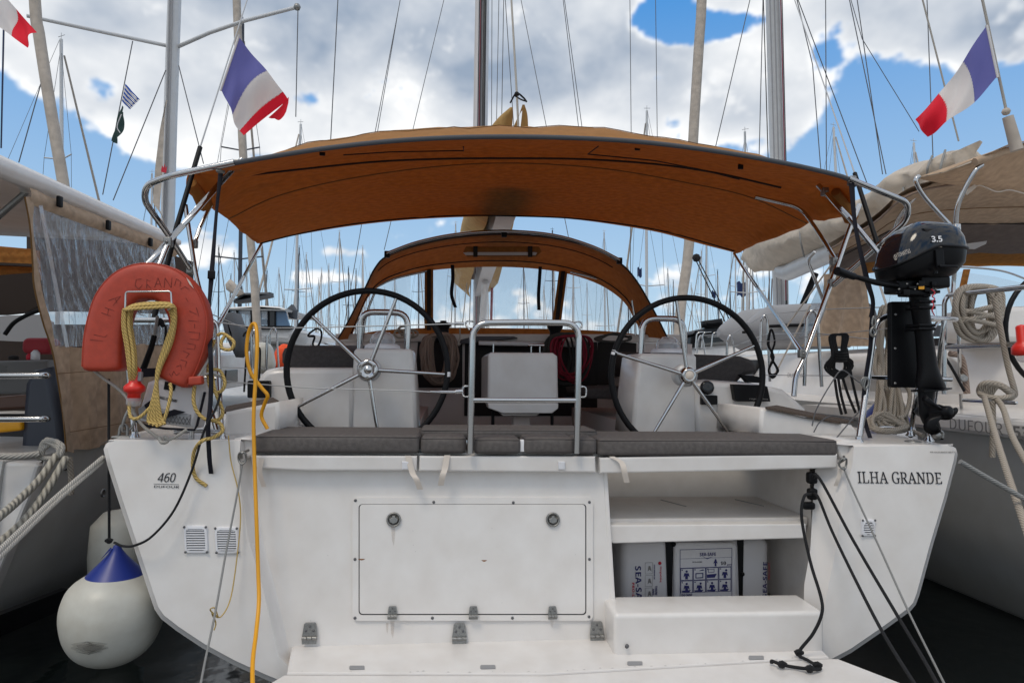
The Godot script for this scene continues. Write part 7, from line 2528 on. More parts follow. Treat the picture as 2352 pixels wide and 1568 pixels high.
	one("rope_bundle", "tangle of grey-white rope on the left yacht's stern cleat", "rope", g, M.rope_white, az(100, 1050, -0.9))
	g = G.new()
	g.tube(curve(azz([158, 1050, -0.95, 163, 1100, -0.95, 162, 1136, -0.95]), 4), 0.017, 8)
	one("rope_end", "short rope end with dark whipping hanging by the left yacht's side", "rope", g, M.rope_beige, az(162, 1136, -0.95))
	# bottles and clutter on the locker
	for q in [[80, 804, 826, 9, "white_plastic", "white plastic bottle"], [66, 812, 826, 6, "red_ink", "red drink can"], [30, 816, 826, 10, "interior", "dark jar"], [92, 860, 876, 9, "red_dark", "crimson drink can beside the dark pedestal"]]:
		g = G.new()
		var b := az(q[0], q[2], -2.9)
		var k := 0.0038
		var h: float = (q[2] - q[1]) * k
		g.lathe([0.0, 0.0, q[3] * k, 0.0, q[3] * k, h * 0.7, q[3] * k * 0.4, h, 0.0, h], b, Vector3.UP, 14)
		one("bottle" if q[0] != 92 else "drink_can", "%s in the left yacht's cockpit" % q[5], "bottle" if q[0] != 92 else "can", g, M[q[4]], b)
	g = G.new()
	g.rbox(az(95, 795, -3.0), Vector3(0.12, 0.07, 0.1), 0.05, Basis(), 3)
	one("red_bundle", "red cloth bundle on the left yacht's cockpit locker", "bundle", g, M.red_dark, az(95, 812, -3.0))
	g = G.new()
	g.rbox(az(30, 975, -1.8), Vector3(0.12, 0.045, 0.12), 0.02, Basis(Vector3(0, 0, 1), 0.1))
	one("yellow_box", "yellow case on the left yacht's cockpit floor", "case", g, M.hose, az(30, 995, -1.8))

func _mix4(rows: Array, i: int, j: int, t: float) -> Vector3:
	return rows[i][j].cubic_interpolate(rows[i + 1][j], rows[maxi(i - 1, 0)][j], rows[mini(i + 2, rows.size() - 1)][j], t)

func _cloth_rows(rows: Array, amount: float) -> Array:      # refine between rows and crumple
	var out := []
	for i in rows.size():
		for k in (6 if i < rows.size() - 1 else 1):
			var row := PackedVector3Array()
			for j in rows[i].size():
				var p: Vector3 = rows[i][j] if k == 0 else _mix4(rows, i, j, k / 6.0)
				row.append(crumple(p, amount))
			out.append(row)
	return out

func build_right_yacht() -> void:
	F = DOCK
	var o := thing("neighbour_yacht", "right-hand white yacht with beige awning, its hull marked DUFOUR 53", "sailboat", Vector3(5.2, -1.34, -5))
	var rows := hull_loft(5.25, 2.3, 0.6, 15.0, 0.06, -1.6)
	hull_parts(o, rows, M.grey_hull, M.gelcoat)
	var g := G.new()
	g.prism(PackedVector3Array([Vector3(2.955, 0.06, 0.5), Vector3(2.955, 0.10, -12.0), Vector3(2.955, -0.05, -12.0), Vector3(2.955, -0.06, 0.5)]), Vector3(0.06, 0, 0), 0.03)
	part(o, "toe_rail", g, M.gelcoat)
	g = G.new()
	g.rbox(ax(2272, 922, 2.94), Vector3(0.012, 0.012, 0.22), 0.01)
	part(o, "rub_strip", g, M.steel)
	var hx := 2.93
	lettering(o, "DUFOUR", ax(2183, 985, hx), ax(2305, 1000, hx), Vector3.UP, 0.075, M.faint_ink, "Droid Sans")
	lettering(o, "530", ax(2328, 1006, hx), ax(2390, 1013, hx), Vector3.UP, 0.078, M.faint_ink, "Droid Sans", 0.0, true)
	# coachroof with side windows
	g = G.new()
	var side_ := []
	for s in [[-0.4, 0.55, 4.0], [-1.6, 0.62, 3.85], [-3.2, 0.60, 3.65], [-6.0, 0.60, 3.55], [-9.0, 0.52, 3.75], [-11.5, 0.36, 4.3], [-12.6, 0.2, 4.9]]:
		var row := PackedVector3Array()
		var xs: float = s[2]
		row.append(Vector3(xs - 0.12, 0.08, s[0]))
		row.append(Vector3(xs, s[1] - 0.1, s[0]))
		row.append(Vector3(xs + 0.06, s[1] - 0.03, s[0]))
		row.append(Vector3(xs + 0.2, s[1], s[0]))
		row.append(Vector3(5.25, s[1] + 0.08, s[0]))
		row.append(Vector3(10.5 - xs, s[1], s[0]))
		row.append(Vector3(10.62 - xs, 0.08, s[0]))
		side_.append(row)
	g.grid(side_)
	g.fan(side_[0])
	var cr := part(o, "coachroof", g, M.gelcoat)
	for q in [[[1664, 826, 1742, 826, 1728, 866, 1652, 862], 3.5], [[1962, 826, 1992, 826, 2002, 872, 1946, 880], 3.5]]:
		g = G.new()
		var p := axs(q[0], q[1])
		g.prism(p, Vector3(0.08, 0, 0), 0.005)
		part(cr, "side_window", g, M.black_gloss)
	lettering(cr, "DUFOUR", ax(1810, 866, 3.48), ax(1846, 868, 3.48), Vector3.UP, 0.05, M.faint_ink, "Droid Sans", 0.1)
	# cockpit coaming and pedestal with its wheel
	g = G.new()
	g.prism(fars([2150, 905, 2152, 815, 2168, 802, 2190, 802, 2214, 820, 2232, 860, 2240, 905], 5.0), Vector3(0, 0, -1.2), 0.06, true)
	part(o, "coaming", g, M.gelcoat)
	g = G.new()
	g.lathe([0.03, 0.0, 0.03, 0.008, 0.022, 0.012, 0.0, 0.006], far(2214, 868, 4.94), Vector3(-0.3, 0.3, 1), 16)
	part(o, "round_socket", g, M.dull_steel)
	g = G.new()
	g.tube(curve(fars([2182, 812, 2206, 818, 2216, 850, 2222, 904], 4.95), 5), 0.022, 8)
	part(o, "coaming_rope", g, M.rope_tan)
	g = G.new()
	g.tube(curve(fars([2160, 802, 2190, 850, 2216, 898], 4.9), 5), 0.01, 6)
	part(o, "shore_cable", g, M.rope_black)
	g = G.new()
	g.prism(fars([2172, 775, 2260, 800, 2380, 860, 2380, 960, 2250, 940, 2240, 860, 2180, 810], 6.0), Vector3(0, 0, -0.6), 0.05)
	part(o, "dark_cockpit", g, M.cushion_dark)
	g = G.new()
	g.prism(fars([2285, 706, 2400, 700, 2400, 790, 2280, 780, 2270, 740], 5.2), Vector3(0, 0, -0.5), 0.04, true)
	part(o, "wheel_pedestal", g, M.gelcoat)
	g = G.new()
	var wh := PackedVector3Array()
	var wc := far(2440, 760, 4.9)
	for i in 48: wh.append(wc + Vector3(cos(TAU * i / 48) * 0.44, sin(TAU * i / 48) * 0.44, 0))
	g.tube(wh, 0.018, 8, -1.0, false, 1.0, true)
	part(o, "steering_wheel", g, M.rubber)
	# mast, boom, stowed sail
	g = G.new()
	g.tube(PackedVector3Array([far(1770, -700, 11.2), far(1777, 0, 11.8), far(1787, 370, 11.8), far(1795, 740, 11.8)]), 0.135, 14)
	var mast := part(o, "mast", g, M.alloy)
	g = G.new()
	for d in [-8, 2, 12]: g.tube(PackedVector3Array([far(1770 + d, -300, 11.6), far(1777 + d, 0, 11.63), far(1787 + d, 370, 11.63), far(1795 + d, 740, 11.63)]), 0.012, 4)
	part(mast, "sail_track", g, M.grey_boat)
	for q in [[17, 16, "rope_red"], [20, 19, "rope_dark"], [-23, -22, "rope_dark"]]:
		g = G.new()
		g.tube(PackedVector3Array([far(1777 + q[0], -200, 11.6), far(1777 + q[0], 0, 11.6), far(1787 + q[1], 370, 11.6), far(1790 + q[1], 720, 11.6)]), 0.009, 5)
		part(mast, "halyard", g, M[q[2]])
	g = G.new()
	var bag := []
	var xb := 4.75
	for s in [[1738, 556, 615, 0.20], [1762, 520, 620, 0.30], [1850, 496, 592, 0.34], [1950, 466, 548, 0.33], [2030, 428, 512, 0.30], [2100, 384, 478, 0.28], [2160, 356, 446, 0.26], [2200, 340, 422, 0.2], [2224, 340, 392, 0.12]]:
		var a := ax(s[0], s[1], xb)
		var b := ax(s[0], s[2], xb)
		var row := PackedVector3Array()
		for k in 16:
			var an := TAU * k / 16
			var yy := sin(an)
			var wob := 0.03 * sin(s[0] * 0.11 + k * 1.7)
			row.append(a.lerp(b, 0.5 - 0.5 * yy) + Vector3(cos(an) * s[3] * (0.75 if yy > 0.5 else 1.0) + wob, wob * 0.6, 0))
		bag.append(row)
	var fine := []
	for i in bag.size() - 1:
		for k in 6:
			var row := PackedVector3Array()
			for j in 32:
				var p: Vector3 = _mix4(bag, i, j / 2, k / 6.0)
				if j % 2: p = (p + _mix4(bag, i, (j / 2 + 1) % 16, k / 6.0)) / 2.0
				row.append(crumple(p, 0.11))
			fine.append(row)
	g.grid(fine, true)
	g.fan(fine[0], true)
	g.fan(fine[fine.size() - 1])
	var sb := part(o, "sail_bag", g, M.sail_cover)
	g = G.new()
	g.grid([PackedVector3Array([ax(2186, 352, xb - 0.2), ax(2220, 336, xb - 0.2), ax(2252, 322, xb - 0.1), ax(2258, 326, xb - 0.1)]), PackedVector3Array([ax(2205, 400, xb - 0.2), ax(2228, 372, xb - 0.2), ax(2238, 356, xb - 0.1), ax(2252, 336, xb - 0.1)])])
	part(sb, "bag_flap", g, M.sail_cover)
	for q in [[2142, 358, 2130, 410], [2172, 345, 2160, 420], [2075, 420, 2090, 500], [1838, 505, 1848, 590]]:
		g = G.new()
		g.tube(curve(PackedVector3Array([ax(q[0], q[1], xb - 0.12), ax((q[0] + q[2]) / 2.0 - 4, (q[1] + q[3]) / 2.0, xb - 0.42), ax(q[2], q[3], xb - 0.3)]), 5), 0.012, 6)
		part(sb, "sail_tie", g, M.rope_grey)
	g = G.new()
	g.tube(PackedVector3Array([ax(1796, 622, xb), ax(1812, 625, xb), ax(2020, 530, xb), ax(2140, 470, xb)]), 0.13, 12)
	part(o, "boom", g, M.alloy)
	g = G.new()
	g.tube(fars([1838, 715, 1874, 628], 10.5), 0.05, 8)
	part(o, "boom_vang", g, M.black)
	for q in [[1768, 640, 1762, 735], [1774, 640, 1770, 735]]:
		g = G.new()
		g.tube(fars(q, 11.5), 0.01, 5)
		part(o, "hanging_line", g, M.rope_tan)
	g = G.new()
	g.tube(curve(fars([1806, 690, 1806, 730, 1812, 740, 1816, 725, 1814, 700], 11.0), 4), 0.012, 5)
	part(o, "line_loop", g, M.rope_dark)
	# awnings over the cockpit
	var g1 := G.new()
	var ra := azz([1900, 576, -3.0, 2003, 515, -2.4, 2060, 466, -2.0, 2107, 441, -1.8, 2172, 427, -1.8, 2282, 416, -1.8, 2420, 412, -1.8, 2600, 430, -1.8])
	var rb := azz([1904, 600, -3.6, 1984, 560, -3.2, 2040, 530, -3.0, 2100, 519, -2.9, 2172, 514, -2.9, 2282, 512, -2.9, 2420, 516, -2.9, 2600, 530, -2.9])
	var rc := azz([1908, 640, -4.4, 1984, 628, -4.2, 2040, 622, -4.2, 2100, 618, -4.2, 2172, 612, -4.2, 2282, 610, -4.2, 2420, 616, -4.2, 2600, 630, -4.2])
	var rm := PackedVector3Array()
	for i in rb.size(): rm.append(rb[i].lerp(rc[i], 0.68))
	g1.grid(_cloth_rows([curve(ra, 4), curve(rb, 4)], 0.05))
	var aw := part(o, "awning", g1, M.beige)
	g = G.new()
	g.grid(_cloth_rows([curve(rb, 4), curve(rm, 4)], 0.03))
	part(aw, "shaded_panel", g, M.awning_shade)  # darker cloth colour standing for the shade under the awning
	g = G.new()
	g.grid(_cloth_rows([curve(rm, 4), curve(rc, 4)], 0.03))
	part(aw, "fore_panel", g, M.canvas)
	g = G.new()
	var mid_seam := PackedVector3Array()
	for i in ra.size(): mid_seam.append(ra[i].lerp(rb[i], 0.55) + Vector3(0, -0.02, 0.03))
	g.tube(curve(mid_seam, 4), 0.004, 5)
	part(aw, "seam", g, M.thread)
	g = G.new()
	g.tube(PackedVector3Array([az(2150, 546, -3.2), az(2245, 536, -3.2)]), 0.012, 6)
	part(aw, "dark_handle", g, M.black)
	g = G.new()
	g.grid([curve(moved(ra, Vector3(0, 0.06, 0)), 4), curve(moved(rb, Vector3(0, 0.16, 0)), 4), curve(moved(rc, Vector3(0, 0.1, 0)), 4)])
	part(aw, "upper_skin", g, M.sail_cover)
	g = G.new()
	g.tube(curve(moved(ra, Vector3(0, 0.0, 0.01)), 4), 0.009, 6)
	part(aw, "edge_rope", g, M.rope_tan)
	g = G.new()
	g.tube(curve(moved(rb, Vector3(0, -0.01, 0.02)), 4), 0.006, 5)
	part(aw, "zip", g, M.seam)
	g = G.new()
	g.prism(azs([2216, 560, 2268, 553, 2266, 560, 2240, 572, 2200, 568], -3.3), Vector3(0, 0, -0.01))
	part(aw, "clear_panel", g, M.paper)
	g = G.new()
	g.grid([azz([2112, 408, -1.5, 2170, 396, -1.4, 2240, 370, -1.3, 2300, 346, -1.3, 2370, 326, -1.3, 2500, 290, -1.3]), azz([2114, 411, -1.9, 2172, 424, -1.8, 2240, 430, -1.8, 2300, 434, -1.8, 2370, 438, -1.8, 2500, 440, -1.8])])
	part(o, "aft_awning", g, M.beige)
	g = G.new()
	g.grid([azz([2112, 406, -1.49, 2170, 394, -1.39, 2240, 366, -1.29, 2300, 340, -1.29, 2370, 318, -1.29, 2500, 280, -1.29]), azz([2290, 352, -1.25, 2300, 340, -1.2, 2320, 330, -1.2, 2340, 326, -1.2, 2370, 322, -1.2, 2500, 284, -1.25])])
	g.tube(azz([2240, 372, -1.28, 2300, 350, -1.28, 2380, 330, -1.28]), 0.03, 8)
	part(o, "rolled_awning", g, M.beige)
	g = G.new()
	g.prism(azs([2190, 420, 2282, 416, 2282, 446, 2190, 452], -4.0), Vector3(0, 0, -0.1), 0.01)
	part(o, "boom_end", g, M.grey_boat)
	g = G.new()
	g.tube(curve(azs([2230, 440, 2250, 425, 2290, 440, 2320, 436, 2360, 446], -1.75), 4), 0.006, 5)
	g.grid([azs([2216, 440, 2240, 422], -1.74), azs([2222, 448, 2246, 428], -1.74)])
	part(o, "white_tie", g, M.tape)
	# curtain and sprayhood windows
	g = G.new()
	var cu := []
	for k in 8:
		var t := k / 7.0
		var row := PackedVector3Array()
		for i in 13:
			var s := i / 12.0
			var u := lerpf(lerpf(1893, 1836, pow(t, 2.0)), lerpf(1990, 2010, t), s)
			row.append(ax(u, lerpf(lerpf(630, 606, s), 795, t), 3.45) + Vector3(0.035 * sin(i * 1.5 + t * 1.0), 0, 0))
		cu.append(row)
	g.grid(cu)
	part(o, "side_curtain", g, M.beige)
	g = G.new()
	g.grid([PackedVector3Array([ax(1888, 640, 3.44), ax(1900, 690, 3.44), ax(1900, 740, 3.44)]), PackedVector3Array([ax(1862, 700, 3.44), ax(1850, 740, 3.44), ax(1836, 775, 3.44)])])
	part(o, "curtain_window", g, M.pane)
	g = G.new()
	for q in [[1918, 596, 1800, 760], [1862, 700, 1780, 860]]: g.tube(PackedVector3Array([ax(q[0], q[1], 3.4), ax(q[2], q[3], 3.4)]), 0.012, 4)
	part(o, "webbing_tie", g, M.tape)
	g = G.new()
	g.grid([azs([2000, 628, 2100, 624, 2210, 624, 2290, 636, 2360, 652, 2440, 670], -5.0), azs([2000, 750, 2100, 750, 2210, 752, 2290, 754, 2360, 756, 2440, 760], -5.3)])
	part(o, "sprayhood_window", g, M.vinyl)
	for q in [[2216, 618, 2230, 618, 2214, 690, 2200, 690], [2128, 610, 2136, 610, 2100, 760, 2090, 760]]:
		g = G.new()
		g.prism(azs(q, -4.9), Vector3(0, 0, -0.02))
		part(o, "window_bar", g, M.canvas)
	g = G.new()
	g.prism(azs([1990, 744, 2440, 752, 2440, 775, 1990, 770], -4.8), Vector3(0, 0, -0.1))
	part(o, "lower_hem", g, M.grey_cloth)
	g = G.new()
	g.tube(curve(azs([2200, 612, 2280, 618, 2330, 630, 2400, 660], -4.6), 5), 0.014, 8)
	part(o, "hood_rail", g, M.steel)
	# awning bows
	for q in [[2257, 378, -1.3, 2240, 393, -1.3, 2214, 440, -1.35, 2198, 489, -1.4, 2197, 573, -1.45, 2192, 640, -1.5, 2190, 676, -1.5], [2112, 404, -1.45, 2105, 416, -1.45, 2126, 453, -1.45, 2188, 522, -1.4], [2104, 450, -2.0, 2080, 478, -2.1, 2060, 511, -2.3, 2050, 560, -2.4], [1872, 578, -3.4, 1858, 600, -3.5, 1872, 640, -3.5, 1930, 790, -3.5]]:
		g = G.new()
		g.tube(curve(azz(q), 5), 0.0165, 10)
		part(o, "bow_tube", g, M.steel)
	g = G.new()
	g.rbox(az(2198, 523, -1.4), Vector3(0.022, 0.03, 0.022), 0.008)
	part(o, "clamp", g, M.steel)
	g = G.new()
	g.tube(fars([2256, -8, 2312, 252], 3.65), 0.007, 8)
	part(o, "ensign_staff", g, M.rope_white)
	g = G.new()
	g.tube(fars([2316, 268, 2337, 345], 3.65), 0.027, 12, 0.032)
	g.ball(far(2312, 256, 3.65), 0.022, 8)
	part(o, "staff_socket", g, M.sailcloth)
	# guard rails
	for q in [[1746, 721, 1769, 874, 7.0], [1848, 710, 1888, 886, 5.6], [1601, 767, 1620, 812, 11.5], [1668, 767, 1689, 818, 9.5]]:
		g = G.new()
		var p := fars([q[0], q[3], q[0] + (q[2] - q[0]) * 0.15, q[1] + 14, q[0] + (q[2] - q[0]) * 0.5, q[1], q[0] + (q[2] - q[0]) * 0.75, q[1] + 16, q[2], q[3] + 2], q[4])
		g.tube(bend(p, 0.12), 0.0145, 8)
		part(o, "stanchion", g, M.steel)
	g = G.new()
	g.tube(PackedVector3Array([far(1609, 770, 11.5), far(1680, 768, 9.5), far(1758, 722, 7.0), far(1868, 711, 5.6), far(2010, 706, 4.9), far(2170, 700, 4.4)]), 0.004, 5)
	g.tube(PackedVector3Array([far(1609, 800, 11.5), far(1680, 798, 9.5), far(1758, 768, 7.0), far(1868, 764, 5.6), far(2010, 780, 4.9)]), 0.004, 5)
	part(o, "lifeline", g, M.pale_wire)
	for q in [[2170, 905, 4.4, 2170, 692, 4.4, 2179, 678, 4.4, 2200, 676, 4.3, 2290, 666, 4.0, 2420, 652, 3.6], [2173, 797, 4.4, 2420, 787, 3.6]]:
		g = G.new()
		var p := PackedVector3Array()
		for i in range(0, q.size(), 3): p.append(far(q[i], q[i + 1], q[i + 2]))
		g.tube(bend(p, 0.06), 0.0155, 10)
		part(o, "pushpit_rail", g, M.steel)
	wires(o, [[1724, -5, 1642, 345], [1753, -5, 1744, 365], [1897, -5, 1899, 420], [1951, -5, 2036, 400], [1969, -5, 2028, 400], [2130, -5, 2144, 362], [1832, -5, 1992, 420], [1867, 148, 1886, 390], [1830, -5, 1867, 148]], 11.0, 0.008, M.wire)
	wires(o, [[2119, -5, 2203, 324]], 7.0, 0.009, M.rope_white, "topping_lift")
	wires(o, [[1954, -5, 1981, 89], [1981, 89, 2112, 302], [1293, -5, 1330, 300], [1296, -5, 1338, 300], [1447, -5, 1450, 312], [1506, -5, 1510, 322], [920, -5, 860, 310], [1448, 480, 1449, 800]], 14.0, 0.008, M.wire)
	g = G.new()
	g.tube(curve(fars([1620, -300, 1612, 0, 1606, 100, 1592, 330, 1583, 560, 1566, 690, 1556, 800], 16.0), 4), 0.12, 12)
	one("furled_sail", "beige furled headsail to the right of our mast, passing behind the right steering wheel", "sail", g, M.sailcloth, far(1556, 800, 16), "beige furled headsails")
	g = G.new()
	for q in [[1598, 596, 1690, 790], [1604, 596, 1700, 780]]: g.tube(fars(q, 14.0), 0.012, 5)
	g.ball(far(1600, 592, 14.0), 0.09, 8)
	one("tackle", "black block and lines below the furled headsail on the right", "block", g, M.rope_black, far(1690, 790, 14))
	# grey dinghy on the foredeck
	var d := thing("dinghy", "grey inflatable dinghy lying bow-first on the right-hand yacht's deck", "dinghy", far(1780, 790, 9.2))
	for q in [[[1651, 763, 10.0], [1700, 760, 9.9], [1760, 756, 9.7], [1940, 750, 9.2], 0.30], [[1717, 748, 8.4], [1760, 746, 8.3], [1810, 744, 8.1], [1980, 740, 7.5], 0.235]]:
		g = G.new()
		var a: Array = q[0]
		var pts := PackedVector3Array()
		for i in 4: pts.append(far(q[i][0], q[i][1], q[i][2]))
		pts = curve(pts, 6)
		var rr: float = q[4]
		var prof := []
		for i in pts.size():
			var t := i / float(pts.size() - 1)
			var r2: float = rr * (0.18 + 0.82 * minf(1.0, pow(t * 2.5, 0.8)))
			var row := PackedVector3Array()
			for k in 18: row.append(pts[i] + Vector3(0, cos(TAU * k / 18), 0) * r2 + Vector3(0.15, 0, 1).normalized() * sin(TAU * k / 18) * r2)
			prof.append(row)
		g.grid(prof, true)
		g.fan(prof[0], true)
		part(d, "air_tube", g, M.grey_boat)
		g = G.new()
		var ln := PackedVector3Array()
		for i in range(4, pts.size()): ln.append(pts[i] + Vector3(0.03, 0, 1) * rr * 1.02 + Vector3(0, -0.03, 0))
		g.tube(ln, 0.02, 5)
		part(d, "rubbing_strake", g, M.rubber)
	# rope coil on the pushpit, red light, belayed ropes
	coil("fat pale rope coil wrapped on the right-hand yacht's pushpit rail", "rope_coil", 2250, 656, 786, 112, -0.72, 15, M.rope_beige, 0.0155, "", 17, 4)
	g = G.new()
	g.tube(curve(PackedVector3Array([far(2285, 680, 3.9), far(2296, 740, 3.9), far(2316, 840, 3.9), far(2332, 900, 3.85), far(2326, 912, 3.85)]), 5), 0.0155, 8)
	one("rope_tail", "pale rope running from the fat coil down to the belayed rope", "rope", g, M.rope_beige, far(2326, 912, 3.85))
	g = G.new()
	for i in 4:
		g.tube(curve(PackedVector3Array([far(2250 + i * 8, 898 + i * 3, 3.85), far(2262 + i * 10, 880 + i * 2, 3.82), far(2300 + i * 4, 884 + i * 4, 3.82), far(2326, 904 + i * 3, 3.84), far(2304 - i * 4, 914, 3.8), far(2262, 910, 3.82)]), 5, true), 0.0155, 8, -1.0, false, 1.0, true)
	one("belayed_rope", "pale mooring rope turned round the cleat on the right-hand yacht's deck edge", "rope", g, M.rope_beige, far(2290, 915, 3.85))
	for q in [[[2262, 912, 3.8, 2300, 1040, 3.3, 2370, 1250, 2.7], "left of two pale ropes leading down from the cleat to the frame's edge"], [[2290, 916, 3.8, 2306, 940, 3.7, 2330, 1010, 3.4, 2400, 1130, 2.9], "right of two pale ropes leading down from the cleat to the frame's edge"], [[2280, 920, 3.8, 2282, 980, 3.8, 2280, 1050, 3.8], "short pale rope end hanging over the DUFOUR lettering"]]:
		g = G.new()
		var p := PackedVector3Array()
		for i in range(0, q[0].size(), 3): p.append(far(q[0][i], q[0][i + 1], q[0][i + 2]))
		g.tube(curve(p, 5), 0.0155, 8)
		one("mooring_rope", q[1], "rope", g, M.rope_beige, p[p.size() - 1])
	g = G.new()
	g.tube(fars([2206, 1060, 2260, 1092, 2380, 1160], 2.9), 0.011, 8)
	one("mooring_rope", "grey mooring line from behind our right corner to the photo's right edge", "rope", g, M.rope_grey, far(2260, 1092, 2.9))
	var rl := thing("rescue_light", "red rescue light at the photo's right edge on the neighbour's rail", "lamp", far(2345, 830, 3.7), "red floating rescue lights")
	var k := 0.0024
	var c := far(2346, 747, 3.7)
	g = G.new()
	g.lathe([0.0, 2 * k, 8 * k, 0, 11 * k, -3 * k, 12 * k, -36 * k, 20 * k, -44 * k, 24 * k, -50 * k, 25 * k, -64 * k, 18 * k, -68 * k, 0, -68 * k], c, Vector3(-0.1, 1, 0), 20)
	part(rl, "case", g, M.red_plastic)
	g = G.new()
	g.lathe([16 * k, -67 * k, 16 * k, -78 * k, 10 * k, -84 * k, 0, -85 * k], c, Vector3(-0.1, 1, 0), 20)
	part(rl, "lens", g, M.lens)

func far_sailboat(label: String, hull_m: Material, mast_m: Material, cover: Material) -> Node3D:
	# built at the origin, stern towards +z, mast top 19.7 m above the water
	F = Transform3D()
	var o := thing("moored_sailboat", label, "sailboat", Vector3.ZERO, "sailboats moored further along the marina")
	var rows := hull_loft(0, 2.0, 5.0, 12.5, 1.25, -0.3)
	hull_parts(o, rows, hull_m, M.gelcoat)
	var g := G.new()
	g.rbox(Vector3(0, 1.5, -1.6), Vector3(1.25, 0.35, 3.2), 0.25)
	part(o, "coachroof", g, M.gelcoat)
	g = G.new()
	g.tube(PackedVector3Array([Vector3(0, 1.3, -1.6), Vector3(0, 14, -1.5), Vector3(0, 19.4, -1.3)]), 0.11, 8, 0.08)
	part(o, "mast", g, mast_m)
	for s in [[7.5, 1.2], [13.0, 0.95]]:
		g = G.new()
		g.tube(PackedVector3Array([Vector3(-s[1], s[0] + 0.1, -1.3), Vector3(0, s[0], -1.55), Vector3(s[1], s[0] + 0.1, -1.3)]), 0.04, 5)
		part(o, "spreader", g, mast_m)
	g = G.new()
	g.tube(PackedVector3Array([Vector3(0, 19.4, -1.3), Vector3(0, 19.75, -1.3)]), 0.02, 4)
	g.tube(PackedVector3Array([Vector3(-0.2, 19.55, -1.3), Vector3(0.25, 19.6, -1.3)]), 0.02, 4)
	part(o, "wind_vane", g, mast_m)
	g = G.new()
	for s in [-1.0, 1.0]:
		g.tube(PackedVector3Array([Vector3(s * 1.9, 1.3, -1.3), Vector3(s * 1.2, 7.6, -1.3), Vector3(s * 0.95, 13.1, -1.3), Vector3(0, 19.0, -1.3)]), 0.014, 4)
		g.tube(PackedVector3Array([Vector3(s * 1.85, 1.3, -1.0), Vector3(0, 12.8, -1.5)]), 0.012, 4)
		g.tube(PackedVector3Array([Vector3(s * 1.4, 1.3, 4.8), Vector3(0, 6.0, 3.4)]), 0.012, 4)
	g.tube(PackedVector3Array([Vector3(0, 6.0, 3.4), Vector3(0, 19.3, -1.2)]), 0.012, 4)
	part(o, "rigging", g, M.wire)
	g = G.new()
	g.tube(PackedVector3Array([Vector3(0, 1.7, -7.2), Vector3(0, 9, -4.6), Vector3(0, 18.6, -1.5)]), 0.09, 6, 0.05)
	part(o, "furled_headsail", g, M.sailcloth)
	g = G.new()
	g.tube(PackedVector3Array([Vector3(0, 2.7, -1.4), Vector3(0, 2.9, 1.0), Vector3(0, 2.8, 3.4)]), 0.24, 8, 0.14)
	part(o, "boom_cover", g, cover)
	g = G.new()
	g.rbox(Vector3(0, 2.25, 1.5), Vector3(1.1, 0.3, 0.7), 0.25)
	part(o, "sprayhood", g, cover)
	return o

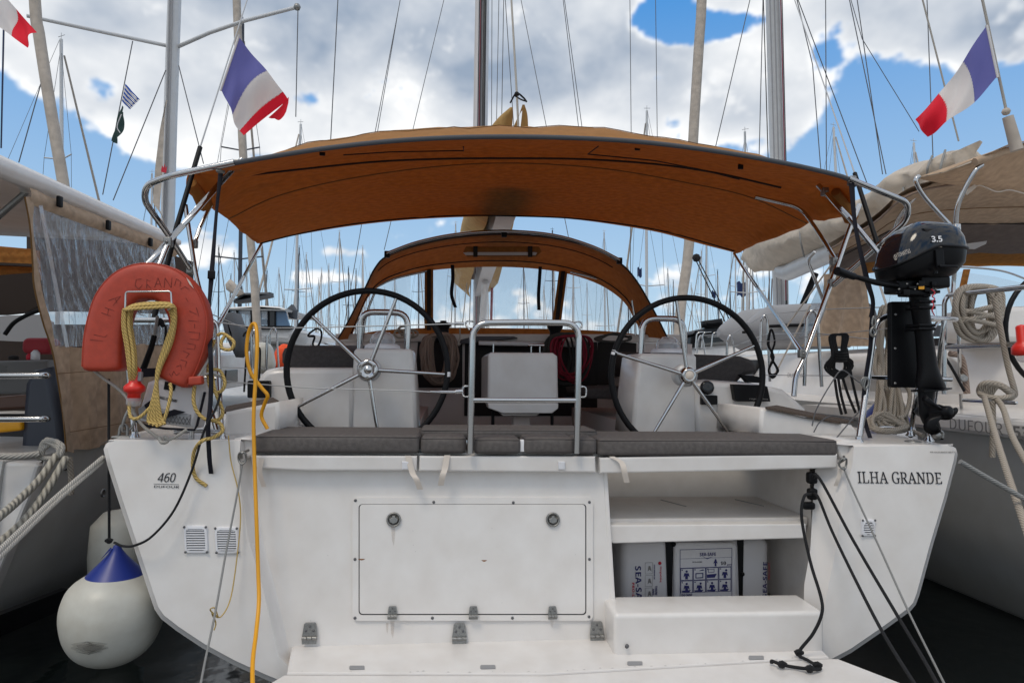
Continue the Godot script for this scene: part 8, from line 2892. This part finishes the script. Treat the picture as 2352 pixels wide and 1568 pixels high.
func build_marina() -> void:
	var protos := [far_sailboat("white far sailboat, spare", M.gelcoat, M.alloy, M.grey_cloth), far_sailboat("dark-masted far sailboat, spare", M.old_gelcoat, M.dark_mast, M.grey_cloth), far_sailboat("beige-covered far sailboat, spare", M.gelcoat, M.alloy, M.sail_cover)]
	var used := [false, false, false]
	var where := [
		[546, 40, 1, "far dark-masted sailboat rising behind the ensign on our left backstay"], [680, 265, 0, "far sailboat whose grey mast stands left of the left steering wheel, topmost there"], [1490, 235, 0, "far sailboat whose masthead shows above the awning right of our mast"], [1720, 285, 0, "far sailboat whose masthead shows above the awning just left of the right neighbour's mast"], [1930, 272, 0, "far sailboat whose masthead shows between the right-hand wires above the awning's corner"], [120, 62, 0, "far sailboat with pale mast left of the left neighbour's rolled sail"], [338, 385, 0, "far sailboat with short mast just left of the left neighbour's mast"], [2116, 310, 0, "far sailboat whose masthead shows beside the right ensign's red fly"],
		[497, 560, 1, "far sailboat behind the left pushpit's straps"], [561, 601, 0, "far sailboat left of the leaning awning leg at left"], [608, 615, 1, "far sailboat over the catamaran's cabin, dark mast"], [637, 612, 0, "far sailboat over the catamaran's cabin, pale mast"], [700, 577, 2, "far sailboat with beige rolled sail left of the left steering wheel"], [735, 611, 0, "far sailboat over the left wheel's top left rim"], [752, 603, 0, "far sailboat over the left wheel rim, right of its neighbour"], [798, 609, 1, "far sailboat over the left wheel's crown"], [830, 560, 0, "far sailboat whose mast stands left of the sprayhood"], [905, 625, 0, "far sailboat seen through the sprayhood's left window"], [960, 560, 1, "far sailboat seen through the sprayhood's left window, beside the bar"], [1118, 560, 0, "far sailboat seen right of our mast through the middle window"], [1318, 545, 0, "far sailboat seen through the sprayhood's right window, left part"], [1390, 525, 2, "far sailboat seen through the sprayhood's right window, right part"], [1549, 640, 1, "far sailboat with thin dark mast left of the right furled headsail"], [1614, 569, 2, "far sailboat just right of the right furled headsail"], [1627, 500, 0, "far sailboat with thick mast over the right wheel's crown"], [1652, 616, 1, "far sailboat with dark mast over the right wheel rim"], [1694, 540, 0, "far sailboat with navy flag over the dinghy's bow"], [1733, 470, 0, "far sailboat with tall mast left of the right neighbour's stowed sail"], [1270, 520, 1, "far sailboat showing between awning and sprayhood right of the centre"], [1045, 505, 0, "far sailboat showing between awning and sprayhood at the boom"],
	]
	var i := 0
	for q in where:
		rng.seed = 100 + i
		var depth: float = 18.0 * FOCAL / (855.0 - q[1])
		if q[1] == 40: depth = 31.0
		var k: float = 1.0 if q[1] != 40 else 0.92
		var o: Node3D
		if not used[q[2]]:
			used[q[2]] = true
			o = protos[q[2]]
			o.set_meta("label", q[3])
		else: o = dup(protos[q[2]], "moored_sailboat", q[3])
		var base := cam_pos + ray(q[0], 860) * depth
		var turn := rng.randf_range(-0.35, 0.35) + (PI if i % 3 == 1 else 0.0)
		var off := Vector3(0, 0, -1.4).rotated(Vector3.UP, turn)
		o.transform = Transform3D(Basis(Vector3.UP, turn).scaled(Vector3.ONE * k), Vector3(base.x, 0, base.z) - off)
		i += 1
	var thin := ["just right of the left pushpit's black strap", "left of the beige furled sail behind the hose", "above the catamaran's roof, left part", "right of the catamaran's screen", "left of the left wheel's rim, over white decks", "over the left wheel's rim at its upper left", "left of the crown of the left wheel, low in the row", "just right of the crown of the left wheel", "at the sprayhood's left foot", "showing at the outer edge of the sprayhood's left window", "right of our mast in the sprayhood's middle window", "behind the right hanging strap of the middle window", "in the left half of the sprayhood's right window", "at the outer edge of the sprayhood's right window", "between the sprayhood and the right furled headsail", "touching the right furled headsail's right edge", "over the dinghy's pointed bow, left of the navy flag", "over the dinghy, right of the navy flag"]
	for n in 18:
		rng.seed = 300 + n
		var u: float = [515, 528, 585, 655, 690, 722, 770, 815, 850, 880, 1200, 1245, 1350, 1430, 1530, 1580, 1675, 1712][n] + rng.randf_range(-4, 4)
		var depth := rng.randf_range(90, 150)
		var o := dup(protos[n % 3], "moored_sailboat", "thin far mast %s" % thin[n])
		var base := cam_pos + ray(u, 860) * depth
		var turn := rng.randf_range(-0.6, 0.6) + (PI if n % 2 else 0.0)
		o.transform = Transform3D(Basis(Vector3.UP, turn).scaled(Vector3.ONE * rng.randf_range(0.85, 1.15)), Vector3(base.x, 0, base.z))
	F = Transform3D()
	for q in [[1693, 648, 1712, 680, 58], [1635, 668, 1644, 684, 80], [1464, 615, 1474, 636, 70]]:
		var g := G.new()
		var a := far(q[0], q[1], q[4])
		var b := far(q[2], q[3], q[4])
		var rows := []
		for r in 5:
			var row := PackedVector3Array()
			for s in 6: row.append(Vector3(lerpf(a.x, b.x, s / 5.0), lerpf(a.y, b.y, r / 4.0) + 0.1 * sin(s * 1.3), a.z + 0.15 * sin(s * 1.5)))
			rows.append(row)
		g.grid(rows)
		one("pennant", "small navy flag over the dinghy" if q[0] == 1693 else ("tiny navy flag over the right wheel's rim" if q[0] == 1635 else "navy flag just right of the sprayhood"), "flag", g, M.navy, b, "navy flags on far sailboats")
	# the catamaran beyond the left wheel
	var c := thing("catamaran", "white catamaran with glazed cabin and blue-tinted screen, left of the left wheel", "catamaran", Vector3(far(600, 800, 24).x, 0, -26))
	var g := G.new()
	for q in [[505, 650], [640, 740]]:
		var a := far(q[0], 770, 24)
		var b := far(q[1], 770, 24)
		g.prism(PackedVector3Array([Vector3(a.x, -0.2, a.z), Vector3(b.x - 0.3, -0.2, a.z), Vector3(b.x, 2.4, a.z), Vector3(b.x - 0.2, 2.75, a.z), Vector3(a.x, 2.75, a.z)]), Vector3(-0.3, 0, -4), 0.15)
	g.prism(fars([520, 752, 668, 752, 684, 762, 668, 790, 520, 784], 22.6), Vector3(0, 0, -5), 0.2)
	part(c, "hull", g, M.gelcoat)
	g = G.new()
	g.prism(fars([512, 706, 600, 701, 640, 704, 656, 709, 654, 714, 512, 711], 22.3), Vector3(0, 0, -4), 0.05)
	part(c, "cabin_roof", g, M.gelcoat)
	for q in [[[526, 712, 542, 712, 540, 748, 520, 748], "pane"], [[545, 712, 574, 712, 574, 748, 545, 748], "pane"], [[596, 712, 614, 712, 614, 748, 596, 748], "pane"], [[617, 712, 630, 712, 632, 748, 617, 748], "black_gloss"], [[632, 712, 654, 714, 664, 748, 634, 748], "mid_blue"]]:
		g = G.new()
		g.prism(fars(q[0], 22.5), Vector3(0, 0, -0.1))
		part(c, "window", g, M[q[1]])
	g = G.new()
	for u in [524, 543, 576, 594, 615, 631]: g.prism(fars([u - 1.5, 710, u + 1.5, 710, u + 1.5, 750, u - 1.5, 750], 22.45), Vector3(0, 0, -0.2))
	g.prism(fars([518, 748, 668, 748, 668, 754, 518, 753], 22.45), Vector3(0, 0, -0.3))
	part(c, "window_frame", g, M.black)
	g = G.new()
	g.prism(fars([598, 733, 634, 732, 634, 744, 598, 745], 23.5), Vector3(0, 0, -0.3))
	part(c, "helm_seats", g, M.interior)
	g = G.new()
	g.prism(fars([532, 688, 560, 672, 617, 670, 618, 680, 560, 692, 534, 695], 25.0), Vector3(0, 0, -0.5), 0.08)
	one("boom_cover", "dark grey stowed sail above the catamaran's cabin", "sail cover", g, M.grey_cloth, far(575, 690, 25))
	g = G.new()
	g.prism(fars([514, 652, 524, 640, 534, 650, 556, 672, 540, 680, 516, 664], 24.8), Vector3(0, 0, -0.3), 0.1, true)
	one("stowed_sail", "crumpled cream sail at the dark mast above the catamaran", "sail", g, M.sailcloth, far(530, 670, 24.8))
	g = G.new()
	g.prism(fars([657, 708, 668, 698, 677, 712, 676, 732, 662, 730], 23), Vector3(0, 0, -0.3), 0.06)
	one("cockpit_cover", "grey canvas cover standing behind the catamaran's screen", "cover", g, M.grey_cloth, far(667, 732, 23))
	# nearer moored yachts between the dinghy and the sprayhood
	F = Transform3D()
	var y2 := thing("moored_yacht", "white yacht with black cockpit awning just beyond the right steering wheel", "sailboat", far(1640, 880, 21))
	g = G.new()
	g.prism(fars([1560, 812, 1590, 798, 1700, 790, 1760, 800, 1760, 900, 1560, 900], 21), Vector3(0, 0, -6), 0.3)
	part(y2, "hull", g, M.gelcoat)
	g = G.new()
	g.prism(fars([1588, 768, 1600, 757, 1640, 750, 1664, 752, 1668, 760, 1600, 766], 20.8), Vector3(0, 0, -2), 0.1, true)
	part(y2, "awning", g, M.grey_cloth)
	g = G.new()
	g.prism(fars([1588, 775, 1600, 764, 1606, 766, 1594, 796, 1586, 796], 20.9), Vector3(0, 0, -1.5), 0.05)
	g.prism(fars([1618, 736, 1662, 730, 1664, 750, 1620, 752], 20.5), Vector3(0, 0, -0.4), 0.12, true)
	part(y2, "black_cover", g, M.black)
	g = G.new()
	g.prism(fars([1604, 766, 1690, 762, 1712, 782, 1700, 792, 1600, 797], 21.2), Vector3(0, 0, -3), 0.3, true)
	part(y2, "coachroof", g, M.gelcoat)
	g = G.new()
	g.prism(fars([1612, 776, 1680, 772, 1690, 782, 1612, 788], 21.1), Vector3(0, 0, -0.1))
	part(y2, "side_window", g, M.black_gloss)
	for u in [1598, 1612, 1634]:
		g = G.new()
		g.tube(bend(fars([u, 800, u + 3, 764, u + 22, 762], 20.6), 0.1), 0.025, 6)
		part(y2, "frame_tube", g, M.steel)
	y2 = thing("moored_yacht", "white decks of a yacht showing low between the left wheel and the orange jacket", "sailboat", far(720, 880, 26))
	g = G.new()
	g.prism(fars([655, 800, 700, 786, 760, 792, 800, 804, 800, 900, 655, 900], 26), Vector3(0, 0, -6), 0.3)
	part(y2, "hull", g, M.gelcoat)
	g = G.new()
	g.prism(fars([690, 787, 700, 774, 738, 772, 752, 790], 26.2), Vector3(0, 0, -3), 0.2)
	part(y2, "coachroof", g, M.gelcoat)
	y2 = thing("moored_yacht", "white yacht low between the sprayhood and the right wheel's grab hoop", "sailboat", far(1520, 880, 30))
	g = G.new()
	g.prism(fars([1440, 806, 1500, 794, 1570, 800, 1570, 900, 1440, 900], 30), Vector3(0, 0, -6), 0.3)
	part(y2, "hull", g, M.old_gelcoat)
	# close things beside our port guard rail
	F = BOAT
	g = G.new()
	g.rbox(far(604, 822, 8.6), Vector3(0.13, 0.2, 0.16), 0.12, Basis(Vector3(0, 0, 1), 0.2), 4)
	one("fender", "rust-streaked white fender standing by the left guard rail behind the hose", "fender", g, M.fender, far(604, 855, 8.6))
	g = G.new()
	g.rbox(far(648, 822, 9.5), Vector3(0.09, 0.17, 0.1), 0.06, Basis(Vector3(0, 0, 1), -0.25), 3, 0.03)
	one("life_jacket", "bright orange life jacket hung at the rail left of the left backrest", "life jacket", g, M.orange_cloth, far(648, 845, 9.5))
	F = DOCK
	for q in [[618, 750, 640, 850, 9.0], [576, 756, 592, 870, 6.4], [664, 775, 672, 820, 12.0]]:
		g = G.new()
		g.tube(bend(fars([q[0], q[3], q[0] + 2, q[1] + 12, (q[0] + q[2]) / 2.0, q[1], q[2] - 5, q[1] + 14, q[2], q[3]], q[4]), 0.1), 0.0135, 8)
		one("stanchion", "double steel stanchion %s" % {618: "behind the orange life jacket", 576: "inside the yellow hose's loop", 664: "short and far, left of the left wheel rim"}[q[0]], "stanchion", g, M.steel, far(q[2], q[3], q[4]), "double stanchions left of our yacht")
	g = G.new()
	for q in [[562, 765, 560, 900], [592, 800, 593, 905]]: g.tube(curve(fars([q[0] - 4, q[1] + 8, q[0], q[1], q[0] + 5, q[1] + 10, q[2], q[3]], 5.5), 4), 0.008, 6)
	one("hanging_lines", "thin black lines hanging from the guard rail beside the hose", "line", g, M.rope_black, far(560, 900, 5.5))

func build_ground() -> void:
	F = Transform3D()
	var g := G.new()
	var y := 0.0
	g.quad(Vector3(-1500, y, -0.9), Vector3(1500, y, -0.9), Vector3(1500, y, -2500), Vector3(-1500, y, -2500))
	setting("water", g, M.water)
	g = G.new()
	g.prism(PackedVector3Array([Vector3(-60, 0.28, -1.0), Vector3(60, 0.28, -1.0), Vector3(60, 0.28, 30), Vector3(-60, 0.28, 30)]), Vector3(0, -2.0, 0))
	setting("quay", g, M.concrete)


func _ready() -> void:
	var yaw := deg_to_rad(-5.46716)
	var roll := deg_to_rad(-0.74657)
	var t := Vector3(0.20721, 1.7 - 0.3553, -3.31249)
	# a frame turned by yaw about the vertical and rolled about its own long axis
	var bx := Vector3(cos(yaw) * cos(roll), sin(roll), sin(yaw) * cos(roll))
	var by := Vector3(-cos(yaw) * sin(roll), cos(roll), -sin(yaw) * sin(roll))
	bx.z = sin(yaw) * cos(roll)
	BOAT = Transform3D(Basis(bx, by, bx.cross(by)), t)
	DOCK = Transform3D(Basis(Vector3(cos(yaw), 0, sin(yaw)), Vector3.UP, Vector3(cos(yaw), 0, sin(yaw)).cross(Vector3.UP)), t)
	cloth.seed = 15
	cloth.frequency = 1.8
	cloth.fractal_octaves = 4
	set_view()
	make_materials()
	build_ground()
	build_yacht()
	build_cushions()
	build_bimini()
	build_sprayhood()
	build_ropes_on_deck()
	build_lifebuoy()
	build_outboard()
	build_liferaft()
	build_transom_lines()
	build_flags()
	build_left_yacht()
	build_right_yacht()
	build_marina()
